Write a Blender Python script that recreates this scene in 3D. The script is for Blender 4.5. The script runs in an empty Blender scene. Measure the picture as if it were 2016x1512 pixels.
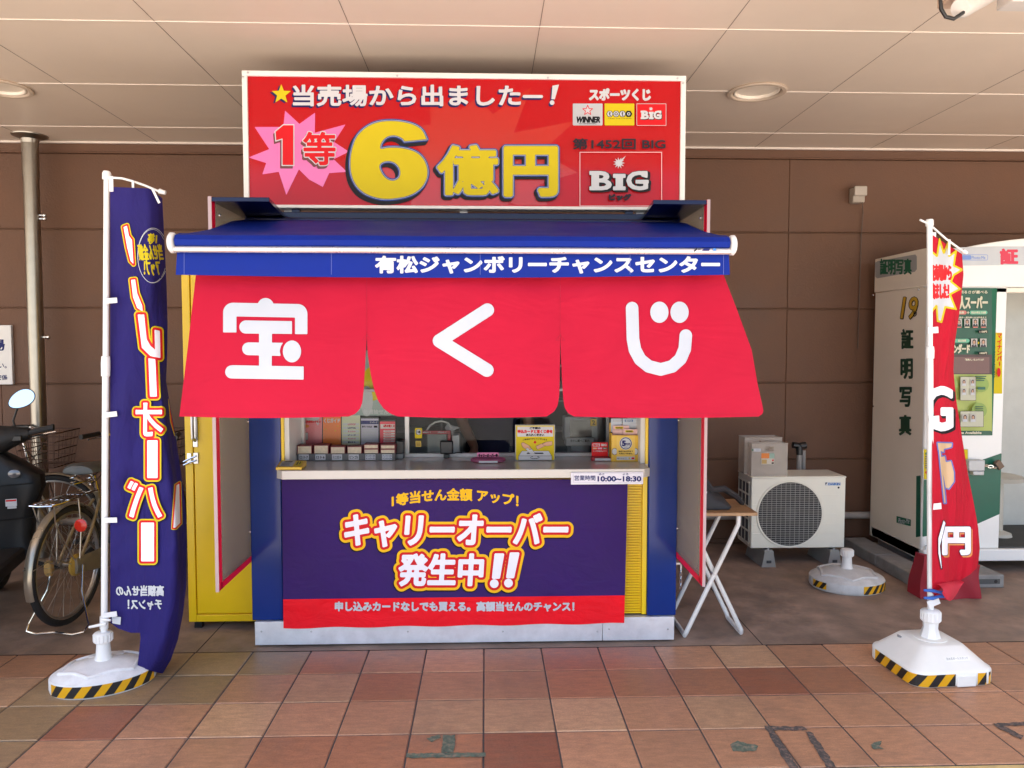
import bpy, math, random
import numpy as np
from mathutils import Vector, Matrix, Euler
random.seed(7)
R = math.radians
scene = bpy.context.scene
COL = scene.collection

# ------------------------------------------------------------------ camera, sky, sun
F_PX, CX, CY = 1510.0, 1008.0, 756.0
cam_d = bpy.data.cameras.new('camera'); cam = bpy.data.objects.new('camera', cam_d); COL.objects.link(cam)
cam.location = (0, 0, 1.6)
cam.rotation_euler = (R(90 - 2.95), 0, R(-1.95))
cam_d.sensor_width = 36; cam_d.lens = 36 * F_PX / 2016
cam_d.clip_start = .05; cam_d.clip_end = 2000
scene.camera = cam
SUN_EL, SUN_AZ = R(62), R(258)      # azimuth measured from +y clockwise: behind the camera, a little to the left
sv = Vector((math.sin(SUN_AZ) * math.cos(SUN_EL), math.cos(SUN_AZ) * math.cos(SUN_EL), math.sin(SUN_EL)))
w = bpy.data.worlds.new('World'); scene.world = w; w.use_nodes = True
nt = w.node_tree; bg = nt.nodes['Background']
sky = nt.nodes.new('ShaderNodeTexSky'); sky.sky_type = 'NISHITA'; sky.sun_disc = False
sky.sun_elevation = SUN_EL; sky.sun_rotation = SUN_AZ; sky.air_density = 1.0; sky.dust_density = 2.5; sky.ozone_density = 1.0
nt.links.new(sky.outputs[0], bg.inputs[0]); bg.inputs[1].default_value = .115
sd = bpy.data.lights.new('sun', 'SUN'); sd.energy = 5.0; sd.angle = R(.53); sd.color = (1, .95, .88)
so = bpy.data.objects.new('sun', sd); COL.objects.link(so); so.location = sv * 50
so.rotation_euler = sv.to_track_quat('Z', 'Y').to_euler()
vs = scene.view_settings; vs.view_transform = 'Standard'; vs.look = 'None'; vs.exposure = 2.27; vs.gamma = 1
scene.cycles.max_bounces = 10; scene.cycles.diffuse_bounces = 6; scene.cycles.transparent_max_bounces = 12
scene.cycles.caustics_reflective = False; scene.cycles.caustics_refractive = False
scene.cycles.use_denoising = True

CAM_R = cam.rotation_euler.to_matrix()
def ray(px, py):
    return CAM_R @ Vector(((px - CX) / F_PX, -(py - CY) / F_PX, -1))
def P(px, py, D):                   # the point of the plane y = D behind a photo pixel
    d = ray(px, py); return Vector((0, 0, 1.6)) + d * (D / d.y)
def G(px, py, z=0.0):               # the point of the level z behind a photo pixel
    d = ray(px, py); return Vector((0, 0, 1.6)) + d * ((z - 1.6) / d.z)
def X(px, py, D): return P(px, py, D).x
def Z(px, py, D): return P(px, py, D).z

# ------------------------------------------------------------------ materials
def c(r, g, b):
    f = lambda u: (u / 255 / 12.92) if u / 255 <= .04045 else ((u / 255 + .055) / 1.055) ** 2.4
    return (f(r), f(g), f(b))
MATS = {}
def mat(name, rgb, rough=.5, metal=0., var=.08, scale=5., bump=0., bscale=300., spec=.5, coat=0., transl=0., dirt=0., dirtcol=(.05, .045, .04), dscale=2.5, rvar=.1, wr=None):
    if name in MATS: return MATS[name]
    m = bpy.data.materials.new(name); m.use_nodes = True; MATS[name] = m
    n = m.node_tree.nodes; l = m.node_tree.links; b = n['Principled BSDF']
    tc = n.new('ShaderNodeTexCoord')
    no = n.new('ShaderNodeTexNoise'); no.inputs['Scale'].default_value = scale; no.inputs['Detail'].default_value = 5; no.inputs['Roughness'].default_value = .6
    l.new(tc.outputs['Object'], no.inputs['Vector'])
    mr = n.new('ShaderNodeMapRange'); mr.inputs[1].default_value = .3; mr.inputs[2].default_value = .7
    mr.inputs[3].default_value = 1 - var; mr.inputs[4].default_value = 1 + var
    l.new(no.outputs['Fac'], mr.inputs[0])
    hv = n.new('ShaderNodeHueSaturation'); hv.inputs['Color'].default_value = (*rgb, 1)
    l.new(mr.outputs[0], hv.inputs['Value'])
    col = hv.outputs[0]
    if dirt > 0:
        n2 = n.new('ShaderNodeTexNoise'); n2.inputs['Scale'].default_value = dscale; n2.inputs['Detail'].default_value = 8; n2.inputs['Roughness'].default_value = .7
        l.new(tc.outputs['Object'], n2.inputs['Vector'])
        m2 = n.new('ShaderNodeMapRange'); m2.inputs[1].default_value = .5; m2.inputs[2].default_value = .75; m2.inputs[3].default_value = 0; m2.inputs[4].default_value = dirt
        l.new(n2.outputs['Fac'], m2.inputs[0])
        mx = n.new('ShaderNodeMix'); mx.data_type = 'RGBA'; l.new(m2.outputs[0], mx.inputs[0]); l.new(col, mx.inputs[6]); mx.inputs[7].default_value = (*dirtcol, 1)
        col = mx.outputs[2]
    l.new(col, b.inputs['Base Color'])
    b.inputs['Metallic'].default_value = metal; b.inputs['Specular IOR Level'].default_value = spec
    b.inputs['Coat Weight'].default_value = coat; b.inputs['Coat Roughness'].default_value = .05
    mr2 = n.new('ShaderNodeMapRange'); mr2.inputs[1].default_value = .3; mr2.inputs[2].default_value = .7
    mr2.inputs[3].default_value = max(.02, rough * (1 - rvar)); mr2.inputs[4].default_value = min(1, rough * (1 + rvar))
    l.new(no.outputs['Fac'], mr2.inputs[0]); l.new(mr2.outputs[0], b.inputs['Roughness'])
    if bump > 0:
        n3 = n.new('ShaderNodeTexNoise'); n3.inputs['Scale'].default_value = bscale; n3.inputs['Detail'].default_value = 4
        l.new(tc.outputs['Object'], n3.inputs['Vector'])
        bp = n.new('ShaderNodeBump'); bp.inputs['Strength'].default_value = bump; bp.inputs['Distance'].default_value = .004
        l.new(n3.outputs['Fac'], bp.inputs['Height']); l.new(bp.outputs[0], b.inputs['Normal'])
    if wr:                          # soft creases: a stretched, distorted noise as a second bump
        mpw = n.new('ShaderNodeMapping'); mpw.inputs['Scale'].default_value = wr[2]; mpw.inputs['Rotation'].default_value = (.3, .5, .6)
        n4 = n.new('ShaderNodeTexNoise'); n4.inputs['Scale'].default_value = wr[1]; n4.inputs['Detail'].default_value = 3; n4.inputs['Distortion'].default_value = 1.2
        l.new(tc.outputs['Object'], mpw.inputs[0]); l.new(mpw.outputs[0], n4.inputs['Vector'])
        b4 = n.new('ShaderNodeBump'); b4.inputs['Strength'].default_value = wr[0]; b4.inputs['Distance'].default_value = .03; l.new(n4.outputs['Fac'], b4.inputs['Height'])
        if bump > 0: l.new(bp.outputs[0], b4.inputs['Normal'])
        l.new(b4.outputs[0], b.inputs['Normal'])
    if transl > 0:
        tr = n.new('ShaderNodeBsdfTranslucent'); l.new(col, tr.inputs[0]); ms = n.new('ShaderNodeMixShader'); ms.inputs[0].default_value = transl
        l.new(b.outputs[0], ms.inputs[1]); l.new(tr.outputs[0], ms.inputs[2]); l.new(ms.outputs[0], n['Material Output'].inputs[0])
    return m
def glass(name, tint=(.9, .95, .93), rough=.0, gloss=1.0, clear=None):
    if name in MATS: return MATS[name]
    m = bpy.data.materials.new(name); m.use_nodes = True; MATS[name] = m
    n = m.node_tree.nodes; l = m.node_tree.links; n.remove(n['Principled BSDF'])
    t = n.new('ShaderNodeBsdfTransparent'); t.inputs[0].default_value = (*tint, 1)
    g = n.new('ShaderNodeBsdfGlossy'); g.inputs['Roughness'].default_value = rough
    f = n.new('ShaderNodeFresnel'); f.inputs[0].default_value = 1.5
    k = n.new('ShaderNodeMath'); k.operation = 'MULTIPLY'; k.inputs[1].default_value = gloss; l.new(f.outputs[0], k.inputs[0])
    ms = n.new('ShaderNodeMixShader'); l.new(k.outputs[0], ms.inputs[0]); l.new(t.outputs[0], ms.inputs[1]); l.new(g.outputs[0], ms.inputs[2])
    last = ms.outputs[0]
    if clear is not None:           # frosted plastic: some of the light is scattered by the sheet itself
        d = n.new('ShaderNodeBsdfDiffuse'); d.inputs[0].default_value = (*clear[0], 1)
        tl = n.new('ShaderNodeBsdfTranslucent'); tl.inputs[0].default_value = (*clear[0], 1)
        m0 = n.new('ShaderNodeMixShader'); m0.inputs[0].default_value = .45; l.new(d.outputs[0], m0.inputs[1]); l.new(tl.outputs[0], m0.inputs[2])
        m1 = n.new('ShaderNodeMixShader'); m1.inputs[0].default_value = clear[1]; l.new(last, m1.inputs[1]); l.new(m0.outputs[0], m1.inputs[2]); last = m1.outputs[0]
    l.new(last, n['Material Output'].inputs[0])
    return m

W_ = mat('white_print', (.54, .56, .59), .45, var=.02, spec=.15)
K_ = mat('black_print', (.012, .012, .015), .5, var=.05, spec=.1)
RED_ = mat('red_print', (.62, .012, .018), .4, var=.03, spec=.15)
YEL_ = mat('yellow_print', (.60, .48, .014), .45, var=.03, spec=.15)
NAVY_ = mat('navy_print', (.02, .025, .13), .45, var=.04, spec=.15)
GREY_ = mat('grey_print', (.45, .47, .5), .45, var=.04)
PINK_ = mat('pink_print', (.75, .22, .42), .45, var=.04)
GRN_ = mat('green_print', (.02, .13, .07), .4, var=.04, spec=.15)
ORG_ = mat('orange_print', (.75, .22, .03), .45, var=.04)
SKIN_P = mat('skin_print', (.62, .36, .22), .5)
MET = mat('galvanised_metal', (.55, .56, .58), .32, 1., var=.06, scale=9)
CHROME = mat('chrome', (.7, .7, .7), .12, 1., var=.03)
STEEL = mat('stainless_pipe', (.34, .31, .26), .32, 1., var=.08, scale=12)
WPLAS = mat('white_plastic', (.78, .78, .76), .38, var=.03, scale=20)
WPAINT = mat('white_paint', (.76, .75, .72), .4, var=.03)
BLK = mat('black_plastic', (.012, .012, .013), .35, var=.1)
RUB = mat('rubber', (.015, .015, .016), .75, var=.15)

# ------------------------------------------------------------------ mesh helpers
WT = {}
def tag(o, label=None, cat=None, group=None, kind=None):
    if label: o['label'] = label
    if cat: o['category'] = cat
    if group: o['group'] = group
    if kind: o['kind'] = kind
    return o
def thing(name, loc, label, cat, group=None):
    o = bpy.data.objects.new(name, None); COL.objects.link(o); o.location = loc; o.empty_display_size = .1
    WT[o] = Vector(loc); return tag(o, label, cat, group)
class MB:
    def __init__(s): s.v = []; s.f = []; s.m = []; s.mats = []
    def mi(s, m):
        if m not in s.mats: s.mats.append(m)
        return s.mats.index(m)
    def add(s, vs, fs, m):
        b = len(s.v); s.v += [tuple(v) for v in vs]; k = s.mi(m)
        for f in fs: s.f.append(tuple(b + i for i in f)); s.m.append(k)
        return s
    def box(s, x0, x1, y0, y1, z0, z1, m):
        v = [(x, y, z) for z in (z0, z1) for y in (y0, y1) for x in (x0, x1)]
        return s.add(v, [(0, 2, 3, 1), (4, 5, 7, 6), (0, 1, 5, 4), (2, 6, 7, 3), (0, 4, 6, 2), (1, 3, 7, 5)], m)
    def obox(s, M4, sx, sy, sz, m):
        v = [M4 @ Vector((x * sx / 2, y * sy / 2, z * sz / 2)) for z in (-1, 1) for y in (-1, 1) for x in (-1, 1)]
        return s.add(v, [(0, 2, 3, 1), (4, 5, 7, 6), (0, 1, 5, 4), (2, 6, 7, 3), (0, 4, 6, 2), (1, 3, 7, 5)], m)
    def tube(s, pts, r, m, n=10, closed=False):
        pts = [Vector(p) for p in pts]; N = len(pts); rr = r if isinstance(r, (list, tuple)) else [r] * N
        rings = []; up = None
        for i, p in enumerate(pts):
            if closed: t = (pts[(i + 1) % N] - pts[i - 1]).normalized()
            else: t = (pts[min(i + 1, N - 1)] - pts[max(i - 1, 0)]).normalized()
            if up is None:
                a = Vector((0, 0, 1)) if abs(t.z) < .9 else Vector((1, 0, 0)); up = (a - t * a.dot(t)).normalized()
            else: up = (up - t * up.dot(t)).normalized()
            sd_ = t.cross(up); rings.append([p + (up * math.cos(2 * math.pi * k / n) + sd_ * math.sin(2 * math.pi * k / n)) * rr[i] for k in range(n)])
        v = [q for rg in rings for q in rg]; f = []
        for i in range(N if closed else N - 1):
            j = (i + 1) % N
            for k in range(n): f.append((i * n + k, i * n + (k + 1) % n, j * n + (k + 1) % n, j * n + k))
        if not closed: f += [tuple(range(n))[::-1], tuple((N - 1) * n + k for k in range(n))]
        return s.add(v, f, m)
    def lathe(s, prof, ctr, m, n=32, sx=1., sy=1., rot=0., axis=None):
        ctr = Vector(ctr); Q = Matrix.Rotation(rot, 3, 'Z'); A = axis if axis is not None else Matrix.Identity(3)
        v = []; f = []
        for (r, z) in prof:
            for k in range(n):
                a = 2 * math.pi * k / n; v.append(ctr + A @ (Q @ Vector((r * sx * math.cos(a), r * sy * math.sin(a), z))))
        for i in range(len(prof) - 1):
            for k in range(n): f.append((i * n + k, i * n + (k + 1) % n, (i + 1) * n + (k + 1) % n, (i + 1) * n + k))
        ring_ = prof[0] == prof[-1]
        if prof[0][0] > 1e-6 and not ring_: f.append(tuple(range(n))[::-1])
        if prof[-1][0] > 1e-6 and not ring_: f.append(tuple((len(prof) - 1) * n + k for k in range(n)))
        return s.add(v, f, m)
    def ball(s, ctr, rx, ry, rz, m, n=16, k=10):
        return s.lathe([(math.sin(math.pi * i / k) * 1. + 1e-7, -math.cos(math.pi * i / k) * rz) for i in range(k + 1)], ctr, m, n, rx, ry)
    def prism(s, poly, o, ax, ay, az, m):   # polygon in the plane o + a*ax + b*ay, pushed along az
        o, ax, ay, az = Vector(o), Vector(ax), Vector(ay), Vector(az); n = len(poly)
        v = [o + ax * p[0] + ay * p[1] for p in poly]; v += [q + az for q in v]
        return s.add(v, [tuple(range(n)), tuple(range(2 * n - 1, n - 1, -1))] + [(i, i + n, (i + 1) % n + n, (i + 1) % n) for i in range(n)], m)
    def loft(s, rings, m, cap=True):
        n = len(rings[0]); v = [p for r in rings for p in r]; f = []
        for i in range(len(rings) - 1):
            for k in range(n): f.append((i * n + k, i * n + (k + 1) % n, (i + 1) * n + (k + 1) % n, (i + 1) * n + k))
        if cap: f += [tuple(range(n))[::-1], tuple((len(rings) - 1) * n + k for k in range(n))]
        return s.add(v, f, m)
    def grid(s, fn, nu, nv, m):
        v = [fn(i / nu, j / nv) for j in range(nv + 1) for i in range(nu + 1)]
        return s.add(v, [(j * (nu + 1) + i, j * (nu + 1) + i + 1, (j + 1) * (nu + 1) + i + 1, (j + 1) * (nu + 1) + i) for j in range(nv) for i in range(nu)], m)
    def each(s, name, parent, **kw):     # every loose piece becomes a part of its own
        par = list(range(len(s.v)))
        def find(i):
            while par[i] != i: par[i] = par[par[i]]; i = par[i]
            return i
        for f in s.f:
            for q in f[1:]: par[find(q)] = find(f[0])
        grp = {}
        for k, f in enumerate(s.f): grp.setdefault(find(f[0]), []).append(k)
        for ks in grp.values():
            m = MB(); idx = {}
            for k in ks:
                for q in s.f[k]:
                    if q not in idx: idx[q] = len(m.v); m.v.append(s.v[q])
                m.f.append(tuple(idx[q] for q in s.f[k])); m.m.append(m.mi(s.mats[s.m[k]]))
            m.build(name, parent, **kw)
    def build(s, name, parent=None, bevel=0., smooth=True, seg=2, fixn=True, angle=35):
        V = np.array(s.v, dtype=float).reshape(-1, 3)
        me = bpy.data.meshes.new(name)
        loc = Vector((0, 0, 0))
        if parent is None and len(V): loc = Vector(((V[:, 0].min() + V[:, 0].max()) / 2, (V[:, 1].min() + V[:, 1].max()) / 2, V[:, 2].min()))
        me.from_pydata([tuple(Vector(v) - loc) for v in s.v], [], s.f)
        for m in s.mats: me.materials.append(m)
        me.polygons.foreach_set('material_index', s.m)
        if fixn:
            import bmesh
            bm = bmesh.new(); bm.from_mesh(me); bmesh.ops.recalc_face_normals(bm, faces=bm.faces); bm.to_mesh(me); bm.free()
        if smooth:
            me.polygons.foreach_set('use_smooth', [True] * len(me.polygons)); me.set_sharp_from_angle(angle=R(angle))
        me.update()
        o = bpy.data.objects.new(name, me); COL.objects.link(o)
        if parent is not None:
            o.parent = parent; o.location = -WT[parent]; WT[o] = Vector((0, 0, 0))
        else: o.location = loc; WT[o] = loc
        if bevel > 0:
            b = o.modifiers.new('bevel', 'BEVEL'); b.width = bevel; b.segments = seg; b.limit_method = 'ANGLE'; b.angle_limit = R(40)
        return o
def copy_tree(o, parent=None):
    q = o.copy(); COL.objects.link(q)
    if parent is not None: q.parent = parent
    for ch in o.children: copy_tree(ch, q)
    WT[q] = WT.get(o, Vector((0, 0, 0))); return q

# ------------------------------------------------------------------ flat artwork: distance fields of glyphs and shapes turned into filled meshes
_tx = {}
def glyph_segs(body):
    if body in _tx: return _tx[body]
    cu = bpy.data.curves.new('t', 'FONT'); cu.body = body; cu.resolution_u = 3
    o = bpy.data.objects.new('t', cu); COL.objects.link(o); bpy.context.view_layer.update()
    me = o.to_mesh(); cnt = {}
    for p in me.polygons:
        for e in p.edge_keys: cnt[e] = cnt.get(e, 0) + 1
    V = [v.co for v in me.vertices]
    s = np.array([[V[a].x, V[a].y, V[b].x, V[b].y] for (a, b), n in cnt.items() if n == 1])
    o.to_mesh_clear(); bpy.data.objects.remove(o); bpy.data.curves.remove(cu)
    _tx[body] = s; return s
def T(body, x0, y0, x1, y1, flip=False, shear=0., arc=0., rot=0.):   # text fitted to a box (photo pixels, y down)
    s = glyph_segs(body).copy(); xs = s[:, [0, 2]]; ys = s[:, [1, 3]]
    u = (xs - xs.min()) / (xs.max() - xs.min()); v = (ys.max() - ys) / max(1e-6, ys.max() - ys.min())
    if flip: u = 1 - u
    if rot: u, v = 1 - v, u
    xx = x0 + u * (x1 - x0); yy = y0 + v * (y1 - y0)
    xx = xx + shear * (y1 - yy); yy = yy + arc * ((xx - (x0 + x1) / 2) / (x1 - x0) * 2) ** 2
    return ('seg', np.stack([xx[:, 0], yy[:, 0], xx[:, 1], yy[:, 1]], 1))
def PG(*pts):
    a = np.array(pts, float); return ('seg', np.concatenate([a, np.roll(a, -1, 0)], 1))
def EL(cx, cy, rx, ry=None, n=28):
    ry = ry or rx; return PG(*[(cx + rx * math.cos(2 * math.pi * k / n), cy + ry * math.sin(2 * math.pi * k / n)) for k in range(n)])
def RC(x0, y0, x1, y1, r=0.):
    if r <= 0: return PG((x0, y0), (x1, y0), (x1, y1), (x0, y1))
    p = []
    for cx_, cy_, a in ((x1 - r, y0 + r, -90), (x1 - r, y1 - r, 0), (x0 + r, y1 - r, 90), (x0 + r, y0 + r, 180)):
        p += [(cx_ + r * math.cos(R(a + t)), cy_ + r * math.sin(R(a + t))) for t in (0, 30, 60, 90)]
    return PG(*p)
def CAP(pts, r): return ('cap', np.array([[*pts[i], *pts[i + 1]] for i in range(len(pts) - 1)], float), r)
def STAR(cx, cy, ro, ri, n, a0=-90, sx=1., jit=0.):
    rnd = random.Random(int(cx * 7 + cy)); p = []
    for k in range(2 * n):
        r = (ro if k % 2 == 0 else ri) * (1 + jit * (rnd.random() - .5)); a = R(a0 + 180 * k / n); p.append((cx + r * sx * math.cos(a), cy + r * math.sin(a)))
    return PG(*p)
def _seg_dist(X_, Y_, s):
    ax, ay, bx, by = s; dx, dy = bx - ax, by - ay; L = dx * dx + dy * dy + 1e-12
    t = np.clip(((X_ - ax) * dx + (Y_ - ay) * dy) / L, 0, 1)
    return np.hypot(X_ - ax - t * dx, Y_ - ay - t * dy)
def field(shapes, cell, rmax):
    allv = np.concatenate([np.concatenate([sh[1][:, :2], sh[1][:, 2:]]) for sh in shapes])
    ex = max([sh[2] for sh in shapes if sh[0] == 'cap'] + [0]) + rmax + 2 * cell
    x0, y0 = allv.min(0) - ex; x1, y1 = allv.max(0) + ex
    gx = np.arange(x0, x1 + cell, cell); gy = np.arange(y0, y1 + cell, cell)
    out = np.full((len(gy), len(gx)), 1e3); big = rmax + 3 * cell
    for sh in shapes:
        d = np.full_like(out, 1e3); rad = sh[2] if sh[0] == 'cap' else 0; bw = big + rad
        for s in sh[1]:
            i0 = max(0, int((min(s[0], s[2]) - bw - x0) / cell)); i1 = min(len(gx), int((max(s[0], s[2]) + bw - x0) / cell) + 2)
            j0 = max(0, int((min(s[1], s[3]) - bw - y0) / cell)); j1 = min(len(gy), int((max(s[1], s[3]) + bw - y0) / cell) + 2)
            if i1 <= i0 or j1 <= j0: continue
            XX, YY = np.meshgrid(gx[i0:i1], gy[j0:j1]); d[j0:j1, i0:i1] = np.minimum(d[j0:j1, i0:i1], _seg_dist(XX, YY, s))
        if sh[0] == 'cap': d = d - rad
        else:
            S = sh[1]
            for j, y in enumerate(gy):
                k = (S[:, 1] > y) != (S[:, 3] > y)
                if not k.any(): continue
                q = S[k]; xc = np.sort(q[:, 0] + (y - q[:, 1]) / (q[:, 3] - q[:, 1]) * (q[:, 2] - q[:, 0]))
                ins = (np.searchsorted(xc, gx) % 2) == 1; d[j, ins] *= -1
        out = np.minimum(out, d)
    return gx, gy, out
def contour(gx, gy, f, run=10 ** 6):     # filled region f < 0
    V = []; idx = {}; F = []
    def vert(key, x, y):
        if key not in idx: idx[key] = len(V); V.append((x, y))
        return idx[key]
    ins = f < 0
    for j in range(len(gy) - 1):
        i = 0; row = ins[j]; row2 = ins[j + 1]; n = len(gx) - 1
        act = np.nonzero(row[:-1] | row[1:] | row2[:-1] | row2[1:])[0]
        full = row[:-1] & row[1:] & row2[:-1] & row2[1:]
        k = 0
        while k < len(act):
            i = int(act[k])
            if full[i]:
                e = i
                while e + 1 < n and full[e + 1] and e + 1 - i < run: e += 1
                F.append([vert((i, j), gx[i], gy[j]), vert((e + 1, j), gx[e + 1], gy[j]), vert((e + 1, j + 1), gx[e + 1], gy[j + 1]), vert((i, j + 1), gx[i], gy[j + 1])])
                k += e - i + 1; continue
            cs = [(i, j), (i + 1, j), (i + 1, j + 1), (i, j + 1)]; poly = []
            for q in range(4):
                a, b = cs[q], cs[(q + 1) % 4]; fa, fb = f[a[1], a[0]], f[b[1], b[0]]
                if fa < 0: poly.append(vert(a, gx[a[0]], gy[a[1]]))
                if (fa < 0) != (fb < 0):
                    t = fa / (fa - fb); key = ('e', min(a, b), max(a, b)); poly.append(vert(key, gx[a[0]] + t * (gx[b[0]] - gx[a[0]]), gy[a[1]] + t * (gy[b[1]] - gy[a[1]])))
            if len(poly) >= 3: F.append(poly)
            k += 1
    return V, F
class Art:
    def __init__(s, fn, off=.0012, step=.0005, curved=False, clip=None, run=4):
        s.fn = fn; s.mb = MB(); s.off = off; s.step = step; s.curved = curved; s.clip = clip; s.run = run
    def put(s, shapes, layers, cell=None):   # layers: (material, dilation in pixels, dx, dy) from the bottom up
        if isinstance(shapes, tuple): shapes = [shapes]
        if not isinstance(layers, list): layers = [(layers, 0.)]
        allv = np.concatenate([np.concatenate([sh[1][:, :2], sh[1][:, 2:]]) for sh in shapes]); ext = (allv.max(0) - allv.min(0)); h = min(ext) if min(ext) > 3 else max(ext)
        cell = cell or min(2.0, max(.3, h / 30))
        gx, gy, d = field(shapes, cell, max(l[1] for l in layers))
        for l in layers:
            dx, dy = (l[2], l[3]) if len(l) > 2 else (0, 0)
            ff = d - l[1]
            if s.clip is not None:
                XX, YY = np.meshgrid(gx + dx, gy + dy); ff = np.maximum(ff, s.clip(XX, YY))
            V, F = contour(gx, gy, ff, s.run if s.curved else 10 ** 6)
            if F: s.mb.add([s.fn(x + dx, y + dy, s.off) for x, y in V], F, l[0])
            s.off += s.step
        return s
    def build(s, name, parent): return s.mb.build(name, parent, smooth=False, fixn=False)
def plane_fn(D): return lambda px, py, off: P(px, py, D - off)
# ================================================================== SETTING
WALL_Y, CEIL_Z, EDGE_Y = 6.03, 3.13, 1.35
asph = mat('pale_asphalt', (.40, .36, .32), .9, var=.2, scale=30, bump=.5, bscale=200)
MB().add([(-150, -300, -.1), (150, -300, -.1), (150, 2.64, -.1), (-150, 2.64, -.1)], [(0, 1, 2, 3)], asph).build('road', smooth=False)['kind'] = 'structure'
kerbm = mat('yellow_kerb_paint', (.62, .47, .2), .7, var=.15, scale=12, dirt=.6)
MB().box(-60, 60, 2.64, 2.786, -.1, .0, kerbm).build('kerb', bevel=.01)['kind'] = 'structure'
# pavement: grout bed and fired clay tiles, every tile with its own tone
grout = mat('grout', (.085, .08, .078), .9, var=.2, scale=20)
MB().add([(-60, 2.786, -.004), (60, 2.786, -.004), (60, 3.965, -.004), (-60, 3.965, -.004)], [(0, 1, 2, 3)], grout).build('pavement_bed', smooth=False)['kind'] = 'structure'
tilem = bpy.data.materials.new('clay_tile'); tilem.use_nodes = True
n = tilem.node_tree.nodes; l = tilem.node_tree.links; b = n['Principled BSDF']
at_ = n.new('ShaderNodeVertexColor'); at_.layer_name = 'tone'
tc = n.new('ShaderNodeTexCoord'); no = n.new('ShaderNodeTexNoise'); no.inputs['Scale'].default_value = 14; no.inputs['Detail'].default_value = 12; no.inputs['Roughness'].default_value = .7
mp = n.new('ShaderNodeMapping'); mp.inputs['Scale'].default_value = (1, 3.2, 1); l.new(tc.outputs['Object'], mp.inputs[0]); l.new(mp.outputs[0], no.inputs['Vector'])
mr = n.new('ShaderNodeMapRange'); mr.inputs[1].default_value = .25; mr.inputs[2].default_value = .75; mr.inputs[3].default_value = .66; mr.inputs[4].default_value = 1.3
l.new(no.outputs['Fac'], mr.inputs[0])
hv = n.new('ShaderNodeHueSaturation'); l.new(at_.outputs[0], hv.inputs['Color']); l.new(mr.outputs[0], hv.inputs['Value'])
ds = n.new('ShaderNodeTexNoise'); ds.inputs['Scale'].default_value = 2.2; ds.inputs['Detail'].default_value = 10; ds.inputs['Roughness'].default_value = .75; l.new(tc.outputs['Object'], ds.inputs['Vector'])
dm = n.new('ShaderNodeMapRange'); dm.inputs[1].default_value = .5; dm.inputs[2].default_value = .72; dm.inputs[3].default_value = 0; dm.inputs[4].default_value = .55; l.new(ds.outputs['Fac'], dm.inputs[0])
mx = n.new('ShaderNodeMix'); mx.data_type = 'RGBA'; l.new(dm.outputs[0], mx.inputs[0]); l.new(hv.outputs[0], mx.inputs[6]); mx.inputs[7].default_value = (.20, .125, .085, 1)
sk = n.new('ShaderNodeTexNoise'); sk.inputs['Scale'].default_value = 170; sk.inputs['Detail'].default_value = 4; sk.inputs['Roughness'].default_value = .8; l.new(tc.outputs['Object'], sk.inputs['Vector'])
sm = n.new('ShaderNodeMapRange'); sm.inputs[1].default_value = .3; sm.inputs[2].default_value = .7; sm.inputs[3].default_value = .78; sm.inputs[4].default_value = 1.2; l.new(sk.outputs['Fac'], sm.inputs[0])
pit = n.new('ShaderNodeTexNoise'); pit.inputs['Scale'].default_value = 38; pit.inputs['Detail'].default_value = 6; pit.inputs['Roughness'].default_value = .75; l.new(tc.outputs['Object'], pit.inputs['Vector'])
pm = n.new('ShaderNodeMapRange'); pm.inputs[1].default_value = .62; pm.inputs[2].default_value = .74; pm.inputs[3].default_value = 1; pm.inputs[4].default_value = .55; l.new(pit.outputs['Fac'], pm.inputs[0])
mu = n.new('ShaderNodeMath'); mu.operation = 'MULTIPLY'; l.new(sm.outputs[0], mu.inputs[0]); l.new(pm.outputs[0], mu.inputs[1])
h2 = n.new('ShaderNodeHueSaturation'); h2.inputs['Saturation'].default_value = .95; l.new(mx.outputs[2], h2.inputs['Color']); l.new(mu.outputs[0], h2.inputs['Value'])
l.new(h2.outputs[0], b.inputs['Base Color'])
sp = n.new('ShaderNodeTexNoise'); sp.inputs['Scale'].default_value = 60; sp.inputs['Detail'].default_value = 3; l.new(tc.outputs['Object'], sp.inputs['Vector'])
rr = n.new('ShaderNodeMapRange'); rr.inputs[3].default_value = .28; rr.inputs[4].default_value = .62; l.new(no.outputs['Fac'], rr.inputs[0]); l.new(rr.outputs[0], b.inputs['Roughness'])
bp = n.new('ShaderNodeBump'); bp.inputs['Strength'].default_value = .35; bp.inputs['Distance'].default_value = .003; l.new(sp.outputs['Fac'], bp.inputs['Height']); l.new(bp.outputs[0], b.inputs['Normal'])
rnd = random.Random(3); tv = []; tf = []; tcol = []
rows = [2.786, 3.087, 3.386, 3.683, 3.965]
dark = {(1, 2), (4, 2), (7, 3), (-6, 1), (0, 0), (6, 3), (-2, 0)}
dark = {(0, 0): .45, (4, 2): .5, (7, 3): .55, (-6, 1): .6, (1, 3): .8, (2, 3): .9, (9, 1): .8, (-9, 2): .7}
stain = {(-5, 3), (-4, 3), (-5, 2), (-6, 2), (-7, 1), (-8, 1), (-7, 2), (-6, 3), (-8, 0), (-7, 0)}
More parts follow.
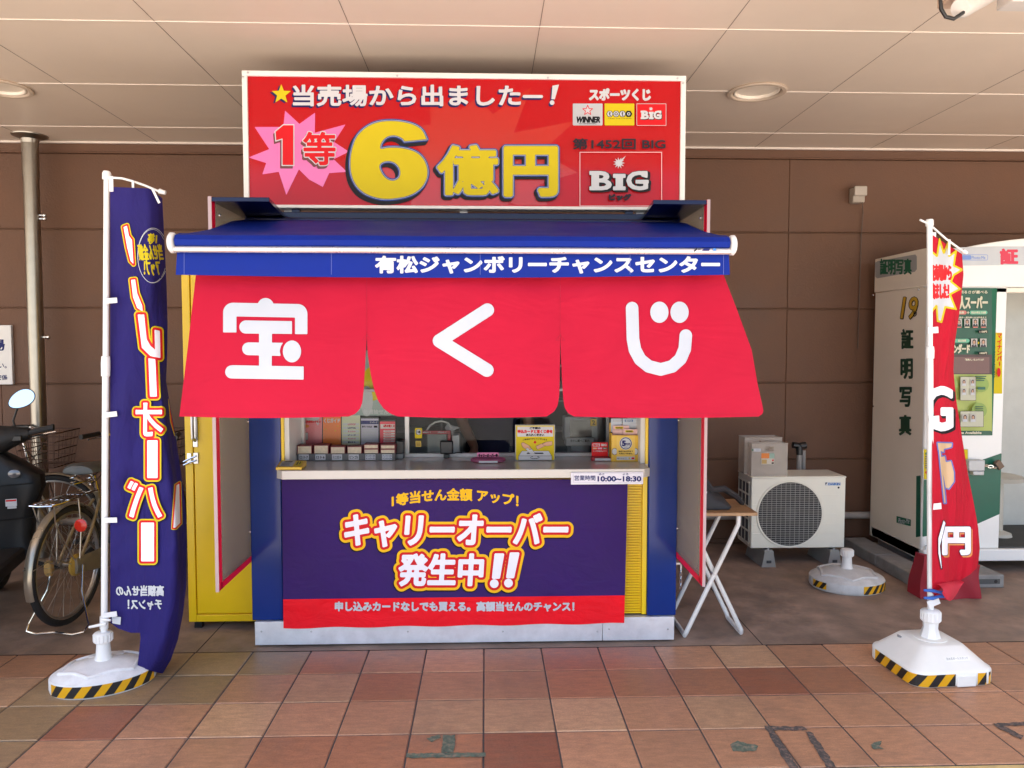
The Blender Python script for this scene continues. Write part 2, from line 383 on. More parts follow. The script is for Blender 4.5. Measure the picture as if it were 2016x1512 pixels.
for j in range(4):
    for i in range(-40, 41):
        g = .0032; x0 = i * .3005 - .0125 + g; x1 = (i + 1) * .3005 - .0125 - g; y0 = rows[j] + g; y1 = rows[j + 1] - g
        bs = len(tv); h = rnd.uniform(0, .0012)
        e = .004
        tv += [(x0, y0, -.003), (x1, y0, -.003), (x1, y1, -.003), (x0, y1, -.003), (x0 + e, y0 + e, h), (x1 - e, y0 + e, h), (x1 - e, y1 - e, h), (x0 + e, y1 - e, h)]
        fs = [(4, 5, 6, 7), (0, 1, 5, 4), (1, 2, 6, 5), (2, 3, 7, 6), (3, 0, 4, 7)]
        base = np.array([0.489, 0.244, 0.127]); k = rnd.uniform(.84, 1.12); r2 = rnd.random()
        if r2 < .12: base = np.array([0.411, 0.172, 0.082])
        elif r2 < .3: base = np.array([0.509, 0.291, 0.155])
        if (i, j) in dark: base = np.array([0.352, 0.125, 0.062]); k = dark[(i, j)] + .35
        if (i, j) in stain: base = np.array([0.333, 0.214, 0.106])
        col = (*(base * k), 1)
        for f in fs: tf.append(tuple(bs + q for q in f)); tcol += [col] * 4
me = bpy.data.meshes.new('pavement'); me.from_pydata(tv, [], tf); ca = me.color_attributes.new('tone', 'FLOAT_COLOR', 'CORNER')
for k, q in enumerate(tcol): ca.data[k].color = q
me.materials.append(tilem); o = bpy.data.objects.new('pavement', me); COL.objects.link(o); o['kind'] = 'structure'
# bare concrete behind the tiles
conc = mat('stained_concrete', (.31, .22, .165), .65, var=.35, scale=5.0, bump=.4, bscale=60, dirt=.85, dirtcol=(.14, .10, .08), dscale=1.6, rvar=.3)
joint = mat('dark_joint', (.035, .03, .03), .9)
m = MB(); 
for a, bb in ((-60, -1.512), (-1.506, 1.47), (1.476, 60)): m.add([(a, 3.968, 0), (bb, 3.968, 0), (bb, WALL_Y + .3, 0), (a, WALL_Y + .3, 0)], [(0, 1, 2, 3)], conc)
m.add([(-60, 3.94, -.006), (60, 3.94, -.006), (60, WALL_Y + .3, -.006), (-60, WALL_Y + .3, -.006)], [(0, 1, 2, 3)], joint)
m.build('concrete_floor', smooth=False)['kind'] = 'structure'
# ceiling of the canopy
ceilm = mat('cream_soffit', (.72, .605, .50), .45, var=.035, scale=1.3, bump=.06, bscale=160, dirt=.06, dirtcol=(.3, .25, .2))
seam = mat('soffit_seam', (.20, .15, .12), .8); joiner = mat('soffit_joiner', (.78, .70, .62), .5)
LIGHTS = [G(1490, 180, CEIL_Z), G(0, 172, CEIL_Z)]
m = MB(); m.box(-14, 14, EDGE_Y, WALL_Y + .3, CEIL_Z + .2, CEIL_Z + .4, ceilm); m.box(-14, 14, EDGE_Y, EDGE_Y + .03, CEIL_Z + .001, CEIL_Z + .199, ceilm)
ys_ = LIGHTS[0].y, LIGHTS[1].y
def sheet(x0, x1, y0, y1): m.add([(x0, y0, CEIL_Z), (x1, y0, CEIL_Z), (x1, y1, CEIL_Z), (x0, y1, CEIL_Z)], [(0, 3, 2, 1)], ceilm)
yc_ = sum(ys_) / 2; h_ = .3; xa_, xb_ = LIGHTS[1].x, LIGHTS[0].x
sheet(-14, 14, EDGE_Y, yc_ - h_); sheet(-14, 14, yc_ + h_, WALL_Y + .3); sheet(-14, xa_ - h_, yc_ - h_, yc_ + h_); sheet(xa_ + h_, xb_ - h_, yc_ - h_, yc_ + h_); sheet(xb_ + h_, 14, yc_ - h_, yc_ + h_)
for q in LIGHTS:      # a square of soffit with a round hole for each downlight
    N_ = 64; rim = []; sq = []
    for k in range(N_):
        a = 2 * math.pi * (k + .5) / N_; c_, s_ = math.cos(a), math.sin(a); t = h_ / max(abs(c_), abs(s_))
        rim.append((q.x + .15 * c_, q.y + .15 * s_, CEIL_Z)); sq.append((q.x + t * c_, yc_ + t * s_, CEIL_Z))
    m.add(rim + sq, [(k, (k + 1) % N_, N_ + (k + 1) % N_, N_ + k) for k in range(N_)], ceilm)
    for sx, sy in ((1, 1), (-1, 1), (-1, -1), (1, -1)):
        cn = (q.x + sx * h_, yc_ + sy * h_, CEIL_Z); near = sorted(sq, key=lambda v: (v[0] - cn[0]) ** 2 + (v[1] - cn[1]) ** 2)[:2]; m.add([cn, near[0], near[1]], [(0, 1, 2)], ceilm)
x = -14 + .27
for k in range(-15, 16): 
    x = .262 + k * .9140; m.box(x - .0014, x + .0014, EDGE_Y, WALL_Y, CEIL_Z - .0012, CEIL_Z + .001, seam)
for k in range(-1, 3): 
    y = 3.773 + k * .900; 
    cut = [-14.0]
    for q in sorted(LIGHTS, key=lambda v: v.x):
        if abs(q.y - y) < .165: e_ = math.sqrt(.165 ** 2 - (q.y - y) ** 2); cut += [q.x - e_, q.x + e_]
    cut.append(14.0)
    for a, bb in zip(cut[::2], cut[1::2]): m.box(a, bb, y - .002, y + .002, CEIL_Z - .0032, CEIL_Z + .001, joiner)
m.box(-14, 14, WALL_Y - .055, WALL_Y - .03, CEIL_Z - .012, CEIL_Z + .002, joiner)
o = m.build('ceiling', smooth=False); o['kind'] = 'structure'
# brown wall
wallm = mat('brown_stucco_panel', (.132, .061, .031), .62, var=.10, scale=2.2, bump=.6, bscale=75, dirt=.25, dirtcol=(.11, .055, .038), dscale=1.2)
wt = thing('brown_wall', (0, WALL_Y, 0), 'long chocolate brown panelled wall behind the lottery booth', 'wall')
m = MB(); zs = [0, .045, Z(1400, 905, WALL_Y), Z(370, 756, WALL_Y), Z(370, 607, WALL_Y), Z(370, 452.6, WALL_Y), CEIL_Z - .075]; g = .004
xs = [-13.18 - 3.0 + 3.12 * k for k in range(0, 12)]; xs = [X(1548, 700, WALL_Y) + 3.06 * (k - 6) for k in range(12)]
for i in range(len(zs) - 1):
    for a, bb in zip(xs[:-1], xs[1:]):
        m.box(a + .0006, bb - .0006, WALL_Y, WALL_Y + .05, zs[i] + g, zs[i + 1] - g, wallm)
m.box(-16, 16, WALL_Y + .012, WALL_Y + .3, 0, 3.5, wallm)
m.build('wall_panels', wt, bevel=.005)
m = MB(); m.box(-16, 16, WALL_Y - .022, WALL_Y + .02, CEIL_Z - .07, CEIL_Z - .003, wallm); m.box(-16, 16, WALL_Y - .03, WALL_Y + .0, CEIL_Z - .08, CEIL_Z - .068, wallm); m.build('cornice', wt, bevel=.004)
m = MB(); 
for z in zs[1:-1]: m.tube([(-16, WALL_Y - .001, z + .010), (16, WALL_Y - .001, z + .010)], .0035, wallm, 6)
m.build('panel_bead', wt)
# downlights
dlm = mat('downlight_trim', (.56, .45, .35), .5); dlin = mat('downlight_reflector', (.85, .76, .64), .35)
for k, (px, py) in enumerate(((1490, 180), (0, 172))):
    p = G(px, py, CEIL_Z)
    d = thing('downlight', (p.x, p.y, CEIL_Z), ['unlit recessed round downlight in the ceiling right of the red sign', 'unlit recessed round downlight at the far left of the ceiling'][k], 'ceiling light', 'round ceiling downlights')
    MB().lathe([(.149, .01), (.172, -.001), (.176, -.008), (.168, -.014), (.15, -.014), (.142, -.008), (.138, .012), (.149, .01)], p, dlm, 40).build('trim_ring', d)
    MB().lathe([(.1375, .01), (.134, -.005), (.126, -.005), (.122, .004), (.112, .04), (.085, .07), (.0000001, .075)], p, dlin, 40).build('reflector', d)
# drain pipe
p = P(66, 500, 5.82); pipe = thing('drain_pipe', (p.x, 5.82, 0), 'round metal drainpipe running up the brown wall at left', 'pipe')
MB().tube([(p.x, 5.82, .0), (p.x, 5.82, CEIL_Z)], .053, STEEL, 28).build('pipe', pipe)
MB().tube([(p.x, 5.82, CEIL_Z - .30), (p.x, 5.82, CEIL_Z - .06)], .0565, STEEL, 28).lathe([(.057, -.06), (.062, -.03), (.118, -.008), (.12, 0)], (p.x, 5.82, CEIL_Z), STEEL, 28).build('flange', pipe)
for zz in (1.6 + .265 + .31 + .35, 1.655, 2.55):
    MB().tube([(p.x + .045, 5.82, zz), (p.x + .085, 5.83, zz)], .010, CHROME, 10).ball((p.x + .088, 5.82, zz), .017, .017, .017, CHROME).build('bracket_bolt', pipe)
# low conduit along the wall
z = .24; m = MB(); m.tube([(-8, 5.96, z), (8, 5.96, z)], .028, mat('painted_conduit', (.38, .34, .31), .5), 12)
for xx in np.arange(-7, 8, 1.2): m.box(xx - .015, xx + .015, 5.93, WALL_Y, z - .035, z + .035, MET)
tag(m.build('conduit'), 'grey horizontal pipe low along the foot of the brown wall', 'pipe')
# outlet box with its cord
bp_ = P(1690, 384, 5.97); ob = thing('outlet_box', (bp_.x, 5.99, bp_.z), 'small weatherproof outlet box with a thin cord high on the wall', 'outlet box')
om = mat('aged_plastic', (.40, .35, .29), .5)
MB().box(bp_.x - .048, bp_.x + .048, 5.955, WALL_Y, bp_.z - .06, bp_.z + .06, om).build('housing', ob, bevel=.01)
MB().prism([(-.05, 0), (.05, 0), (.05, .075), (-.05, .075)], (bp_.x, 5.956, bp_.z - .012), (1, 0, 0), (0, 0, 1), (0, -.03, 0), mat('aged_plastic_cover', (.46, .41, .35), .4)).build('cover', ob, bevel=.008)
MB().tube([(bp_.x + .03, 5.96, bp_.z - .04), (bp_.x + .035, 5.97, bp_.z - .1), (bp_.x + .055, 6.0, bp_.z - .13), (bp_.x + .05, 6.01, bp_.z - .3), (bp_.x + .045, 6.015, bp_.z - 1.2)], .0045, mat('brown_cord', (.12, .08, .06), .6), 6).build('cord', ob)
# security camera under the ceiling
cp = P(1935, 10, 3.05); cz = cp.z
sc_ = thing('security_camera', (cp.x, 3.05, cz), 'beige bullet camera with looped black cable under the ceiling at top right', 'security camera')
cm = mat('camera_housing', (.62, .58, .54), .4)
a, b2 = P(1890, 16, 3.0), P(1975, -30, 3.3); MB().tube([a, a + (b2 - a) * .05, a + (b2 - a) * .5, b2], [.034, .042, .042, .042], cm, 20).build('camera_body', sc_)
q = P(1880, -6, 3.15); MB().box(q.x - .035, q.x + .05, 3.1, 3.22, q.z - .02, CEIL_Z + .0, mat('camera_bracket', (.5, .36, .27), .5)).build('bracket', sc_, bevel=.006)
q = P(2000, 8, 3.15); MB().box(q.x - .05, q.x + .09, 3.1, 3.2, q.z - .01, q.z + .05, cm).build('mount_plate', sc_, bevel=.006)
MB().tube([P(x, y, 3.0) for x, y in ((1858, -30), (1851, -5), (1853, 18), (1862, 33), (1878, 37), (1895, 26), (1905, 18))], .0075, BLK, 10).build('cable', sc_)
# notice on the wall at far left
nb = thing('wall_notice', P(-40, 757, 5.99), 'white notice board with dark lettering at the far left of the wall', 'notice')
a, b2 = P(-150, 640, 6.0), P(25, 757, 6.0)
MB().box(a.x, b2.x, 6.0, WALL_Y - .001, b2.z, a.z, WPAINT).build('board', nb, bevel=.003)
A = Art(plane_fn(6.0)); A.put(T('駐輪場', -95, 668, 9, 690), [(NAVY_, .6)]); A.put(T('ご遠慮ください。', -80, 714, 13, 725), [(NAVY_, .2)]); A.put(T('店舗保安係', -42, 738, 14, 748), [(NAVY_, .2)]); A.build('lettering', nb)

# tape residue on the tiles
tape = mat('tape_residue', (.11, .15, .11), .8, var=.5, scale=40, dirt=1.0, dirtcol=(.45, .24, .16), dscale=45)
tape2 = mat('dark_tape_residue', (.09, .08, .072), .85, var=.5, scale=50, dirt=1.0, dirtcol=(.42, .23, .155), dscale=50)
def tape_mark(poly, m, label, rough=1.2):
    rnd = random.Random(int(poly[0][0])); pts = []
    for (x0, y0), (x1, y1) in zip(poly, poly[1:] + poly[:1]):
        k = max(2, int(math.hypot(x1 - x0, y1 - y0) / 5))
        for q in range(k): pts.append((x0 + (x1 - x0) * q / k + rnd.uniform(-rough, rough), y0 + (y1 - y0) * q / k + rnd.uniform(-rough, rough)))
    mm = MB(); v = [G(x, y, .0032) for x, y in pts]; mm.add(v, [tuple(range(len(v)))], m)
    tag(mm.build('tape_mark', smooth=False), label, 'tape mark', 'worn tape marks on the tiles')
tape_mark([(800, 1483), (955, 1481), (956, 1490), (799, 1492)], tape, 'long worn green tape strip on the tiles before the booth', 1.0)
tape_mark([(872, 1447), (896, 1446), (894, 1482), (868, 1482)], tape, 'short upright worn tape strip above the long green strip', 1.5)
tape_mark([(838, 1453), (866, 1446), (869, 1452), (850, 1461)], tape, 'small slanted tape scrap left of the upright strip', 1.2)
tape_mark([(1504, 1429), (1583, 1430), (1590, 1437), (1508, 1438)], tape2, 'dark worn tape strip lying across the tiles at right', 1.2)
tape_mark([(1510, 1438), (1524, 1438), (1572, 1512), (1553, 1512)], tape2, 'left one of two dark tape strips running towards the kerb', 1.5)
tape_mark([(1585, 1440), (1597, 1440), (1648, 1511), (1628, 1511)], tape2, 'right one of two dark tape strips running towards the kerb', 1.5)
tape_mark([(1436, 1466), (1452, 1458), (1470, 1463), (1492, 1468), (1488, 1478), (1462, 1481), (1444, 1478)], tape, 'green tape scrap on the tile left of the dark strips', 1.5)
tape_mark([(1714, 1464), (1736, 1459), (1732, 1470), (1741, 1474), (1720, 1474)], tape, 'tiny green tape scrap on the tile right of the dark strips', 1.2)
tape_mark([(1955, 1424), (2040, 1420), (2040, 1426), (1975, 1429), (2016, 1449), (2010, 1455), (1962, 1431)], tape2, 'dark bent tape strip at the right edge of the pavement', 1.0)

# ================================================================== LOTTERY BOOTH
DF = 4.035
bluem = mat('blue_booth_paint', (.004, .028, .19), .14, var=.05, scale=2, spec=.35)
navym = mat('navy_roof_paint', (.004, .006, .04), .18, var=.05, spec=.3)
yelm = mat('yellow_booth_paint', (.86, .58, .010), .3, var=.05, scale=3)
silver = mat('brushed_aluminium', (.78, .79, .82), .42, .5, var=.08, scale=14, dirt=.25, dirtcol=(.4, .39, .38), dscale=9)
inter = mat('booth_interior', (.22, .23, .24), .6, var=.1)
xl, xr = X(496, 1200, DF), X(1331, 1200, DF); xi0, xi1 = X(556, 1100, DF), X(1275, 1100, DF)
ROOF = Z(450, 394, 3.545) + .022
booth = thing('lottery_booth', ((xl + xr) / 2, 4.6, 0), 'blue and yellow lottery ticket booth with counter, awning and serving window', 'booth')
BACK = 5.35
m = MB(); m.box(xl, xi0, DF, 4.46, .14, ROOF - .03, bluem).box(xi1, xr, DF, 4.46, .14, ROOF - .03, bluem)
m.box(xl, xl + .04, 4.46, BACK, .14, ROOF - .03, bluem).box(xr - .04, xr, 4.46, BACK, .14, ROOF - .03, bluem).box(xl + .04, xr - .04, BACK - .04, BACK, .14, ROOF - .03, bluem)
m.box(xi0, xi1, DF + .002, 4.40, 1.93, ROOF - .03, bluem)
m.build('booth_walls', booth, bevel=.006)
MB().box(xl - .005, xr + .005, DF - .005, BACK + .01, ROOF - .029, ROOF + .01, navym).build('roof', booth, bevel=.004)
m = MB(); n_ = 0; z = .16
yz0, yz1 = .145, .90
m.box(xi0 + .002, xi1 - .002, DF + .03, DF + .06, yz0, yz1, yelm)
z = yz0
while z < yz1 - .01: m.box(xi0 + .03, xi1 - .03, DF + .018, DF + .031, z + .003, z + .0115, yelm); z += .0145
m.box(xi0 + .002, xi0 + .028, DF + .012, DF + .03, yz0, yz1, yelm).box(xi1 - .028, xi1 - .002, DF + .012, DF + .03, yz0, yz1, yelm)
m.build('shutter_panel', booth, bevel=.0015, seg=1)
# kick plate in two lengths, with screws
ka, kb, kc = X(502, 1250, DF - .012), X(1186, 1250, DF - .012), X(1327, 1250, DF - .012)
for a, bb, sx in ((ka, kb - .001, (515, 613, 803, 990, 1176)), (kb + .001, kc, (1199, 1315))):
    k = MB().box(a, bb, DF - .014, DF + .03, .012, .138, silver).build('kick_plate', booth, bevel=.002)
    mm = MB()
    for s_ in sx:
        q = P(s_, 1243 if s_ < 1180 else 1238, DF - .014); mm.lathe([(.0055, 0), (.005, .002), (.002, .003), (1e-4, .003)], q, MET, 12, axis=Matrix(((1, 0, 0), (0, 0, -1), (0, 1, 0))))
    mm.each('screw', k)
for px in (560, 918, 1265): q = X(px, 1270, 4.12); MB().lathe([(.035, 0), (.035, .012), (.015, .014), (.015, .16)], (q, 4.11, .001), BLK, 16).build('levelling_foot', booth)
MB().box(xl + .05, xr - .05, 4.3, 5.3, .10, .138, BLK).build('floor_frame', booth)
# counter
CZ = Z(900, 925, 3.88); ch = .035
ca_, cb_ = X(541, 930, 3.88), X(1282, 930, 3.88)
poly = [(ca_ + ch, 3.88), (cb_ - ch, 3.88), (cb_, 3.88 + ch), (cb_, DF - .001), (xi1 - .002, DF - .001), (xi1 - .002, 4.46), (xi0 + .002, 4.46), (xi0 + .002, DF - .001), (ca_, DF - .001), (ca_, 3.88 + ch)]
countm = mat('cream_counter', (.60, .565, .51), .16, var=.03, scale=6)
MB().prism(poly, (0, 0, CZ - .045), (1, 0, 0), (0, 1, 0), (0, 0, .045), countm).build('counter', booth, bevel=.003)
# window opening: jambs, rails, panes
frm = mat('white_window_frame', (.66, .66, .64), .35, var=.03)
GY = 4.34
m = MB()
for s_ in (1, -1):
    xa = xi0 if s_ > 0 else xi1
    lo = lambda a, bb: (min(xa + s_ * a, xa + s_ * bb), max(xa + s_ * a, xa + s_ * bb))
    m = MB(); m.box(*lo(.001, .016), DF + .004, DF + .02, CZ, 1.93, yelm)
    m.box(*lo(.001, .04), DF + .021, GY + .03, CZ, 1.93, frm); m.box(*lo(.04, .055), GY - .02, GY + .02, CZ, 1.93, frm); m.build('window_jamb', booth, bevel=.002)
m = MB(); m.box(xi0 + .041, xi1 - .041, GY - .015, GY + .02, CZ + .0005, CZ + .02, frm)
q = X(802, 870, GY); m.box(q - .012, q + .012, GY - .02, GY + .02, CZ + .021, 1.92, frm)
q = X(1196, 870, GY); m.box(q - .008, q + .008, GY - .01, GY + .015, CZ + .021, 1.92, mat('grey_frame', (.3, .31, .32), .4))
m.box(xi0 + .056, xi1 - .056, GY - .012, GY + .016, 1.335, 1.35, mat('grey_frame', (.3, .31, .32), .4))
wf = m.build('window_frame', booth, bevel=.002)
gl = glass('window_glass', (.93, .95, .94), 0, .17)
hx0, hx1 = X(913, 890, GY), X(1002, 890, GY); hz = Z(950, 866, GY)
xs0, xs1 = xi0 + .056, xi1 - .056
o = MB().box(xs0, X(796, 870, GY), GY + .002, GY + .007, CZ + .021, 1.92, gl).build('window_pane', wf)
poly = [(X(808, 870, GY), CZ + .021), (hx0, CZ + .021), (hx0, hz - .02), (hx0 + .02, hz), (hx1 - .02, hz), (hx1, hz - .02), (hx1, CZ + .021), (xs1, CZ + .021), (xs1, 1.92), (X(808, 870, GY), 1.92)]
MB().prism(poly, (0, GY - .004, 0), (1, 0, 0), (0, 0, 1), (0, .005, 0), gl).build('window_pane', wf)
# inside
m = MB(); m.box(xl + .041, xr - .041, BACK - .06, BACK - .041, .14, ROOF - .03, inter).box(xl + .041, xr - .041, 4.47, BACK - .06, .14, .16, inter).box(xl + .041, xl + .05, 4.46, BACK - .06, .16, ROOF - .03, inter).box(xr - .05, xr - .041, 4.46, BACK - .06, .16, ROOF - .03, inter)
m.build('interior_lining', booth)
m = MB(); m.box(xl + .06, xr - .06, 4.465, 4.80, .862, .89, mat('grey_desk', (.33, .33, .33), .4)).box(xl + .06, xr - .06, 4.47, 4.49, .2, .86, inter); m.build('desk', booth, bevel=.003)
m = MB(); sh = mat('steel_shelf', (.42, .43, .44), .45)
for z in (1.02, 1.22, 1.45): m.box(xl + .06, xr - .5, BACK - .3, BACK - .065, z, z + .015, sh)
for k in range(5): x = xl + .1 + k * .42; m.box(x, x + .012, BACK - .3, BACK - .285, .16, 1.46, sh)
m.build('shelf', booth, bevel=.002)
# frosted side wings
wingm = glass('frosted_acrylic', (.82, .77, .70), .25, .9, clear=((.60, .54, .46), .30))
edge = mat('red_edge_trim', (.85, .006, .04), .35, spec=.2)
wedge = mat('clear_edge', (.42, .30, .30), .3)
WZ0, WZ1 = Z(440, 1164, 3.545), ROOF - .006; WY0 = 3.545
for s_, xx in ((-1, xl), (1, xr)):
    xa, xb = (xx - .012, xx) if s_ < 0 else (xx, xx + .012)
    wg = MB().box(xa, xb, WY0, DF + .16, WZ0, WZ1, wingm).build('side_wing', booth, bevel=.002)
    m = MB(); xin = (xb, xb + .002) if s_ < 0 else (xa - .002, xa)
    m.box(*xin, WY0 - .001, WY0 + .045, WZ0 - .001, WZ1, edge).box(*xin, WY0 + .03, DF - .002, WZ0 - .001, WZ0 + .03, edge)
    m.build('red_trim', wg)
    m = MB(); m.box(xa - .001, xb + .003 if s_ < 0 else xb + .001, WY0 - .004, WY0 - .0012, WZ0 - .003, WZ1, wedge); m.build('edge_strip', wg)
    m = MB()
    for z, y in ((1.2, DF - .015), (.62, DF - .015), (2.2, WY0 + .1), (2.14, WY0 + .26), (2.08, WY0 + .4)):
        m.lathe([(.008, 0), (.007, .005), (1e-4, .007)], (xin[1] if s_ < 0 else xin[0], y, z), CHROME, 12, axis=Matrix(((0, 0, -s_), (0, 1, 0), (1, 0, 0))))
    m.each('bolt', wg)
for pts in (((420, 397), (530, 397), (562, 428), (486, 428)), ((1392, 403), (1286, 403), (1262, 431), (1356, 431))):
    xs_ = [X(pts[0][0], 397, WY0), X(pts[1][0], 397, WY0), X(pts[2][0], 428, DF - .01), X(pts[3][0], 428, DF - .01)]
    k = 1 if xs_[0] < 0 else -1
    xs_[0] = xl + .0005 if k > 0 else xr - .0005; xs_[3] = xs_[0]
    MB().prism([(xs_[0], WY0), (xs_[1], WY0), (xs_[2], DF - .01), (xs_[3], DF - .01)], (0, 0, ROOF - .028), (1, 0, 0), (0, 1, 0), (0, 0, .02), navym).build('roof_plate', booth, bevel=.002)
MB().box(xl + .02, xr - .02, DF - .08, DF - .006, ROOF - .075, ROOF - .03, navym).build('fascia', booth, bevel=.008)
# awning
awm = mat('blue_awning_fabric', (.0025, .018, .21), .6, spec=.15, var=.06, scale=5, bump=.15, bscale=700)
AY = 3.10; ax0, ax1 = X(350, 475, AY), X(1432, 478, AY); az = Z(900, 480, AY)
aw = MB()
prof = [(DF - .04, ROOF - .035), (3.75, az + .195), (3.45, az + .115), (3.2, az + .058), (3.12, az + .045), (3.075, az + .03), (3.06, az + .01), (3.066, az - .010), (3.09, az - .016)]
def awf(u, v):
    t = v * (len(prof) - 1); i = min(int(t), len(prof) - 2); fr = t - i; y = prof[i][0] + (prof[i + 1][0] - prof[i][0]) * fr; z = prof[i][1] + (prof[i + 1][1] - prof[i][1]) * fr
    z -= .012 * math.sin(math.pi * min(1, max(0, (3.995 - y) / 1.0))) * (1 + .3 * math.sin(u * 17)); return Vector((ax0 + (ax1 - ax0) * u, y, z))
aw.grid(awf, 40, 32, awm); aw = aw.build('awning', booth, fixn=False)
bz = az - .027
MB().tube([(ax0 - .01, AY - .015, bz), (ax1 + .01, AY - .015, bz)], .0135, mat('champagne_bar', (.72, .64, .58), .28, .6, var=.03), 16).build('front_bar', aw)
for xx, s_ in ((ax0, -1), (ax1, 1)):
    MB().lathe([(.034, 0), (.040, .004), (.041, .016), (.034, .022), (1e-4, .023)], (xx + s_ * .006, AY - .008, az - .002), mat('white_cap', (.75, .75, .73), .3), 24, sy=1, axis=Matrix(((0, 0, s_), (0, 1, 0), (1, 0, 0)))).build('end_cap', aw)
for s_ in (-1, 1):
    xx = ax0 + .25 if s_ < 0 else ax1 - .25
    MB().tube([(xx, 3.98, ROOF - .1), (xx - s_ * .3, 3.6, az + .05), (xx, 3.13, az)], .018, WPAINT, 10).build('folding_arm', aw)
vz = .112
def valf(px, py, off):
    t = (py - 490) / 55.; return P(px, py, AY + .005 + .018 * t * t + .006 * math.sin(px / 95.) * t - off)
m = MB()
def vg(u, v): 
    px = 349 + (1434 - 349) * u - 3 * v * (1 - 2 * u); py = 488 + (541 + 6 * math.sin(math.pi * u) - 488) * v; return valf(px, py, 0)
m.grid(vg, 60, 6, awm); val = m.build('valance', aw, fixn=False)
A = Art(valf, .0015, curved=True); A.put(T('有松ジャンボリーチャンスセンター', 740, 505, 1416, 537), [(W_, 1.7)], cell=.9); A.build('lettering', val)
stit = mat('blue_stitching', (.10, .13, .40), .6)
A = Art(valf, .001, curved=True)
for px in (362, 652, 945, 1240, 1424): A.put(RC(px, 492, px + .8, 541), [(stit, 0)], cell=.5)
A.build('seam', val)
A = Art(lambda px, py, off: P(px, py, AY - .030 - off), .0008)
A.put([PG((1366, 494), (1372, 488), (1372, 491), (1367, 496))], [(K_, .3)]); A.put(T('JAK', 1374, 489, 1380, 493), [(K_, .1)]); A.put(PG((1382, 494), (1386, 489), (1398, 489), (1396, 494)), [(NAVY_, 0)]); A.put(RC(1404, 489, 1410, 494), [(mat('blue_print', (.05, .2, .6), .4), 0)]); A.put(T('tent', 1412, 490, 1424, 494), [(GREY_, .1)])
A.build('maker_label', aw)
# ================================================================== RED NOREN CURTAIN
nor = mat('red_noren_cloth', (.55, .010, .038), .75, var=.04, scale=3, bump=.12, bscale=900, spec=.2, transl=.12, wr=(.22, 2.2, (1, 1, 2.4)))
def norD(px, py):
    t = (py - 540) / 280.
    
    s1 = math.exp(-((px - 722 + (py - 600) * .5) / 60.) ** 2) + math.exp(-((px - 1103 - (py - 600) * .5) / 60.) ** 2)
    return 3.20 - .30 * t + .018 * math.sin(px / 62. + 1.2) * t + .012 * math.sin(px / 170. + py / 90.) + .016 * s1 * max(0, 1 - t) + .0025 * math.sin(px / 14. + py / 31.) * math.sin(py / 47. + px / 90.)
def norf(px, py, off): return P(px, py, norD(px, py) - off)
def ip(tab, y):
    if y <= tab[0][0]: return tab[0][1]
    for (a, b), (c_, d) in zip(tab[:-1], tab[1:]):
        if y <= c_: return b + (d - b) * (y - a) / (c_ - a)
    return tab[-1][1]
noren = thing('noren_curtain', norf(920, 820, 0), 'red three panel cloth curtain with big white characters hanging under the awning', 'curtain')
E0 = [(500, 390), (545, 385), (690, 369), (822, 353)]
S1L = [(500, 722), (664, 722), (720, 719), (770, 716), (795, 713), (808, 708), (817, 699), (823, 684)]
S1R = [(500, 722), (664, 722.5), (700, 724), (740, 730), (770, 737), (790, 744), (806, 755), (816, 768), (823, 786)]
S2L = [(500, 1103), (676, 1103), (740, 1102), (780, 1101), (800, 1098), (812, 1091), (822, 1076)]
S2R = [(500, 1103), (676, 1103.5), (740, 1106), (790, 1109), (805, 1112), (815, 1118), (822, 1130)]
E1 = [(500, 1412), (545, 1426), (610, 1451), (690, 1480), (760, 1492), (800, 1501), (812, 1503), (818, 1500), (821, 1494)]
for (La, Ra) in ((E0, S1L), (S1R, S2L), (S2R, E1)):
    mm = MB()
    def pf(u, v):
        py = 522 + (822 - 522) * (1 - (1 - v) ** 1.35); l_ = ip(La, py); r_ = ip(Ra, py); px = l_ + (r_ - l_) * u
        return norf(px, py + 3.0 * math.sin(math.pi * u) * v * v - 2 * v, 0)
    mm.grid(pf, 40, 44, nor); o = mm.build('curtain_panel', noren, fixn=False)
Q = lambda x, y: (320 + x / 2.7, 300 + y / 2.7)
def arc(cx, cy, r, a0, a1, n=8): return [(cx + r * math.cos(R(a0 + (a1 - a0) * k / n)), cy + r * math.sin(R(a0 + (a1 - a0) * k / n))) for k in range(n + 1)]
A = Art(norf, .0022, curved=True)
roof = [(322, 957)] + arc(374, 851, 52, 180, 270) + arc(718, 858, 52, 270, 360) + [(770, 966), (704, 966), (704, 878), (393, 872), (393, 957)]
zp = lambda pts: PG(*[Q(*p) for p in pts])
A.put([zp(roof), EL(*Q(548, 817), 16), zp([(443, 893), (688, 897), (688, 965), (443, 963)]), EL(*Q(443, 928), 13), zp([(513, 940), (582, 940), (580, 1150), (513, 1150)]), EL(*Q(457, 1044), 12.6),
       zp([(457, 1010), (641, 1012), (629, 1030), (623, 1056), (628, 1082), (457, 1078)]), EL(*Q(688, 1058), 18, 21.6), EL(*Q(368, 1167), 13), zp([(368, 1131), (750, 1138), (750, 1208), (368, 1202)])], [(W_, 0)], cell=1.3)
Q2 = lambda x, y: (680 + x / 2.344, 520 + y / 2.344)
A.put([CAP([Q2(655, 212), Q2(434, 354)], 13.2), CAP([Q2(434, 354), Q2(653, 489)], 13.2)], [(W_, 0)], cell=1.3)
A.put([CAP([Q2(*p) for p in ((1323, 203), (1327, 345), (1336, 395), (1360, 440), (1400, 472), (1455, 486), (1508, 472), (1546, 438), (1566, 392), (1571, 330))], 12.4), EL(*Q2(1449, 222), 18, 21), EL(*Q2(1542, 222), 18, 21)], [(W_, 0)], cell=1.3)
A.build('lettering', noren)
thr = mat('red_thread', (.45, .006, .03), .8)
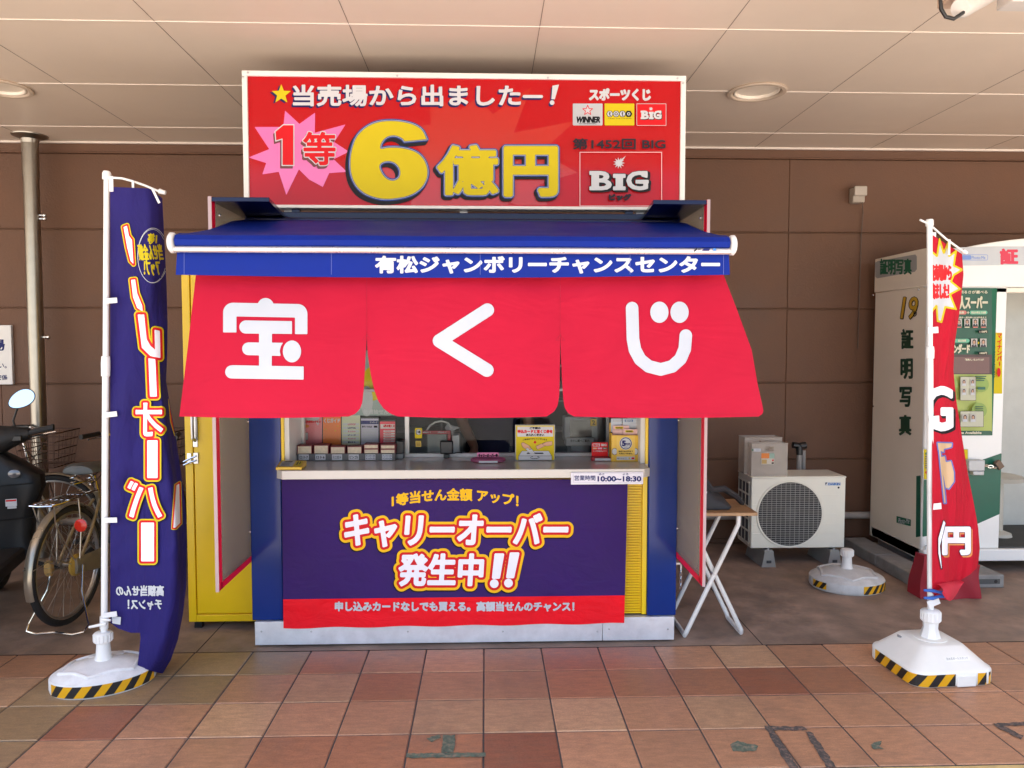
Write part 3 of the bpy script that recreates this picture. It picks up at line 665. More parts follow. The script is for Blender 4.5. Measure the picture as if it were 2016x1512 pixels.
A = Art(norf, .0018, curved=True)
for px, py in ((722, 664), (1103, 665)):
    A.put([CAP([(px - 9, py + 5), (px, py - 6), (px + 9, py + 5), (px - 9, py + 5)], .5)], [(thr, 0)], cell=.5)
    A.put([CAP([(px, py - 80), (px, py - 8)], .4)], [(thr, 0)], cell=.5)
for a, b in ((360, 690), (790, 1070), (1135, 1490)): A.put([CAP([(a, 814.5), (b, 814.5)], .45)], [(thr, 0)], cell=.6)
A.build('stitching', noren)

# ================================================================== BIG RED SIGN
SD = 4.05
sg = thing('lottery_sign', P(912, 412, SD), 'wide red framed sign with big yellow jackpot lettering on the booth roof', 'sign')
def quad(x0, y0, x1, y1, D): return P(x0, y0, D), P(x1, y1, D)
redm = mat('red_sign_face', (.44, .0045, .008), .09, var=.03, scale=1.0, spec=.25)
a, b = P(477, 144, SD), P(1347, 411, SD)
sx0, sx1, sz0, sz1 = a.x, b.x, Z(912, 412, SD), Z(912, 145, SD)
MB().box(sx0 + .01, sx1 - .01, SD, SD + .06, sz0 + .01, sz1 - .01, redm).build('sign_face', sg)
m = MB(); t = .027
m.box(sx0, sx1, SD - .012, SD + .07, sz1 - t, sz1, WPAINT).box(sx0, sx1, SD - .012, SD + .07, sz0, sz0 + t * .6, WPAINT)
m.box(sx0, sx0 + t, SD - .0125, SD + .07, sz0 + t * .6, sz1 - t, WPAINT).box(sx1 - t, sx1, SD - .0125, SD + .07, sz0 + t * .6, sz1 - t, WPAINT)
fr = m.build('frame', sg, bevel=.003)
m = MB()
for px, py in ((488, 143), (782, 149), (1079, 153), (1334, 154), (478, 152), (1345, 164)):
    q = P(px, py, SD - .0125); m.lathe([(.006, 0), (.005, .002), (1e-4, .003)], q, MET, 12, axis=Matrix(((1, 0, 0), (0, 0, -1), (0, 1, 0))))
m.each('screw', fr)
m = MB()
for px in (560, 912, 1265): q = X(px, 405, SD); m.box(q - .02, q + .02, SD + .07, SD + .12, ROOF - .0, sz1 - .1, MET)
for px in (580, 1240): q = X(px, 405, SD); m.box(q - .02, q + .02, SD + .02, SD + .05, ROOF + .011, sz0 + .012, navym)
m.each('support_post', sg)
SF = plane_fn(SD)
SP = lambda x, y: (400 + x / 2.016, 120 + y / 2.016)
star = zp2 = lambda pts: PG(*[SP(*p) for p in pts])
sh_n = mat('navy_shadow_print', (.014, .016, .09), .5, spec=.1); sh_k = mat('charcoal_shadow_print', (.02, .02, .024), .5, spec=.1)
A = Art(SF, .001, .0004)
A = Art(SF, .001, .0004, clip=lambda XX, YY: YY - 404)
A.put(STAR(940, 315, 150, 95, 11, sx=1.15, jit=.5), [(mat('orange_red_burst', (.47, .014, .007), .12, var=.02), 0)], cell=1.2)
A.build('faint_burst', sg)
A = Art(SF, .0016, .0004)
A.put(zp2([(180, 383), (262, 350), (204, 262), (318, 262), (325, 197), (382, 250), (444, 205), (443, 285), (565, 252), (520, 322), (578, 360), (518, 390), (570, 440), (500, 445), (475, 500), (420, 470), (380, 430), (330, 532), (300, 440), (235, 450), (250, 405)]), [(mat('pink_burst', (.80, .16, .42), .12, var=.02), 0)], cell=1.)
A.build('pink_burst', sg)
A = Art(SF, .0035, .0004)
A.put(STAR(*SP(310, 132), 19, 8, 5), [(sh_n, .6, -4, 2.5), (YEL_, .4)], cell=.7)
A.put(T('当売場から出ました', 578, 168, 1024, 208), [(sh_n, 1.7, -2.5, 3.6), (sh_n, 1.7, -1.2, 1.8), (mat('silver_white_print', (.58, .58, .61), .35, var=.03, spec=.2), 1.4)], cell=.8)
A.put(CAP([(1032, 190), (1066, 190)], 3.0), [(sh_n, .2, -2.5, 3.6), (MATS['silver_white_print'], 0)], cell=.8)
A.put([PG((1088, 169), (1100, 167), (1092, 195), (1086, 195)), EL(1087, 202, 4.2)], [(sh_n, .6, -2.5, 3.6), (MATS['silver_white_print'], .4)], cell=.8)
A.build('headline', sg)
A = Art(SF, .0035, .0004)
mr_ = mat('maroon_shadow_print', (.14, .03, .035), .4)
A.put(zp2([(285, 280), (318, 253), (360, 253), (360, 415), (313, 415), (313, 310), (288, 318)]), [(mr_, .8, -3, 5), (W_, 1.0), (RED_, -1.0)], cell=.6)
A.put(T('等', 598, 261, 659, 324), [(mr_, 3.4, -3, 5), (W_, 3.4), (RED_, 1.6)], cell=.7)
six_o = [(886, 310), (800, 318), (790, 305), (760, 293), (728, 299), (706, 322), (699, 353), (730, 344), (790, 345), (850, 362), (883, 400), (893, 450), (872, 500), (822, 535), (745, 548), (690, 545), (628, 520), (592, 470), (583, 410), (590, 350), (612, 292), (668, 248), (740, 236), (820, 246), (868, 270)]
six_h = [(695, 415), (715, 398), (745, 396), (772, 410), (785, 438), (780, 465), (755, 478), (728, 470), (708, 448)]
def smooth(pts, k=3):
    for _ in range(k): pts = [q for a, b in zip(pts, pts[1:] + pts[:1]) for q in ((a[0] * .75 + b[0] * .25, a[1] * .75 + b[1] * .25), (a[0] * .25 + b[0] * .75, a[1] * .25 + b[1] * .75))]
    return pts
six_o = six_o[:1] * 2 + six_o[1:2] * 2 + six_o[2:]
A.put(('seg', np.concatenate([zp2(smooth(six_o))[1], zp2(smooth(six_h))[1]])), [(sh_k, 5.5, -5, 7), (sh_k, 5.5, -2.5, 3.5), (mat('blue_outline_print', (.03, .06, .24), .4, spec=.15), 4.6), (W_, 2.2), (MATS['blue_outline_print'], 1.4), (YEL_, .2)], cell=.7)
A.put(T('億', 864, 289, 978, 381), [(sh_k, 8, -4, 5), (sh_k, 8, -2, 2.5), (MATS['blue_outline_print'], 7.2), (W_, 5.2), (MATS['blue_outline_print'], 4.4), (YEL_, 3.4)], cell=.6)
A.put(T('円', 996, 292, 1094, 383), [(sh_k, 9, -4, 5), (sh_k, 9, -2, 2.5), (MATS['blue_outline_print'], 8.4), (W_, 6.4), (MATS['blue_outline_print'], 5.6), (YEL_, 4.6)], cell=.6)
A.build('jackpot_lettering', sg)
A = Art(SF, .0035, .0004)
A.put(T('スポーツくじ', 1161, 175, 1280, 197), [(W_, 1.5)], cell=.7)
A.put(RC(*SP(1467, 169), *SP(1585, 256)), [(GREY_, 0)])
A.put(STAR(*SP(1526, 196), 10, 4.2, 5), [(RED_, .9), (W_, -.6)], cell=.5)
A.put(T('WINNER', *SP(1480, 222), *SP(1574, 244), shear=.15), [(K_, .8)], cell=.45); A.put(T('SOCCER BASKETBALL', *SP(1492, 247), *SP(1562, 251)), [(K_, .05)], cell=.3)
A.put(RC(*SP(1593, 169), *SP(1711, 256)), [(YEL_, 0)])
for k, ch_ in enumerate('toto'):
    cx_ = 1614 + k * 25; hexp = [(cx_ + 13 * math.cos(R(60 * q)), 210 + 13 * math.sin(R(60 * q))) for q in range(6)]
    A.put(zp2(hexp), [(K_, .5), ((W_ if k < 3 else K_), -.6)], cell=.4)
    if ch_ == 't': A.put(T('t', *SP(cx_ - 3.5, 203), *SP(cx_ + 4, 217)), [(K_, .35)], cell=.3)
    else: A.put(EL(*SP(cx_, 210), 2.4), [((K_ if k < 3 else W_), .8), ((W_ if k < 3 else K_), -.7)], cell=.35)
A.put(T('FOR ALL SPORTS OF JAPAN', *SP(1607, 227), *SP(1700, 231)), [(sh_k, .03)], cell=.3)
x0, y0 = SP(1720, 169); x1, y1 = SP(1838, 257)
A.put(RC(x0, y0, x1, y1), [(W_, 0), (RED_, -.9)])
def slab(x0, y0, x1, y1):     # BIG in slab letters, as shapes in a unit frame
    f = lambda u, v: (x0 + u * (x1 - x0), y0 + v * (y1 - y0)); g = lambda *p: PG(*[f(*q) for q in p]); S = []
    B = T('B', *f(.035, .0), *f(.36, 1.0)); S.append(B)
    S += [g((0, 0), (.15, 0), (.15, .13), (0, .13)), g((0, .87), (.15, .87), (.15, 1), (0, 1)), g((.05, .05), (.14, .05), (.14, .95), (.05, .95))]
    S += [g((.41, .16), (.60, .16), (.60, .30), (.41, .30)), g((.41, .87), (.60, .87), (.60, 1), (.41, 1)), g((.455, .2), (.555, .2), (.555, .95), (.455, .95))]
    S += [T('G', *f(.64, .0), *f(.99, 1.0)), g((.80, .5), (1.0, .5), (1.0, .62), (.80, .62)), g((.90, -.0), (.98, -.0), (.98, .3), (.90, .22))]
    return S
A.put(slab(*SP(1738, 199), *SP(1818, 229)), [(sh_k, 1.6, 1, 1), (W_, 1.0)], cell=.45); A.put(STAR(*SP(1777, 190), 4.5, 2, 8), [(W_, 0)], cell=.4)
A.put(T('第1452回 BIG', *SP(1468, 308), *SP(1834, 350)), [(mat('dark_grey_print', (.03, .025, .035), .5, spec=.1), .7)], cell=.7)
x0, y0 = SP(1494, 361); x1, y1 = SP(1821, 577)
for r_ in ((x0, y0, x1, y0 + 1.3), (x0, y1 - 1.3, x1, y1), (x0, y0, x0 + 1.3, y1), (x1 - 1.3, y0, x1, y1)): A.put(RC(*r_), [(mat('pale_pink_print', (.75, .5, .5), .4), 0)], cell=.6)
A.put(slab(*SP(1536, 440), *SP(1765, 510)), [(sh_k, 3.4, 3.5, 2.5), (sh_k, 2.6), (W_, 1.6)], cell=.8)
A.put(STAR(*SP(1650, 405), 12, 5.5, 11, a0=-98), [(W_, 0)], cell=.6); A.put(PG(SP(1648, 400), SP(1678, 376), SP(1655, 408)), [(W_, 0)], cell=.5)
A.put(T('ビッグ', *SP(1612, 530), *SP(1697, 552)), [(MATS['dark_grey_print'], 1.4)], cell=.6)
A.build('logo_lettering', sg)

# ================================================================== PURPLE BANNER
ban = mat('purple_banner_cloth', (.037, .011, .115), .7, var=.08, scale=6, bump=.2, bscale=600, spec=.25, wr=(.25, 6, (1, 1, 1.6))); banr = mat('red_banner_cloth', (.88, .006, .016), .7, var=.06, scale=6, bump=.2, bscale=600, spec=.25, wr=(.35, 7, (1, 1, 2.2)))
bn = thing('lottery_banner', P(895, 1235, 4.05), 'purple cloth banner with red hem and white carryover lettering below the counter', 'banner')
def banf(px, py, off):
    t = (py - 945) / 290.
    return P(px, py, 3.995 + .010 * t - .006 * math.sin(px / 37.) * t * t - .004 * math.sin(px / 71. + py / 60.) - .004 * math.exp(-((py - 1185 + (px - 900) * .02) / 12.) ** 2) * math.sin(px / 23. + 1) - off)
yred = lambda px: 1180 - 8 * (px - 556) / 680.
def bt(u, v):
    px0 = 555 + 3 * v; px1 = 1236 - 7 * v; px = px0 + (px1 - px0) * u; return px
def b1(u, v): px = bt(u, v * .82); return banf(px, 944 + (yred(px) - 944) * v, 0)
def b2(u, v): px = bt(u, .82 + .18 * v); return banf(px, yred(px) + (1237 - 10 * u + 1.2 * math.sin(u * 31) - yred(px)) * v, 0)
m = MB(); m.grid(b1, 80, 40, ban); m.grid(b2, 80, 12, banr); m.build('cloth', bn, fixn=False)
A = Art(banf, .0016, .0004, curved=True)
oy = mat('orange_yellow_print', (.90, .50, .02), .6, spec=.1)
A.put(T('1等当せん金額 アップ！', 772, 962, 1020, 985, arc=13), [(oy, 1.0)], cell=.8)
LAY = [(K_, 13.5, -1, 1.5), (oy, 12.5), (RED_, 7.5), (mat('white_cloth_print', (.88, .86, .92), .6, var=.03), 2.6)]
A.put([T('キャリーオーバー', 678, 1013, 1114, 1075, shear=.08)], LAY, cell=1.1)
A.put([T('発生中', 785, 1092, 948, 1152, shear=.06), PG((976, 1092), (990, 1092), (982, 1137), (971, 1137)), EL(973, 1149, 6), PG((1006, 1090), (1020, 1090), (1010, 1136), (999, 1136)), EL(1001, 1148, 6)], LAY, cell=1.1)
A.put(T('申し込みカードなしでも買える。高額当せんのチャンス！', 660, 1185, 1130, 1203, arc=0), [(W_, 1.0)], cell=.7)
A.build('lettering', bn)
# business hours plate
hp = thing('hours_plate', P(1195, 953, 3.87), 'white plate with opening hours hanging on the right front of the counter', 'sign')
a, b = P(1124, 930, 3.873), P(1266, 953, 3.873)
MB().box(a.x, b.x, 3.870, 3.8785, b.z, a.z, mat('pale_lilac_plate', (.74, .71, .78), .35, var=.02)).build('plate', hp, bevel=.002)
A = Art(plane_fn(3.870), .0006, .0003)
x0, y0, x1, y1 = 1128.5, 932, 1263, 950.5
for r_ in ((x0, y0, x1, y0 + .5), (x0, y1 - .5, x1, y1), (x0, y0, x0 + .5, y1), (x1 - .5, y0, x1, y1)): A.put(RC(*r_), [(GREY_, 0)], cell=.4)
A.put(T('営業時間', 1131, 936, 1172, 946), [(NAVY_, .12)], cell=.35); A.put(T('10:00~18:30', 1177, 938, 1262, 947.5), [(NAVY_, .65)], cell=.35)
A.put(T('あさ', 1179, 931.5, 1190, 935.5), [(NAVY_, .05)], cell=.3); A.put(T('よる', 1226, 931.5, 1237, 935.5), [(NAVY_, .05)], cell=.3); A.build('lettering', hp)

# ================================================================== THINGS ON AND BEHIND THE COUNTER
def pbox(m, x0, y0, x1, y1, D, depth, mt):
    a, b = P(x0, y0, D), P(x1, y1, D); return m.box(a.x, b.x, D, D + depth, b.z, a.z, mt)
T0 = CZ + .0008
def on(px0, px1, ytop, D, depth, mt, m=None, z0=None):   # a box standing on the counter top
    m = m or MB(); a, b = P(px0, ytop, D), P(px1, ytop, D); return m.box(a.x, b.x, D, D + depth, T0 if z0 is None else z0, a.z, mt)
# card rack with six stacks
cr = thing('card_rack', P(681, 908, 4.26), 'grey rack holding six bundles of entry cards at the left of the counter', 'card rack')
rk = mat('grey_rack', (.10, .105, .11), .45); paper = mat('cream_paper_edges', (.62, .54, .40), .8, var=.12, scale=60); red_d = mat('dark_red_card', (.16, .012, .02), .5)
RD = 4.20; zr = Z(680, 893, RD); x0, x1 = X(584, 895, RD), X(778, 895, RD)
MB().box(x0, x1, RD, RD + .09, T0, zr, rk).build('tray', cr, bevel=.003)
MB().box(x0, x1, RD + .085, RD + .1, zr, zr + .035, BLK).build('divider', cr)
labs = ['ロト7', 'ロト6', 'ミニロト', 'ビンゴ5', 'ナンバーズ4', 'ナンバーズ3']
for k in range(6):
    c0 = 585 + k * 32.8; yt = [877, 876, 879, 879, 875, 876][k]
    a, b = X(c0, 885, RD - .004), X(c0 + 29, 885, RD - .004)
    bd = MB(); zt = Z(680, yt, RD - .004)
    if k < 4: bd.box(a + .004, b - .004, RD - .004, RD + .08, zr + .002, zt - .004, paper)
    else:
        zm = (zr + zt) / 2; bd.box(a + .004, b - .004, RD - .004, RD + .08, zr + .002, zm - .004, paper).box(a + .004, b - .004, RD - .004, RD + .08, zm + .004, zt - .004, paper).box(a + .002, b - .002, RD - .002, RD + .08, zm - .004, zm + .004, red_d)
    bd.box(a + .002, b - .002, RD - .002, RD + .08, zt - .004, zt, red_d).box(b - .004, b, RD - .003, RD + .08, zr, zt, red_d).box(a, a + .004, RD - .003, RD + .08, zr, zt, red_d)
    bd.build('card_bundle', cr)
    A = Art(plane_fn(RD), .0012, .0004); A.put(RC(c0 + 3, 894.5, c0 + 23, 905.5), [(W_, 0)])
    if k < 4: A.put(T(labs[k], c0 + 5, 897.3, c0 + 21, 902.8), [(sh_k, .15)], cell=.35)
    else: A.put(T(labs[k], c0 + 4, 895.6, c0 + 22, 899.2), [(NAVY_, .1)], cell=.3); A.put(T(labs[9 - k], c0 + 4, 900.8, c0 + 22, 904.4), [(NAVY_, .1)], cell=.3)
    A.build('label', cr)
# yellow sloped tray
yt_ = thing('yellow_notice_stand', P(575, 927, 3.97), 'small yellow sloping notice stand on the left end of the counter', 'notice stand')
a, b = X(543, 927, 3.90), X(594, 927, 3.90); a2, b2_ = X(556, 908, 4.06), X(607, 908, 4.06); zf, zb = T0 + .014, T0 + .03
yb = mat('yellow_plastic', (.72, .44, .02), .35)
MB().add([(a, 3.90, T0), (b, 3.90, T0), (b2_, 4.02, T0), (a2, 4.02, T0), (a, 3.90, zf), (b, 3.90, zf), (b2_, 4.02, zb), (a2, 4.02, zb)], [(0, 1, 2, 3), (4, 5, 6, 7), (0, 1, 5, 4), (1, 2, 6, 5), (2, 3, 7, 6), (3, 0, 4, 7)], yb).build('stand', yt_, bevel=.002)
def yf(px, py, off):
    u, v = px, py; p0 = Vector((a, 3.90, zf)); p1 = Vector((b, 3.90, zf)); p3 = Vector((a2, 4.02, zb)); return p0 + (p1 - p0) * u + (p3 - p0) * v + Vector((0, 0, off))
mm = MB()
def yq(u0, v0, u1, v1, mt, off): mm.add([yf(u0, v0, off), yf(u1, v0, off), yf(u1, v1, off), yf(u0, v1, off)], [(0, 1, 2, 3)], mt)
yq(.1, .12, .62, .9, GREY_, .001); yq(.66, .15, .93, .9, YEL_, .0012)
for k in range(5): yq(.16, .2 + k * .1, .5 - .05 * (k % 2), .24 + k * .1, K_, .0016)
yq(.2, .72, .52, .84, sh_k, .0016); yq(.73, .3, .78, .8, K_, .0018); yq(.83, .4, .87, .8, K_, .0018)
mm.build('notice_sheet', yt_)
# leaflets standing behind the left pane
lf = [((598, 822, 634, 876), (.80, .24, .28), 'pink leaflet with a speech bubble', 'pink'), ((636, 823, 671, 877), (.85, .20, .03), 'orange guide leaflet', 'orange'), ((673, 820, 709, 876), (.60, .62, .42), 'green and white striped price leaflet', 'green'), ((711, 828, 745, 874), (.50, .46, .60), 'violet headed timetable leaflet', 'violet'), ((748, 834, 778, 874), (.78, .05, .09), 'red lottery calendar leaflet', 'red')]
LD = 4.39
for (x0, y0, x1, y1), colr, nm, kk in lf:
    th = thing('leaflet', P((x0 + x1) / 2, y1, LD), nm + ' standing behind the left window pane', 'leaflet', 'leaflets behind the left window pane')
    m = MB(); q0, q1 = P(x0 - 1, 790, LD + .002), P(x1 + 1, y1, LD + .002); m.box(q0.x, q1.x, LD + .001, LD + .05, .8905, Z(680, y0 - 6, LD), BLK); m.build('leaflet_holder', th)
    A = Art(plane_fn(LD), .0004, .0004); A.put(RC(x0, y0 - 4, x1, y1 + 4), [(mat(kk + '_leaflet', colr, .5), 0)])
    if kk == 'pink':
        A.put(T('会員登録の手引き', x0 + 2, 828, x1 - 3, 832.5), [(RED_, .3)], cell=.35); A.put([EL(615, 821, 14, 9), PG((618, 826), (630, 828), (626, 838))], [(W_, 0)], cell=.5); A.put(RC(600, 852, 606, 866, 1), [(K_, .5), (W_, 0)], cell=.5)
        A.put(EL(604, 839, 5, 3), [(ORG_, 0)], cell=.5); A.put(T('会員登録の手引き', x0 + 2, 828, x1 - 3, 832.5), [(RED_, .3)], cell=.35)
    if kk == 'orange': A.put(T('くじガイド', x0 + 2, 824, x1 - 2, 832), [(W_, .4)], cell=.4); A.put([EL(641, 845, 1.2), EL(665, 839, 1), EL(660, 848, 1.2)], [(YEL_, 0)], cell=.4)
    if kk == 'green':
        for r_ in range(6): A.put(RC(x0 + 2, 833 + r_ * 7, x1 - 2, 837.5 + r_ * 7, 2), [(W_, 0)], cell=.5); A.put(T(['LOTO7', 'LOTO6', 'ミニロト', 'ビンゴ', 'ナンバーズ', '着せかえ'][r_], x0 + 12, 834 + r_ * 7, x1 - 9, 837 + r_ * 7), [(RED_ if r_ % 2 == 0 else K_, .15)], cell=.3)
    if kk == 'violet':
        A.put(RC(x0, y0, x1, y0 + 7), [(NAVY_, 0)]); A.put(T('ナンバーズ', x0 + 17, y0 + 1.6, x1 - 2, y0 + 5), [(W_, .1)], cell=.3); A.put(T('数字と今の出目', x0 + 2, 838, x1 - 13, 842), [(K_, .1)], cell=.3); A.put(RC(x1 - 9, 838, x1 - 2, 842), [(K_, 0)])
        for r_ in range(9): A.put(RC(x0 + 2, 845 + r_ * 3, x1 - 2, 846.2 + r_ * 3), [(GREY_, .2)])
    if kk == 'red':
        A.put(RC(x0 + 1, y0 + 1, x1 - 1, y0 + 10), [(mat('pale_leaflet', (.7, .6, .6), .5), 0)]); A.put(T('6月の宝くじ', x0 + 7, y0 + 2, x1 - 1, y0 + 7), [(RED_, .4)], cell=.35)
        for r_ in range(5): A.put(RC(x0 + 7, 847 + r_ * 5, x1 - 1, 850.5 + r_ * 5), [(MATS['pale_leaflet'], 0)]); A.put(RC(x0 + 9, 848 + r_ * 5, x1 - 8, 849 + r_ * 5), [(RED_, 0)])
    A.build('print', th)
# pen cup
m = MB(); p = P(583, 905, 4.27); m.lathe([(.014, 0), (.016, .06), (.014, .06), (.013, .004)], (p.x, 4.27, T0), BLK, 14)
for k in range(3): m.tube([(p.x, 4.27, T0 + .03), (p.x + .008 * (k - 1), 4.265, T0 + .12 + .01 * k)], .004, BLK, 8)
tag(m.build('pen_holder'), 'black pen cup with pens at the left inside of the window', 'pen holder')
# black card terminal beside the rack
th = thing('card_terminal', P(786, 908, 4.36), 'black upright terminal standing right of the card rack', 'card terminal')
on(779, 795, 868, 4.27, .05, BLK).build('terminal_body', th, bevel=.006); on(779, 794, 893, 4.255, .014, mat('dark_steel', (.12, .12, .125), .3, .6)).build('keypad', th, bevel=.003)
# small black speaker
th = thing('counter_speaker', P(880, 898, 4.375), 'small black square customer display on the window sill', 'customer display')
p0, p1 = P(866, 868, 4.28), P(892, 897, 4.28); MB().box(p0.x, p1.x, 4.28, 4.315, T0 + .022, p0.z, BLK).build('screen_case', th, bevel=.008)
MB().box(p0.x + .02, p1.x - .02, 4.275, 4.315, T0, T0 + .022, BLK).build('foot', th, bevel=.003)
MB().tube([P(891, 893, 4.31), P(900, 891, 4.32), P(908, 891, 4.33), P(914, 896, 4.35), P(918, 893, 4.42)], .0028, BLK, 8).build('cable', th)
# pink change dish
th = thing('coin_tray', P(961, 908, 4.2), 'clear pink money dish with a pink carryover tag on the counter', 'money dish')
pk = glass('pink_acrylic', (.85, .45, .6), .05, 1.0, clear=((.62, .2, .36), .6)); cx_ = X(961, 905, 4.15)
MB().lathe([(1e-4, .002), (.9, .002), (1., .006), (1.0, .018), (.95, .022), (.94, .008), (1e-4, .006)], (cx_, 4.13, T0), pk, 32, sx=.094, sy=.055).build('dish', th)
MB().box(cx_ - .05, cx_ + .05, 4.073, 4.0755, T0 + .004, T0 + .014, W_).build('white_label', th)
p0, p1 = P(939, 891, 4.17), P(982, 902, 4.17); MB().box(p0.x, p1.x, 4.17, 4.178, T0 + .022, p0.z, PINK_).build('tag_plate', th, bevel=.003)
A = Art(plane_fn(4.17), .0006); A.put(T('キャリーオーバー中', 942, 893.5, 979.5, 899.5), [(K_, .45)], cell=.35); A.build('lettering', th)
# yellow collection box sign
yc = thing('card_return_sign', P(1054, 908, 4.24), 'yellow framed notice asking for used cards, standing on the counter', 'notice')
YD = 4.17; p0, p1 = P(1014, 836, YD), P(1093, 908, YD)
MB().box(p0.x, p1.x, YD, YD + .012, T0, p0.z, mat('clear_holder', (.25, .26, .24), .15)).build('holder', yc, bevel=.002)
MB().box(p0.x + .02, p1.x - .02, YD + .012, YD + .06, T0, T0 + .006, MATS['clear_holder']).build('holder_foot', yc)
A = Art(plane_fn(YD), .0006, .0003)
A.put(RC(1016, 838, 1091, 906), [(YEL_, 0)]); A.put(RC(1018.5, 840, 1089, 859.5), [(W_, 0)])
A.put(T('ご不要の', 1043, 840.8, 1064, 844.8), [(K_, .35)], cell=.33); A.put(T('申込カードと宝くじ券を', 1019.5, 846.3, 1087.5, 852.6), [(RED_, .5)], cell=.35); A.put(T('お入れください', 1036, 854, 1071, 858.4), [(K_, .35)], cell=.33)
A.put(T('ご来店ありがとうございます', 1029, 862, 1077, 865.5, arc=2.2), [(sh_k, .1)], cell=.33)
A.put([PG((1051.5, 868), (1055, 868), (1055, 870.5), (1057, 870.5), (1053.2, 874), (1049.6, 870.5), (1051.5, 870.5))], [(RED_, 0)], cell=.4)
hnd = mat('drawn_skin', (.62, .34, .20), .5)
A.put(PG((1021, 905.5), (1021, 898), (1028, 888), (1080, 888), (1086, 898), (1086, 905.5)), [(K_, .5), (W_, 0)], cell=.5); A.put(RC(1021, 897.3, 1086, 898), [(sh_k, 0)], cell=.4); A.put(PG((1038, 891), (1069, 891), (1070.5, 893.5), (1036.5, 893.5)), [(sh_k, 0)], cell=.5)
A.put(PG((1034, 883), (1042, 877.5), (1053, 893), (1044, 893.3)), [(K_, .35), (W_, 0)], cell=.5)
A.put(PG((1026, 873), (1030, 871), (1041, 877), (1046, 884), (1043, 885.5), (1039, 881), (1034, 884), (1029, 880)), [(K_, .35), (hnd, 0)], cell=.5)
A.put(PG((1055, 878.5), (1073, 871), (1075, 877), (1058, 885)), [(K_, .35), (hnd, 0)], cell=.5); A.put(PG((1068, 874), (1076, 870), (1087, 869), (1087, 876), (1078, 878), (1071, 877)), [(K_, .35), (hnd, 0)], cell=.5)
A.put(CAP([(1044, 901), (1049, 903), (1056, 903), (1062, 900.5)], .5), [(K_, 0)], cell=.4); A.put(CAP([(1046, 898.5), (1049, 898.8)], .4), [(K_, 0)], cell=.4); A.put(CAP([(1058, 898.8), (1061, 898.4)], .4), [(K_, 0)], cell=.4)
A.build('print', yc)
# red leaflet stand
th = thing('leaflet_stand', P(1183, 908, 4.22), 'small red leaflet stand holding a stack of leaflets', 'leaflet stand')
RS = 4.15; on(1165, 1197, 871, RS + .04, .006, RED_).build('back_panel', th, bevel=.001)
m = on(1165, 1199, 900, RS, .046, mat('red_card', (.36, .012, .02), .5)); m.build('tray', th, bevel=.001)
p = X(1172, 905, RS - .012); MB().box(p, p + .085, RS - .014, RS + .03, T0 + .003, T0 + .016, W_).box(p, p + .085, RS - .013, RS + .03, T0 + .016, T0 + .018, red_d).build('leaflet_stack', th)
A = Art(plane_fn(RS + .04), .0006); A.put(RC(1167, 873, 1181, 879), [(GREY_, 0)]); A.put(T('BIG', 1168.5, 874.2, 1179, 878), [(RED_, .3)], cell=.33); A.put(T('BIG', 1184, 874, 1194, 878), [(W_, .4)], cell=.33)
for k, mt in enumerate((ORG_, PINK_, GRN_)): A.put(RC(1166.5 + k * 10, 881, 1175.5 + k * 10, 884.5), [(mt, 0)]); A.put(T('BIG', 1168.5 + k * 10, 881.7, 1174 + k * 10, 884), [(W_, .1)], cell=.3)
A.put(T('くじを始めよう！', 1167, 886.5, 1194, 889.5), [(W_, .1)], cell=.3); A.build('print', th)
# yellow card box with cards
th = thing('card_box', P(1232, 911, 4.19), 'yellow card box with a round 5 badge filled with pink and blue entry cards', 'card box')
CB = 4.12
m = MB(); p0, p1 = P(1204, 857, CB), P(1261, 911, CB); dz = .075
m.box(p0.x, p1.x, CB, CB + .004, T0, p0.z, yb).box(p0.x, p1.x, CB + dz, CB + dz + .004, T0, p0.z + .06, yb).box(p0.x, p0.x + .004, CB + .004, CB + dz, T0, p0.z + .01, yb).box(p1.x - .004, p1.x, CB + .004, CB + dz, T0, p0.z + .01, yb); m.build('box', th, bevel=.001)
pkc = mat('pink_card', (.72, .48, .45), .6); blc = mat('blue_card', (.52, .58, .64), .6)
for (x0, y0, x1, y1), dd, mt, st in (((1203, 824, 1224, 850), .062, blc, GREY_), ((1226, 824, 1257, 850), .058, blc, mat('blue_stamp', (.03, .12, .32), .5)), ((1207, 838, 1238, 862), .045, pkc, YEL_), ((1227, 845, 1259, 862), .025, pkc, YEL_), ((1206, 847, 1226, 862), .035, pkc, None)):
    q0, q1 = P(x0, y0, CB + dd), P(x1, y1, CB + dd); o = MB().box(q0.x, q1.x, CB + dd, CB + dd + .006, q1.z - .05, q0.z, mt).build('entry_card', th)
    if st:
        A = Art(plane_fn(CB + dd), .0005); A.put(RC(x0 + 4, y0 + 2, x0 + 20, y0 + 6.5, 1), [(st, 0)], cell=.5); A.put(T('BIG' if st is not YEL_ else 'toto', x0 + 6, y0 + 3, x0 + 18, y0 + 5.7), [(K_ if st is YEL_ else W_, .2)], cell=.33); A.build('print', o); 
A = Art(plane_fn(CB), .0006, .0003)
for cx_ in (1210, 1251): A.put(EL(cx_, 889, 5, 6), [(K_, .8), (W_, 0)], cell=.5)
A.put(RC(1214, 858, 1250, 907), [(mat('pale_yellow_print', (.74, .50, .08), .5), 0)]); A.put(EL(1232, 873, 12), [(W_, 0.5), (NAVY_, -.3), (W_, -1.8)], cell=.5)
A.put(T('5', 1225, 868, 1231.5, 877.5), [(NAVY_, .9)], cell=.4); A.put(T('万円', 1232, 872.5, 1240.5, 877), [(NAVY_, .25)], cell=.33); A.put(T('以内', 1229, 879, 1235, 881.5), [(NAVY_, .05)], cell=.3)
A.put(T('当店では5万円まで', 1218, 887, 1246, 890), [(K_, .1)], cell=.3); A.put(T('お支払いできます。', 1219, 891.5, 1245, 894.5), [(K_, .1)], cell=.3)
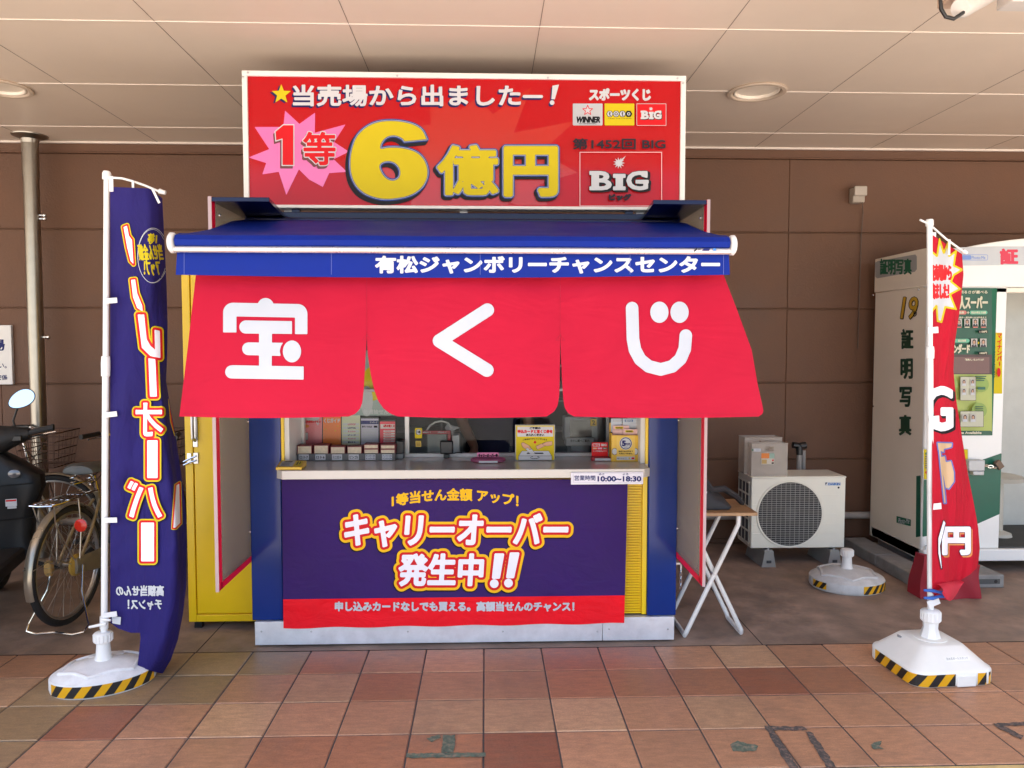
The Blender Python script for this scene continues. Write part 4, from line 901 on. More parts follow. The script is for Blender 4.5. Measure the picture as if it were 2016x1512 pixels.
A.put(RC(1214, 899, 1250, 905.5), [(W_, 0)]); A.put(RC(1243, 900.5, 1249, 904, 1), [(RED_, 0)], cell=.4); A.put(RC(1229, 900.5, 1234, 904), [(GREY_, 0)]); A.put(T('スポーツくじ', 1215, 901, 1228, 903.6), [(K_, .1)], cell=.3); A.put(EL(1239, 902, 1.6), [(YEL_, 0)], cell=.4)
A.build('print', th)
# ticket machine with red frame behind the window
th = thing('ticket_machine', P(860, 896, 4.62), 'red framed ticket machine with a clear domed cover behind the window', 'ticket machine')
MD = 4.53; ma = mat('machine_red', (.42, .04, .05), .4); mg = mat('machine_grey', (.30, .32, .31), .4); mw = mat('machine_white', (.6, .6, .6), .4)
q0, q1 = P(830, 848, MD), P(888, 896, MD); bz_ = .8915
MB().box(q0.x + .03, q1.x - .025, MD + .01, MD + .16, bz_, q0.z - .01, mg).build('machine_body', th, bevel=.005)
MB().box(q0.x, q1.x, MD, MD + .02, q0.z - .022, q0.z, ma).box(q1.x - .02, q1.x, MD, MD + .02, bz_, q0.z - .022, ma).box(q0.x, q1.x - .02, MD, MD + .02, bz_, bz_ + .02, ma).build('red_frame', th, bevel=.003)
MB().box(q1.x + .006, q1.x + .05, MD + .01, MD + .14, bz_, q0.z - .03, mw).build('side_unit', th, bevel=.004)
MB().tube([P(x, y, MD + .06) for x, y in ((838, 850), (846, 838), (857, 831), (870, 829), (882, 833), (889, 842), (891, 856))], .006, mw, 10).build('dome_rim', th)
MB().add([P(880, 835, MD + .1), P(907, 842, MD + .12), P(880, 852, MD + .1), P(876, 842, MD + .1)], [(0, 1, 2, 3)], W_).build('paper_slip', th)
A = Art(plane_fn(MD), .001); A.put(T('お申込みカード', 833, 849.5, 848, 852.5), [(W_, .1)], cell=.3); A.put(T('お申込みカード', 862, 849.5, 879, 852.5), [(W_, .1)], cell=.3); A.build('lettering', th)
th = thing('age_sticker', P(824, 864, GY), 'yellow age limit sticker on the window left of the ticket machine', 'sticker')
A = Art(plane_fn(GY - .005), .0006, .0003); A.put(RC(817, 843, 831, 863), [(YEL_, 0)]); A.put(EL(824, 850.5, 5.2), [(K_, .6), (W_, 0)], cell=.4); A.put(T('18', 820.5, 848, 827.5, 853), [(K_, .4)], cell=.33)
A.put(RC(818.5, 868, 829, 879.5), [(mat('pale_yellow_print', (.74, .50, .08), .5), 0)])
for r_ in range(4): A.put(RC(819.5, 869.5 + r_ * 2.4, 828, 870.6 + r_ * 2.4), [(sh_k, 0)])
A.build('sticker_print', th)
# monitor
th = thing('result_monitor', P(1145, 880, 4.60), 'grey terminal monitor with yellow number 2 tag behind the right window', 'monitor')
mo = mat('monitor_grey', (.30, .32, .34), .45); ND = 4.51
q0, q1 = P(1111, 824, ND), P(1178, 868, ND); MB().box(q0.x, q1.x, ND, ND + .12, q1.z, q0.z + .01, mo).build('monitor_case', th, bevel=.006)
q0, q1 = P(1122, 827, ND), P(1165, 861, ND); MB().box(q0.x, q1.x, ND - .003, ND, q1.z, q0.z, mat('dark_screen', (.045, .035, .035), .12)).build('screen', th)
q0, q1 = P(1115, 862, ND - .03), P(1170, 878, ND - .03); MB().box(q0.x, q1.x, ND - .03, ND + .1, q1.z, q0.z, mo).build('control_panel', th, bevel=.003)
MB().box(q0.x + .03, q1.x - .03, ND, ND + .08, .891, q1.z, mo).build('pedestal', th)
A = Art(plane_fn(ND - .03), .001); A.put(T('当せん調べご案内', 1123, 865, 1160, 870.5), [(sh_k, .1)], cell=.33); A.build('lettering', th)
q0, q1 = P(1163, 825, ND - .02), P(1174.5, 838.5, ND - .02); o = MB().box(q0.x, q1.x, ND - .02, ND - .001, q1.z, q0.z, mat('pale_yellow_print', (.74, .50, .08), .5)).build('number_tag', th)
A = Art(plane_fn(ND - .02), .001); A.put(T('2', 1166, 827.5, 1171.5, 836), [(K_, .3)], cell=.35); A.build('number', o)
# yellow poster seen in the curtain slit
th = thing('window_poster', P(735, 810, 4.47), 'pale poster with yellow patch behind the glass in the left curtain slit', 'poster')
A = Art(plane_fn(4.385), 0., .0006); A.put(RC(690, 690, 790, 818), [(mat('grey_teal_poster', (.30, .38, .36), .5), 0)]); A.put(EL(734, 755, 22, 34), [(YEL_, 0)]); A.put(EL(722, 790, 12, 30), [(GREY_, 0)]); A.put(T('毎週抽せん', 715, 806, 765, 815), [(W_, .2)], cell=.6); A.build('print', th)
MB().box(X(690, 750, 4.386), X(790, 750, 4.386), 4.386, 4.392, Z(740, 818, 4.386), Z(740, 690, 4.386), WPAINT).build('board', th)
# ================================================================== YELLOW LOCKER
LD_ = 4.285
lk = thing('yellow_locker', (X(430, 1220, LD_), LD_ + .3, 0), 'tall yellow steel locker with handle and latch attached to the left of the booth', 'locker')
la, lb = X(369, 1100, LD_), xl - .002; z0 = Z(430, 1224, LD_); ym2 = mat('yellow_locker_paint', (.88, .58, .008), .3, var=.06, scale=2.5, bump=.06, bscale=60)
LT = 2.12
MB().box(la, lb, LD_ + .02, LD_ + .75, z0, LT, ym2).build('locker_body', lk, bevel=.004)
m = MB(); fw = .043
m.box(la, la + fw, LD_, LD_ + .02, z0, LT, ym2).box(lb - .035, lb, LD_, LD_ + .02, z0, LT, ym2).box(la + fw, lb - .035, LD_, LD_ + .02, z0, z0 + .04, ym2).box(la + fw, lb - .035, LD_, LD_ + .02, LT - .04, LT, ym2)
m.build('door_frame', lk, bevel=.003)
dr = MB().box(la + fw + .004, lb - .035 - .003, LD_ + .004, LD_ + .02, z0 + .046, LT - .045, ym2).build('door', lk, bevel=.003)
m = MB(); hx, hz0, hz1 = la + fw + .014, Z(385, 880, LD_), Z(385, 786, LD_)
m.box(hx - .013, hx + .013, LD_ - .001, LD_ + .005, hz0, hz1, MET).tube([(hx, LD_, hz0 + .035), (hx - .002, LD_ - .03, hz0 + .05), (hx - .002, LD_ - .034, (hz0 + hz1) / 2), (hx - .002, LD_ - .03, hz1 - .05), (hx, LD_, hz1 - .035)], .009, MET, 10)
m.build('handle', dr, bevel=.001)
m = MB(); zz = Z(380, 902, LD_)
m.box(hx - .010, hx + .014, LD_ - .004, LD_ + .005, zz - .03, zz + .03, MET).box(la + .012, la + .034, LD_ - .006, LD_ + .001, zz - .028, zz + .028, MET)
m.tube([(hx + .004, LD_ - .008, zz + .012), (la + .03, LD_ - .014, zz), (la - .004, LD_ - .016, zz - .018)], .005, CHROME, 8).tube([(hx + .004, LD_ - .008, zz - .012), (la + .03, LD_ - .014, zz - .02), (la - .004, LD_ - .016, zz - .036)], .005, CHROME, 8)
m.build('latch', lk)
m = MB(); q = X(487, 1165, LD_); 
for px_y in (1166, 700): zz = Z(487, px_y, LD_); m.tube([(lb - .037, LD_ - .003, zz - .04), (lb - .037, LD_ - .003, zz + .04)], .0055, mat('painted_hinge', (.3, .22, .08), .4, .5), 8)
m.each('hinge', lk)
m = MB()
for a in (la + .02, lb - .06): m.box(a, a + .04, LD_ + .03, LD_ + .07, 0, z0, BLK).box(a, a + .04, LD_ + .68, LD_ + .72, 0, z0, BLK)
m.each('locker_foot', lk)

# ================================================================== FLAG STANDS
hzY = mat('hazard_yellow', (.78, .40, .01), .35, var=.06); hzK = mat('hazard_black', (.014, .014, .015), .4)
def hazard_band(path, z0, z1, n, slant, name, parent):   # a tape of slanted stripes along a path of (x, y) points, offset already included
    L = [0]
    for a, b in zip(path, path[1:]): L.append(L[-1] + math.hypot(b[0] - a[0], b[1] - a[1]))
    tot = L[-1]
    def pt(s):
        s = max(0, min(tot, s))
        for i in range(len(L) - 1):
            if s <= L[i + 1] + 1e-9: t = (s - L[i]) / max(1e-9, L[i + 1] - L[i]); return path[i][0] + (path[i + 1][0] - path[i][0]) * t, path[i][1] + (path[i + 1][1] - path[i][1]) * t
        return path[-1]
    m = MB(); wd = tot / n; sub = 6; rowsn = 6
    step = wd / sub; N = int(tot / step)
    for i in range(N):
        for r in range(rowsn):
            za, zb = z0 + (z1 - z0) * r / rowsn, z0 + (z1 - z0) * (r + 1) / rowsn
            # shear the cells so that stripe edges are slanted and clean
            sa, sb = i * step, (i + 1) * step; oa, ob = slant * (za - z0), slant * (zb - z0)
            q = [(pt(sa + oa), za), (pt(sb + oa), za), (pt(sb + ob), zb), (pt(sa + ob), zb)]
            m.add([(p[0], p[1], z) for p, z in q], [(0, 1, 2, 3)], hzY if (i // sub) % 2 else hzK)
    # left corner wedge
    for r in range(rowsn):
        za, zb = z0 + (z1 - z0) * r / rowsn, z0 + (z1 - z0) * (r + 1) / rowsn; k = 4
        for j in range(k):
            q = [(pt(slant * (za - z0) * j / k), za), (pt(slant * (za - z0) * (j + 1) / k), za), (pt(slant * (zb - z0) * (j + 1) / k), zb), (pt(slant * (zb - z0) * j / k), zb)]
            m.add([(p[0], p[1], z) for p, z in q], [(0, 1, 2, 3)], hzY)
    return m.build(name, parent, smooth=False, fixn=False)
def oval_base(label, rx, ry, a0, a1, dirty, group, knob=True, short=False):
    t = thing('weighted_stand', (0, 0, 0), label, 'flag base', group)
    bm_ = mat('weathered_white_plastic', (.76, .76, .76), .55, var=.10, scale=9, bump=.12, bscale=120, dirt=.45, dirtcol=(.40, .40, .40), dscale=6) if not dirty else mat('grey_dirty_plastic', (.62, .62, .61), .6, var=.16, scale=7, bump=.15, bscale=110, dirt=.6, dirtcol=(.34, .33, .32), dscale=5)
    s = ry / rx
    MB().lathe([(.955, .0), (.985, .006), (1.0, .02), (1.0, .062), (.985, .068), (.95, .071), (.93, .076), (.80, .090), (.6, .104), (.35, .116), (.15, .122), (1e-4, .123)], (0, 0, 0), bm_, 72, sx=rx, sy=ry).build('base_body', t)
    # raised scalloped umbrella rim
    def hgt(q):  
        tab = [(0, .123), (.15, .122), (.35, .116), (.6, .104), (.8, .090), (.93, .076), (.95, .071)]
        return ip(tab, q)
    m = MB(); pts = []; N = 6
    for k in range(N):
        for j in range(9):
            a = 2 * math.pi * (k + j / 9) / N + .2; q = .82 - .13 * math.sin(math.pi * j / 9) ; pts.append((q * rx * math.cos(a), q * ry * math.sin(a), hgt(q) + .001))
    m.tube(pts, .009, bm_, 8, closed=True); m.build('scallop_rib', t)
    m = MB()
    for a in (2.0, .9): m.lathe([(.028, 0), (.028, .004), (.024, .006), (1e-4, .006)], (.42 * rx * math.cos(a), .42 * ry * math.sin(a), hgt(.42) - .001), bm_, 20)
    m.build('filler_cap', t)
    path = [(1.006 * rx * math.cos(a0 + (a1 - a0) * k / 40), 1.006 * ry * math.sin(a0 + (a1 - a0) * k / 40)) for k in range(41)]
    hazard_band(path, .010, .062, 12, .75, 'hazard_tape', t)
    m = MB(); m.lathe([(.042, .115), (.034, .135), (.031, .17), (.029, .205)], (0, 0, 0), WPLAS, 24); m.build('socket', t)
    m = MB(); m.lathe([(.036, .20), (.040, .204), (.040, .242), (.036, .246), (.022, .25), (.014, .25)], (0, 0, 0), WPLAS, 24)
    for k in range(16):
        a = k * math.pi / 8; m.tube([(.040 * math.cos(a), .040 * math.sin(a), .206), (.040 * math.cos(a), .040 * math.sin(a), .24)], .003, WPLAS, 6)
    m.build('clamp_nut', t); return t
# left base: its long axis runs from front left to back right
PB = G(204, 1296, .12); LBD = PB.y
tl = oval_base('oval white weighted base of the left flag with hazard tape', .226, .170, -2.75, -.35, False, 'weathered oval flag bases')
tl.location = (PB.x, LBD, 0); tl.rotation_euler = (0, 0, R(24)); WT[tl] = Vector(tl.location)
p3 = G(1667, 1118, .12)
tr_ = oval_base('dirty grey oval flag base without a pole beside the air conditioner', .238, .22, -1.62, -.08, True, 'weathered oval flag bases')
tr_.location = (p3.x, p3.y, 0); tr_.rotation_euler = (0, 0, R(5))
tp2 = [(1.006 * .238 * math.cos(a), 1.006 * .22 * math.sin(a)) for a in np.linspace(-3.1, -2.6, 20)]
hb = None
WT[tr_] = Vector((0, 0, 0)); hb = hazard_band(tp2, .016, .06, 4, .75, 'hazard_tape', tr_)
# left flag with its pole
PD = LBD; pt0, pt1 = P(205, 1262, PD), P(210, 344, PD)
lf_ = thing('flag_pole', (pt0.x, PD, .0), 'white telescopic pole standing in the left oval base, carrying the violet flag', 'flag pole')
m = MB(); pm = pt0 + (pt1 - pt0) * ((1262 - 716) / (1262 - 344)); b0 = pt0 + (pt0 - pt1).normalized() * .1; m.tube([b0, pm], .0145, WPLAS, 18).tube([pm, pt1], .0125, WPLAS, 18); m.build('pole', lf_)
dz_ = (pt1 - pt0).normalized(); ax_ = dz_.to_track_quat('Z', 'Y').to_matrix()
MB().lathe([(.0145, -.045), (.019, -.04), (.020, .02), (.018, .05), (.0125, .052)], pm, WPLAS, 20, axis=ax_).build('joint_collar', lf_)
MB().lathe([(.0175, -.022), (.019, -.02), (.019, .006), (.014, .016), (1e-4, .017)], pt1, WPLAS, 20, axis=ax_).build('pole_cap', lf_)
armp = [P(x, y, PD - .012 + (x - 210) / 104 * .03) for x, y in ((203, 349), (216, 349.5), (240, 351), (262, 357), (285, 365), (316, 378))]
MB().tube(armp, .0052, WPLAS, 10).build('cross_arm', lf_)
q = P(317, 378, PD + .018); MB().tube([q + Vector((-.008, 0, .004)), q + Vector((.02, 0, -.004))], [.012, .009], WPLAS, 12).build('arm_tip', lf_)
m = MB(); q = P(205, 1225, PD); m.tube([q + dz_ * -.03, q + dz_ * .03], .019, WPLAS, 16).tube([q + Vector((.02, -.02, .0)), q + Vector((-.055, -.03, -.012))], [.008, .006], WPLAS, 8).tube([q + Vector((-.0, -.02, .02)), q + Vector((.045, -.03, .02))], [.007, .005], WPLAS, 8); m.build('wing_clamp', lf_)
flagc = mat('violet_flag_cloth', (.026, .019, .15), .75, var=.07, scale=5, bump=.25, bscale=350, spec=.2, transl=.18, wr=(.5, 5, (2.5, 2.5, .8)))
LXR = [(360, 318), (400, 320), (480, 324), (560, 328), (640, 330), (700, 329), (750, 327), (800, 335), (850, 344), (900, 352), (950, 359), (1000, 365), (1060, 368), (1150, 367), (1210, 360), (1260, 350), (1300, 336), (1330, 318)]
LXL = [(360, 217), (1330, 216)]
# the boundary where the front layer turns round into the back flap
def lfn(px, py, off):
    r = ip(LXR, py); u = (px - 216) / (r - 216); far = max(0., (px - r + 34) / 34.)
    crease = 265 + (py - 560) * .22
    d = PD + .018 * math.sin(u * 5.2 + py / 160.) * min(1, u * 3) + .010 * math.sin(px / 13. + py / 75.) * u + -.030 * math.tanh((px - crease) / 3.5) * math.exp(-((py - 640) / 130.) ** 2)
    fl_ = ip([(700, 322), (760, 322), (850, 332), (1000, 350), (1150, 356), (1330, 352)], py)
    if py > 700: d += .075 * min(1, (py - 700) / 90.) * (1 / (1 + math.exp(-(px - fl_) / 2.2)))
    d += .006 * math.sin(py / 41. + px / 29.) * math.sin(px / 19. - py / 87.) + .003 * math.sin((px * .8 + py) / 9.5) * math.exp(-((py - 1000) / 160.) ** 2)
    d += .10 * far ** 2 * (1.0 if py > 350 else 0) + .004 * math.sin(py / 23. + px / 17.)
    return P(px, py, d - off)
LBOT = [(0, 1226), (.12, 1238), (.3, 1246), (.44, 1246), (.47, 1312), (.6, 1316), (.8, 1322), (1.0, 1326)]
fl = thing('violet_flag', lfn(290, 1320, 0), 'tall violet banner flag seen from behind with mirrored white lettering on the left pole', 'flag')
m = MB()
def lg(u, v):
    top = 368 + 4 * u + 18 * max(0, u - .75) * 4; bot = ip(LBOT, u); py = top + (bot - top) * v; l_ = 217; r_ = ip(LXR, py)
    return lfn(l_ + (r_ - l_) * u, py, 0)
m.grid(lg, 90, 240, flagc); m.build('cloth', fl, fixn=False)
m = MB()
def back(u, v):      # the free edge folded round behind the front layer
    py = 395 + (1320 - 395) * v; r_ = ip(LXR, py); p = lfn(r_, py, 0); return p + Vector((-.02 - .05 * u - .012 * math.sin(v * 9), .01 + .07 * u, -.0))
m.grid(back, 6, 60, flagc); m.build('folded_edge', fl, fixn=False)
wcl = MATS['white_cloth_print']; LY = [(K_, 9.3, .5, .8), (YEL_, 8.5), (RED_, 5.6), (wcl, 1.2)]
rclip = lambda XX, YY: XX - np.interp(YY, [a for a, _ in LXR], [b for _, b in LXR]) + 1.0
A = Art(lfn, .0032, .0004, curved=True, clip=rclip, run=1)
A.put([PG((243, 447), (250, 444), (254, 464), (260, 472), (263, 520), (257, 514), (250, 486))], [(K_, 5.8), (YEL_, 5.2), (RED_, 3.2), (wcl, -.2)], cell=1.)
A.put([PG((258, 551), (266, 550), (270, 577), (280, 602), (281, 614), (270, 606), (262, 585))], [(K_, 6.2), (YEL_, 5.6), (RED_, 3.4), (wcl, 0)], cell=1.)
A.put([PG((272, 620), (283, 620), (288, 668), (296, 682), (306, 690), (305, 650), (314, 652), (315, 704), (296, 700), (280, 684)), PG((293, 706), (305, 708), (308, 780), (296, 780))], [(K_, 9.3, .5, .8), (YEL_, 8.5), (RED_, 5.6), (wcl, .8)], cell=1.)
A.put([T('オ', 268, 794, 320, 858, flip=True), PG((291, 868), (309, 868), (309, 940), (291, 940))], LY, cell=1.)
A.put([T('バ', 252, 948, 318, 1018, flip=True), PG((279, 1030), (302, 1030), (302, 1104), (279, 1104))], LY, cell=1.)
A.build('lettering', fl)
A = Art(lfn, .0032, .0004, curved=True, clip=rclip, run=1)
ring = [(301 + 30 * math.cos(t), 503 + 54 * math.sin(t)) for t in np.linspace(.2, 2 * math.pi + .1, 40)]; A.put(CAP(ring, .55), [(W_, 0)], cell=.6)
ring = [(300 + 28.5 * math.cos(t), 504 + 52.5 * math.sin(t)) for t in np.linspace(1.0, 2 * math.pi + .9, 40)]; A.put(CAP(ring, .4), [(W_, 0)], cell=.6)
A.put(T('1等', 291, 460, 308, 480, flip=True, shear=.05), [(YEL_, .8)], cell=.6); A.put(T('当せん金額', 275, 481, 322, 512, flip=True, shear=-.15), [(YEL_, .8)], cell=.6); A.put(T('アップ！', 284, 512, 314, 542, flip=True), [(YEL_, .8)], cell=.6)
A.put(T('高額当せんの', 229, 1153, 322, 1173, flip=True), [(W_, .8)], cell=.7); A.put(T('チャンス！', 252, 1181, 318, 1200, flip=True), [(W_, .8)], cell=.7)
A.put([PG((332, 760), (338, 765), (346, 812), (350, 850), (346, 856), (338, 830))], [(YEL_, 3.2), (RED_, 1.8), (wcl, -1.2)], cell=.9)
A.put([PG((346, 955), (354, 950), (356, 1030), (346, 1040), (340, 1040))], [(YEL_, 3.2), (RED_, 1.8), (wcl, -1.2)], cell=.9)
A.put(PG((220, 1213), (238, 1215), (237, 1230), (221, 1227)), [(W_, 0)], cell=.8)
A.build('small_lettering', fl)
tabm = mat('white_tab', (.74, .74, .74), .6)
m = MB()
for y in (594, 815, 1026, 1212): 
    for s_ in (0,): q0 = P(199, y - 5, PD - .02); m.obox(Matrix.Translation(P(217, y - (2 if y != 815 else -1), PD - .018)) @ Matrix.Rotation(R(random.uniform(-8, 3)), 4, 'Y'), .062, .003, .024, tabm)
for x, y, dx in ((219, 362, 0), (262, 371, 0), (307, 386, -.012)): m.obox(Matrix.Translation(P(x, y, PD - .008)) @ Matrix.Rotation(R(-25 if dx else 0), 4, 'Y'), .010 if x != 219 else .018, .004, .07, tabm)
m.each('loop_tab', fl)

# right stand: white trapezoid tank
RB = G(1831, 1258, .155); rb = thing('weighted_stand', (0, 0, 0), 'clean white rectangular water tank base of the right flag with hazard tape', 'flag base')
wt2 = mat('white_tank_plastic', (.86, .86, .80), .4, var=.03, scale=8, bump=.04, bscale=200)
def rrect(hx, hy, r, z, n=6, dx=0, dy=0):
    out = []
    for sx, sy, a in ((1, -1, -90), (1, 1, 0), (-1, 1, 90), (-1, -1, 180)):
        for k in range(n + 1):
            t = R(a + 90 * k / n); out.append(Vector((dx + sx * (hx - r) + r * math.cos(t), dy + sy * (hy - r) + r * math.sin(t), z)))
    return out
HX, HY = .208, .20
MB().loft([rrect(HX - .012, HY - .012, .06, .0), rrect(HX, HY, .07, .012), rrect(HX, HY, .07, .068), rrect(HX - .004, HY - .004, .068, .076), rrect(HX - .014, HY - .014, .064, .081), rrect(.112, .112, .04, .160), rrect(.10, .10, .036, .164), rrect(.03, .03, .02, .164)], wt2).build('tank', rb, angle=60)
m = MB(); m.lathe([(.075, .163), (.075, .167), (.07, .168), (.05, .168)], (0, 0, 0), wt2, 32); m.build('collar_ring', rb)
m = MB(); m.lathe([(.048, .163), (.044, .18), (.034, .215), (.036, .25)], (0, 0, 0), WPLAS, 8); m.build('socket', rb)
m = MB(); m.lathe([(.040, .245), (.044, .25), (.044, .295), (.040, .30), (.025, .305), (.0145, .305)], (0, 0, 0), WPLAS, 28)
for k in range(18): a = k * math.pi / 9; m.tube([(.044 * math.cos(a), .044 * math.sin(a), .252), (.044 * math.cos(a), .044 * math.sin(a), .294)], .003, WPLAS, 6)
m.build('clamp_nut', rb)
m = MB(); m.lathe([(.02, .148), (.02, .154), (1e-4, .155)], (-.11, .06, 0), mat('grey_cap', (.3, .3, .3), .5), 18); m.build('filler_cap', rb)
m = MB(); fx0 = .0; m.box(fx0, fx0 + .095, -HY - .005, -HY + .003, .004, .058, wt2); m.build('carry_recess', rb, bevel=.004)
e_ = .0015
left = [(-HX - e_, HY - .08), (-HX - e_, -HY + .07)] + [(-HX + .07 - (.07 + e_) * math.cos(R(t)), -HY + .07 - (.07 + e_) * math.sin(R(t))) for t in (15, 30, 45, 60, 75, 90)] + [(fx0 - .008, -HY - e_)]
hazard_band(left, .010, .066, 11, .75, 'hazard_tape', rb)
right = [(fx0 + .103, -HY - e_), (HX - .07, -HY - e_)] + [(HX - .07 + (.07 + e_) * math.sin(R(t)), -HY + .07 - (.07 + e_) * math.cos(R(t))) for t in (30, 60, 90)]
hazard_band(right, .010, .066, 4, .75, 'hazard_tape', rb)
# embossed plate on the slope
m = MB(); sl0, sl1 = Vector((.02, -HY + .034, .0955)), Vector((.02, -.14, .140)); ey = (Vector((0, -.112, .160)) - Vector((0, -HY + .014, .081))).normalized(); en = Vector((1, 0, 0)).cross(ey)
base_ = Vector((-.03, -HY + .014, .081)) + ey * .04
m.prism([(.0, 0), (.125, 0), (.125, .022), (.0, .022)], base_ + en * .0002, (1, 0, 0), ey, en * .0012, wt2); o = m.build('maker_plate', rb, bevel=.0008)
A = Art(lambda x, y, off: base_ + Vector((x / 1000., 0, 0)) + ey * ((22 - y) / 1000.) + en * (off + .0013), .0003); A.put(T('注水式ポールスタンド', 8, 5, 117, 17), [(mat('embossed_grey', (.5, .5, .47), .5), .5)], cell=.9); A.build('lettering', o)
rb.location = (RB.x, RB.y, 0); rb.rotation_euler = (0, 0, R(4)); WT[rb] = Vector(rb.location)
# right pole and flag
QD = RB.y; pt0, pt1 = P(1832, 1215, QD), P(1830, 436, QD)
rp = thing('flag_pole', (pt0.x, QD, 0), 'white telescopic pole standing in the right tank base, carrying the red flag', 'flag pole')
m = MB(); pm = pt0 + (pt1 - pt0) * ((1215 - 690) / (1215 - 436.)); b0 = pt0 - (pt1 - pt0).normalized() * .1; m.tube([b0, pm], .0150, WPLAS, 18).tube([pm, pt1], .0128, WPLAS, 18); m.build('pole', rp)
dz_ = (pt1 - pt0).normalized(); ax_ = dz_.to_track_quat('Z', 'Y').to_matrix()
MB().lathe([(.015, -.03), (.019, -.026), (.020, .01), (.018, .03), (.0128, .032)], pm, WPLAS, 20, axis=ax_).build('joint_collar', rp)
MB().lathe([(.0165, -.022), (.018, -.02), (.018, .004), (.014, .010), (1e-4, .011)], pt1, WPLAS, 20, axis=ax_).build('pole_cap', rp)
def rarm(x, y): return P(x, y, QD - .014 + (x - 1812) / 88. * .12)
MB().tube([rarm(1812, 433), rarm(1830, 442), rarm(1862, 470), rarm(1898, 496)], .005, WPLAS, 10).build('cross_arm', rp)
q = rarm(1899, 496); MB().tube([q + Vector((-.01, 0, .006)), q + Vector((.012, .0, -.006))], [.011, .008], WPLAS, 12).build('arm_tip', rp)
RXR = [(440, 1892), (500, 1894), (540, 1897), (570, 1894), (620, 1888), (680, 1879), (730, 1877), (790, 1883), (860, 1894), (930, 1905), (990, 1917), (1040, 1926), (1080, 1929), (1110, 1926), (1135, 1918), (1170, 1905)]
def rfn(px, py, off):
    r = ip(RXR, py); u = (px - 1835) / max(8, (r - 1835)); k = min(1, max(0, u))
    d = QD + .004 + .12 * u + .022 * math.sin(u * 6.0 + py / 110.) * k + .03 * math.sin(px / 8.5 + py / 60.) * k * (.4 + .6 * min(1, max(0, (py - 700) / 300.)))
    fold = 1857 + (py - 880) * .035
    if py > 820: d += .028 * math.tanh((px - fold) / 4.) * min(1, (py - 820) / 80.)
    d += .10 * max(0, u - .72) ** 2 * 4 + .004 * math.sin(py / 19. + px / 11.)
    return P(px, py, d - off)
RBOT = [(0, 1168), (.12, 1172), (.2, 1160), (.4, 1150), (.7, 1142), (.9, 1130), (1, 1118)]
rf = thing('red_flag', rfn(1870, 1150, 0), 'tall red banner flag with yellow burst and jackpot lettering on the right pole', 'flag')
redf = mat('red_flag_cloth', (.56, .010, .03), .75, var=.06, scale=6, bump=.25, bscale=350, spec=.2, transl=.15, wr=(.6, 6, (2.5, 2.5, .7)))
m = MB()
def rg(u, v):
    top = 462 + 38 * u; bot = ip(RBOT, u); py = top + (bot - top) * v; return rfn(1835 + (ip(RXR, py) - 1835) * u, py, 0)
m.grid(rg, 80, 220, redf); m.build('cloth', rf, fixn=False)
m = MB()
def curl(u, v):
    p = rfn(1845 + 45 * v, 1150 - 8 * v, .02 + .0 * u); return p + Vector((.0, -.05 * math.sin(u * 2.2) * (1 - .3 * v), -.085 * (1 - math.cos(u * 1.5)) * math.sin(math.pi * min(1, v * .9 + .12))))
m.grid(curl, 10, 14, mat('red_flag_reverse', (.66, .03, .06), .75, transl=.2)); m.build('curled_hem', rf, fixn=False)
rc2 = lambda XX, YY: np.maximum(XX - np.interp(YY, [a for a, _ in RXR], [b for _, b in RXR]) + .8, 1836 - XX)
A = Art(rfn, .003, .0004, curved=True, clip=rc2, run=1)
RQ = lambda x, y: (1800 + x / 4.727, 440 + y / 4.727)
bu = [(160, 255), (210, 300), (235, 140), (275, 270), (315, 170), (325, 300), (392, 250), (370, 390), (455, 430), (370, 480), (345, 540), (432, 610), (335, 660), (392, 800), (290, 780), (255, 920), (215, 910), (205, 770), (160, 830)]
A.put(PG(*[RQ(*p) for p in bu]), [(YEL_, 1.2), (W_, -2.6)], cell=1.)
A.put(T('当売場から', *RQ(150, 385), *RQ(345, 530), shear=-.0), [(RED_, 1.3)], cell=.7); A.put(T('出ました！', *RQ(160, 560), *RQ(320, 700)), [(RED_, 1.3)], cell=.7)
A.build('burst_lettering', rf)
A = Art(rfn, .003, .0004, curved=True, clip=rc2, run=1)
A.put(T('G', 1822, 763, 1874, 846), [(K_, 4.5, 3, 4), (wcl, 3.2)], cell=1.)
blo = mat('blue_flag_outline', (.10, .13, .42), .5); bei = mat('beige_flag_print', (.60, .40, .22), .5)
A.put([PG((1846, 872), (1874, 873), (1873, 880), (1858, 884), (1858, 890), (1848, 886)), PG((1852, 900), (1860, 898), (1862, 910), (1872, 908), (1874, 915), (1878, 930), (1878, 948), (1868, 962), (1862, 960), (1856, 930)), PG((1848, 880), (1851, 880), (1862, 990), (1859, 990))], [(blo, 2.6), (bei, 0)], cell=.8)
A.put(T('円', 1858, 1040, 1908, 1090), [(mat('orange_flag_print', (.70, .24, .06), .5), 3.6, 3, 4), (K_, 4.4), (wcl, 3.3)], cell=.8)
A.put(PG((1858, 1025), (1861, 1030), (1850, 1075), (1854, 1120), (1848, 1090), (1848, 1060)), [(K_, 1.6), (wcl, .3)], cell=.8)
A.build('jackpot_lettering', rf)
m = MB()
for x, y, w_ in ((1838, 468, .018), (1868, 482, .010)): m.obox(Matrix.Translation(rarm(x, y) + Vector((0, -.003, -.012))), w_, .004, .075, tabm)
for x, y in ((1833, 650), (1835, 825), (1839, 997)): m.obox(Matrix.Translation(P(x + 4, y, QD - .02)) @ Matrix.Rotation(R(random.uniform(-6, -2)), 4, 'Y'), .05, .003, .03, tabm)
m.obox(Matrix.Translation(P(1838, 1186, QD - .02)) @ Matrix.Rotation(R(-22), 4, 'Y'), .06, .003, .035, tabm)
m.each('loop_tab', rf)
cl = thing('blue_clip', P(1838, 1171, QD - .03), 'blue plastic clothes peg clipped on the right flag pole', 'clip')
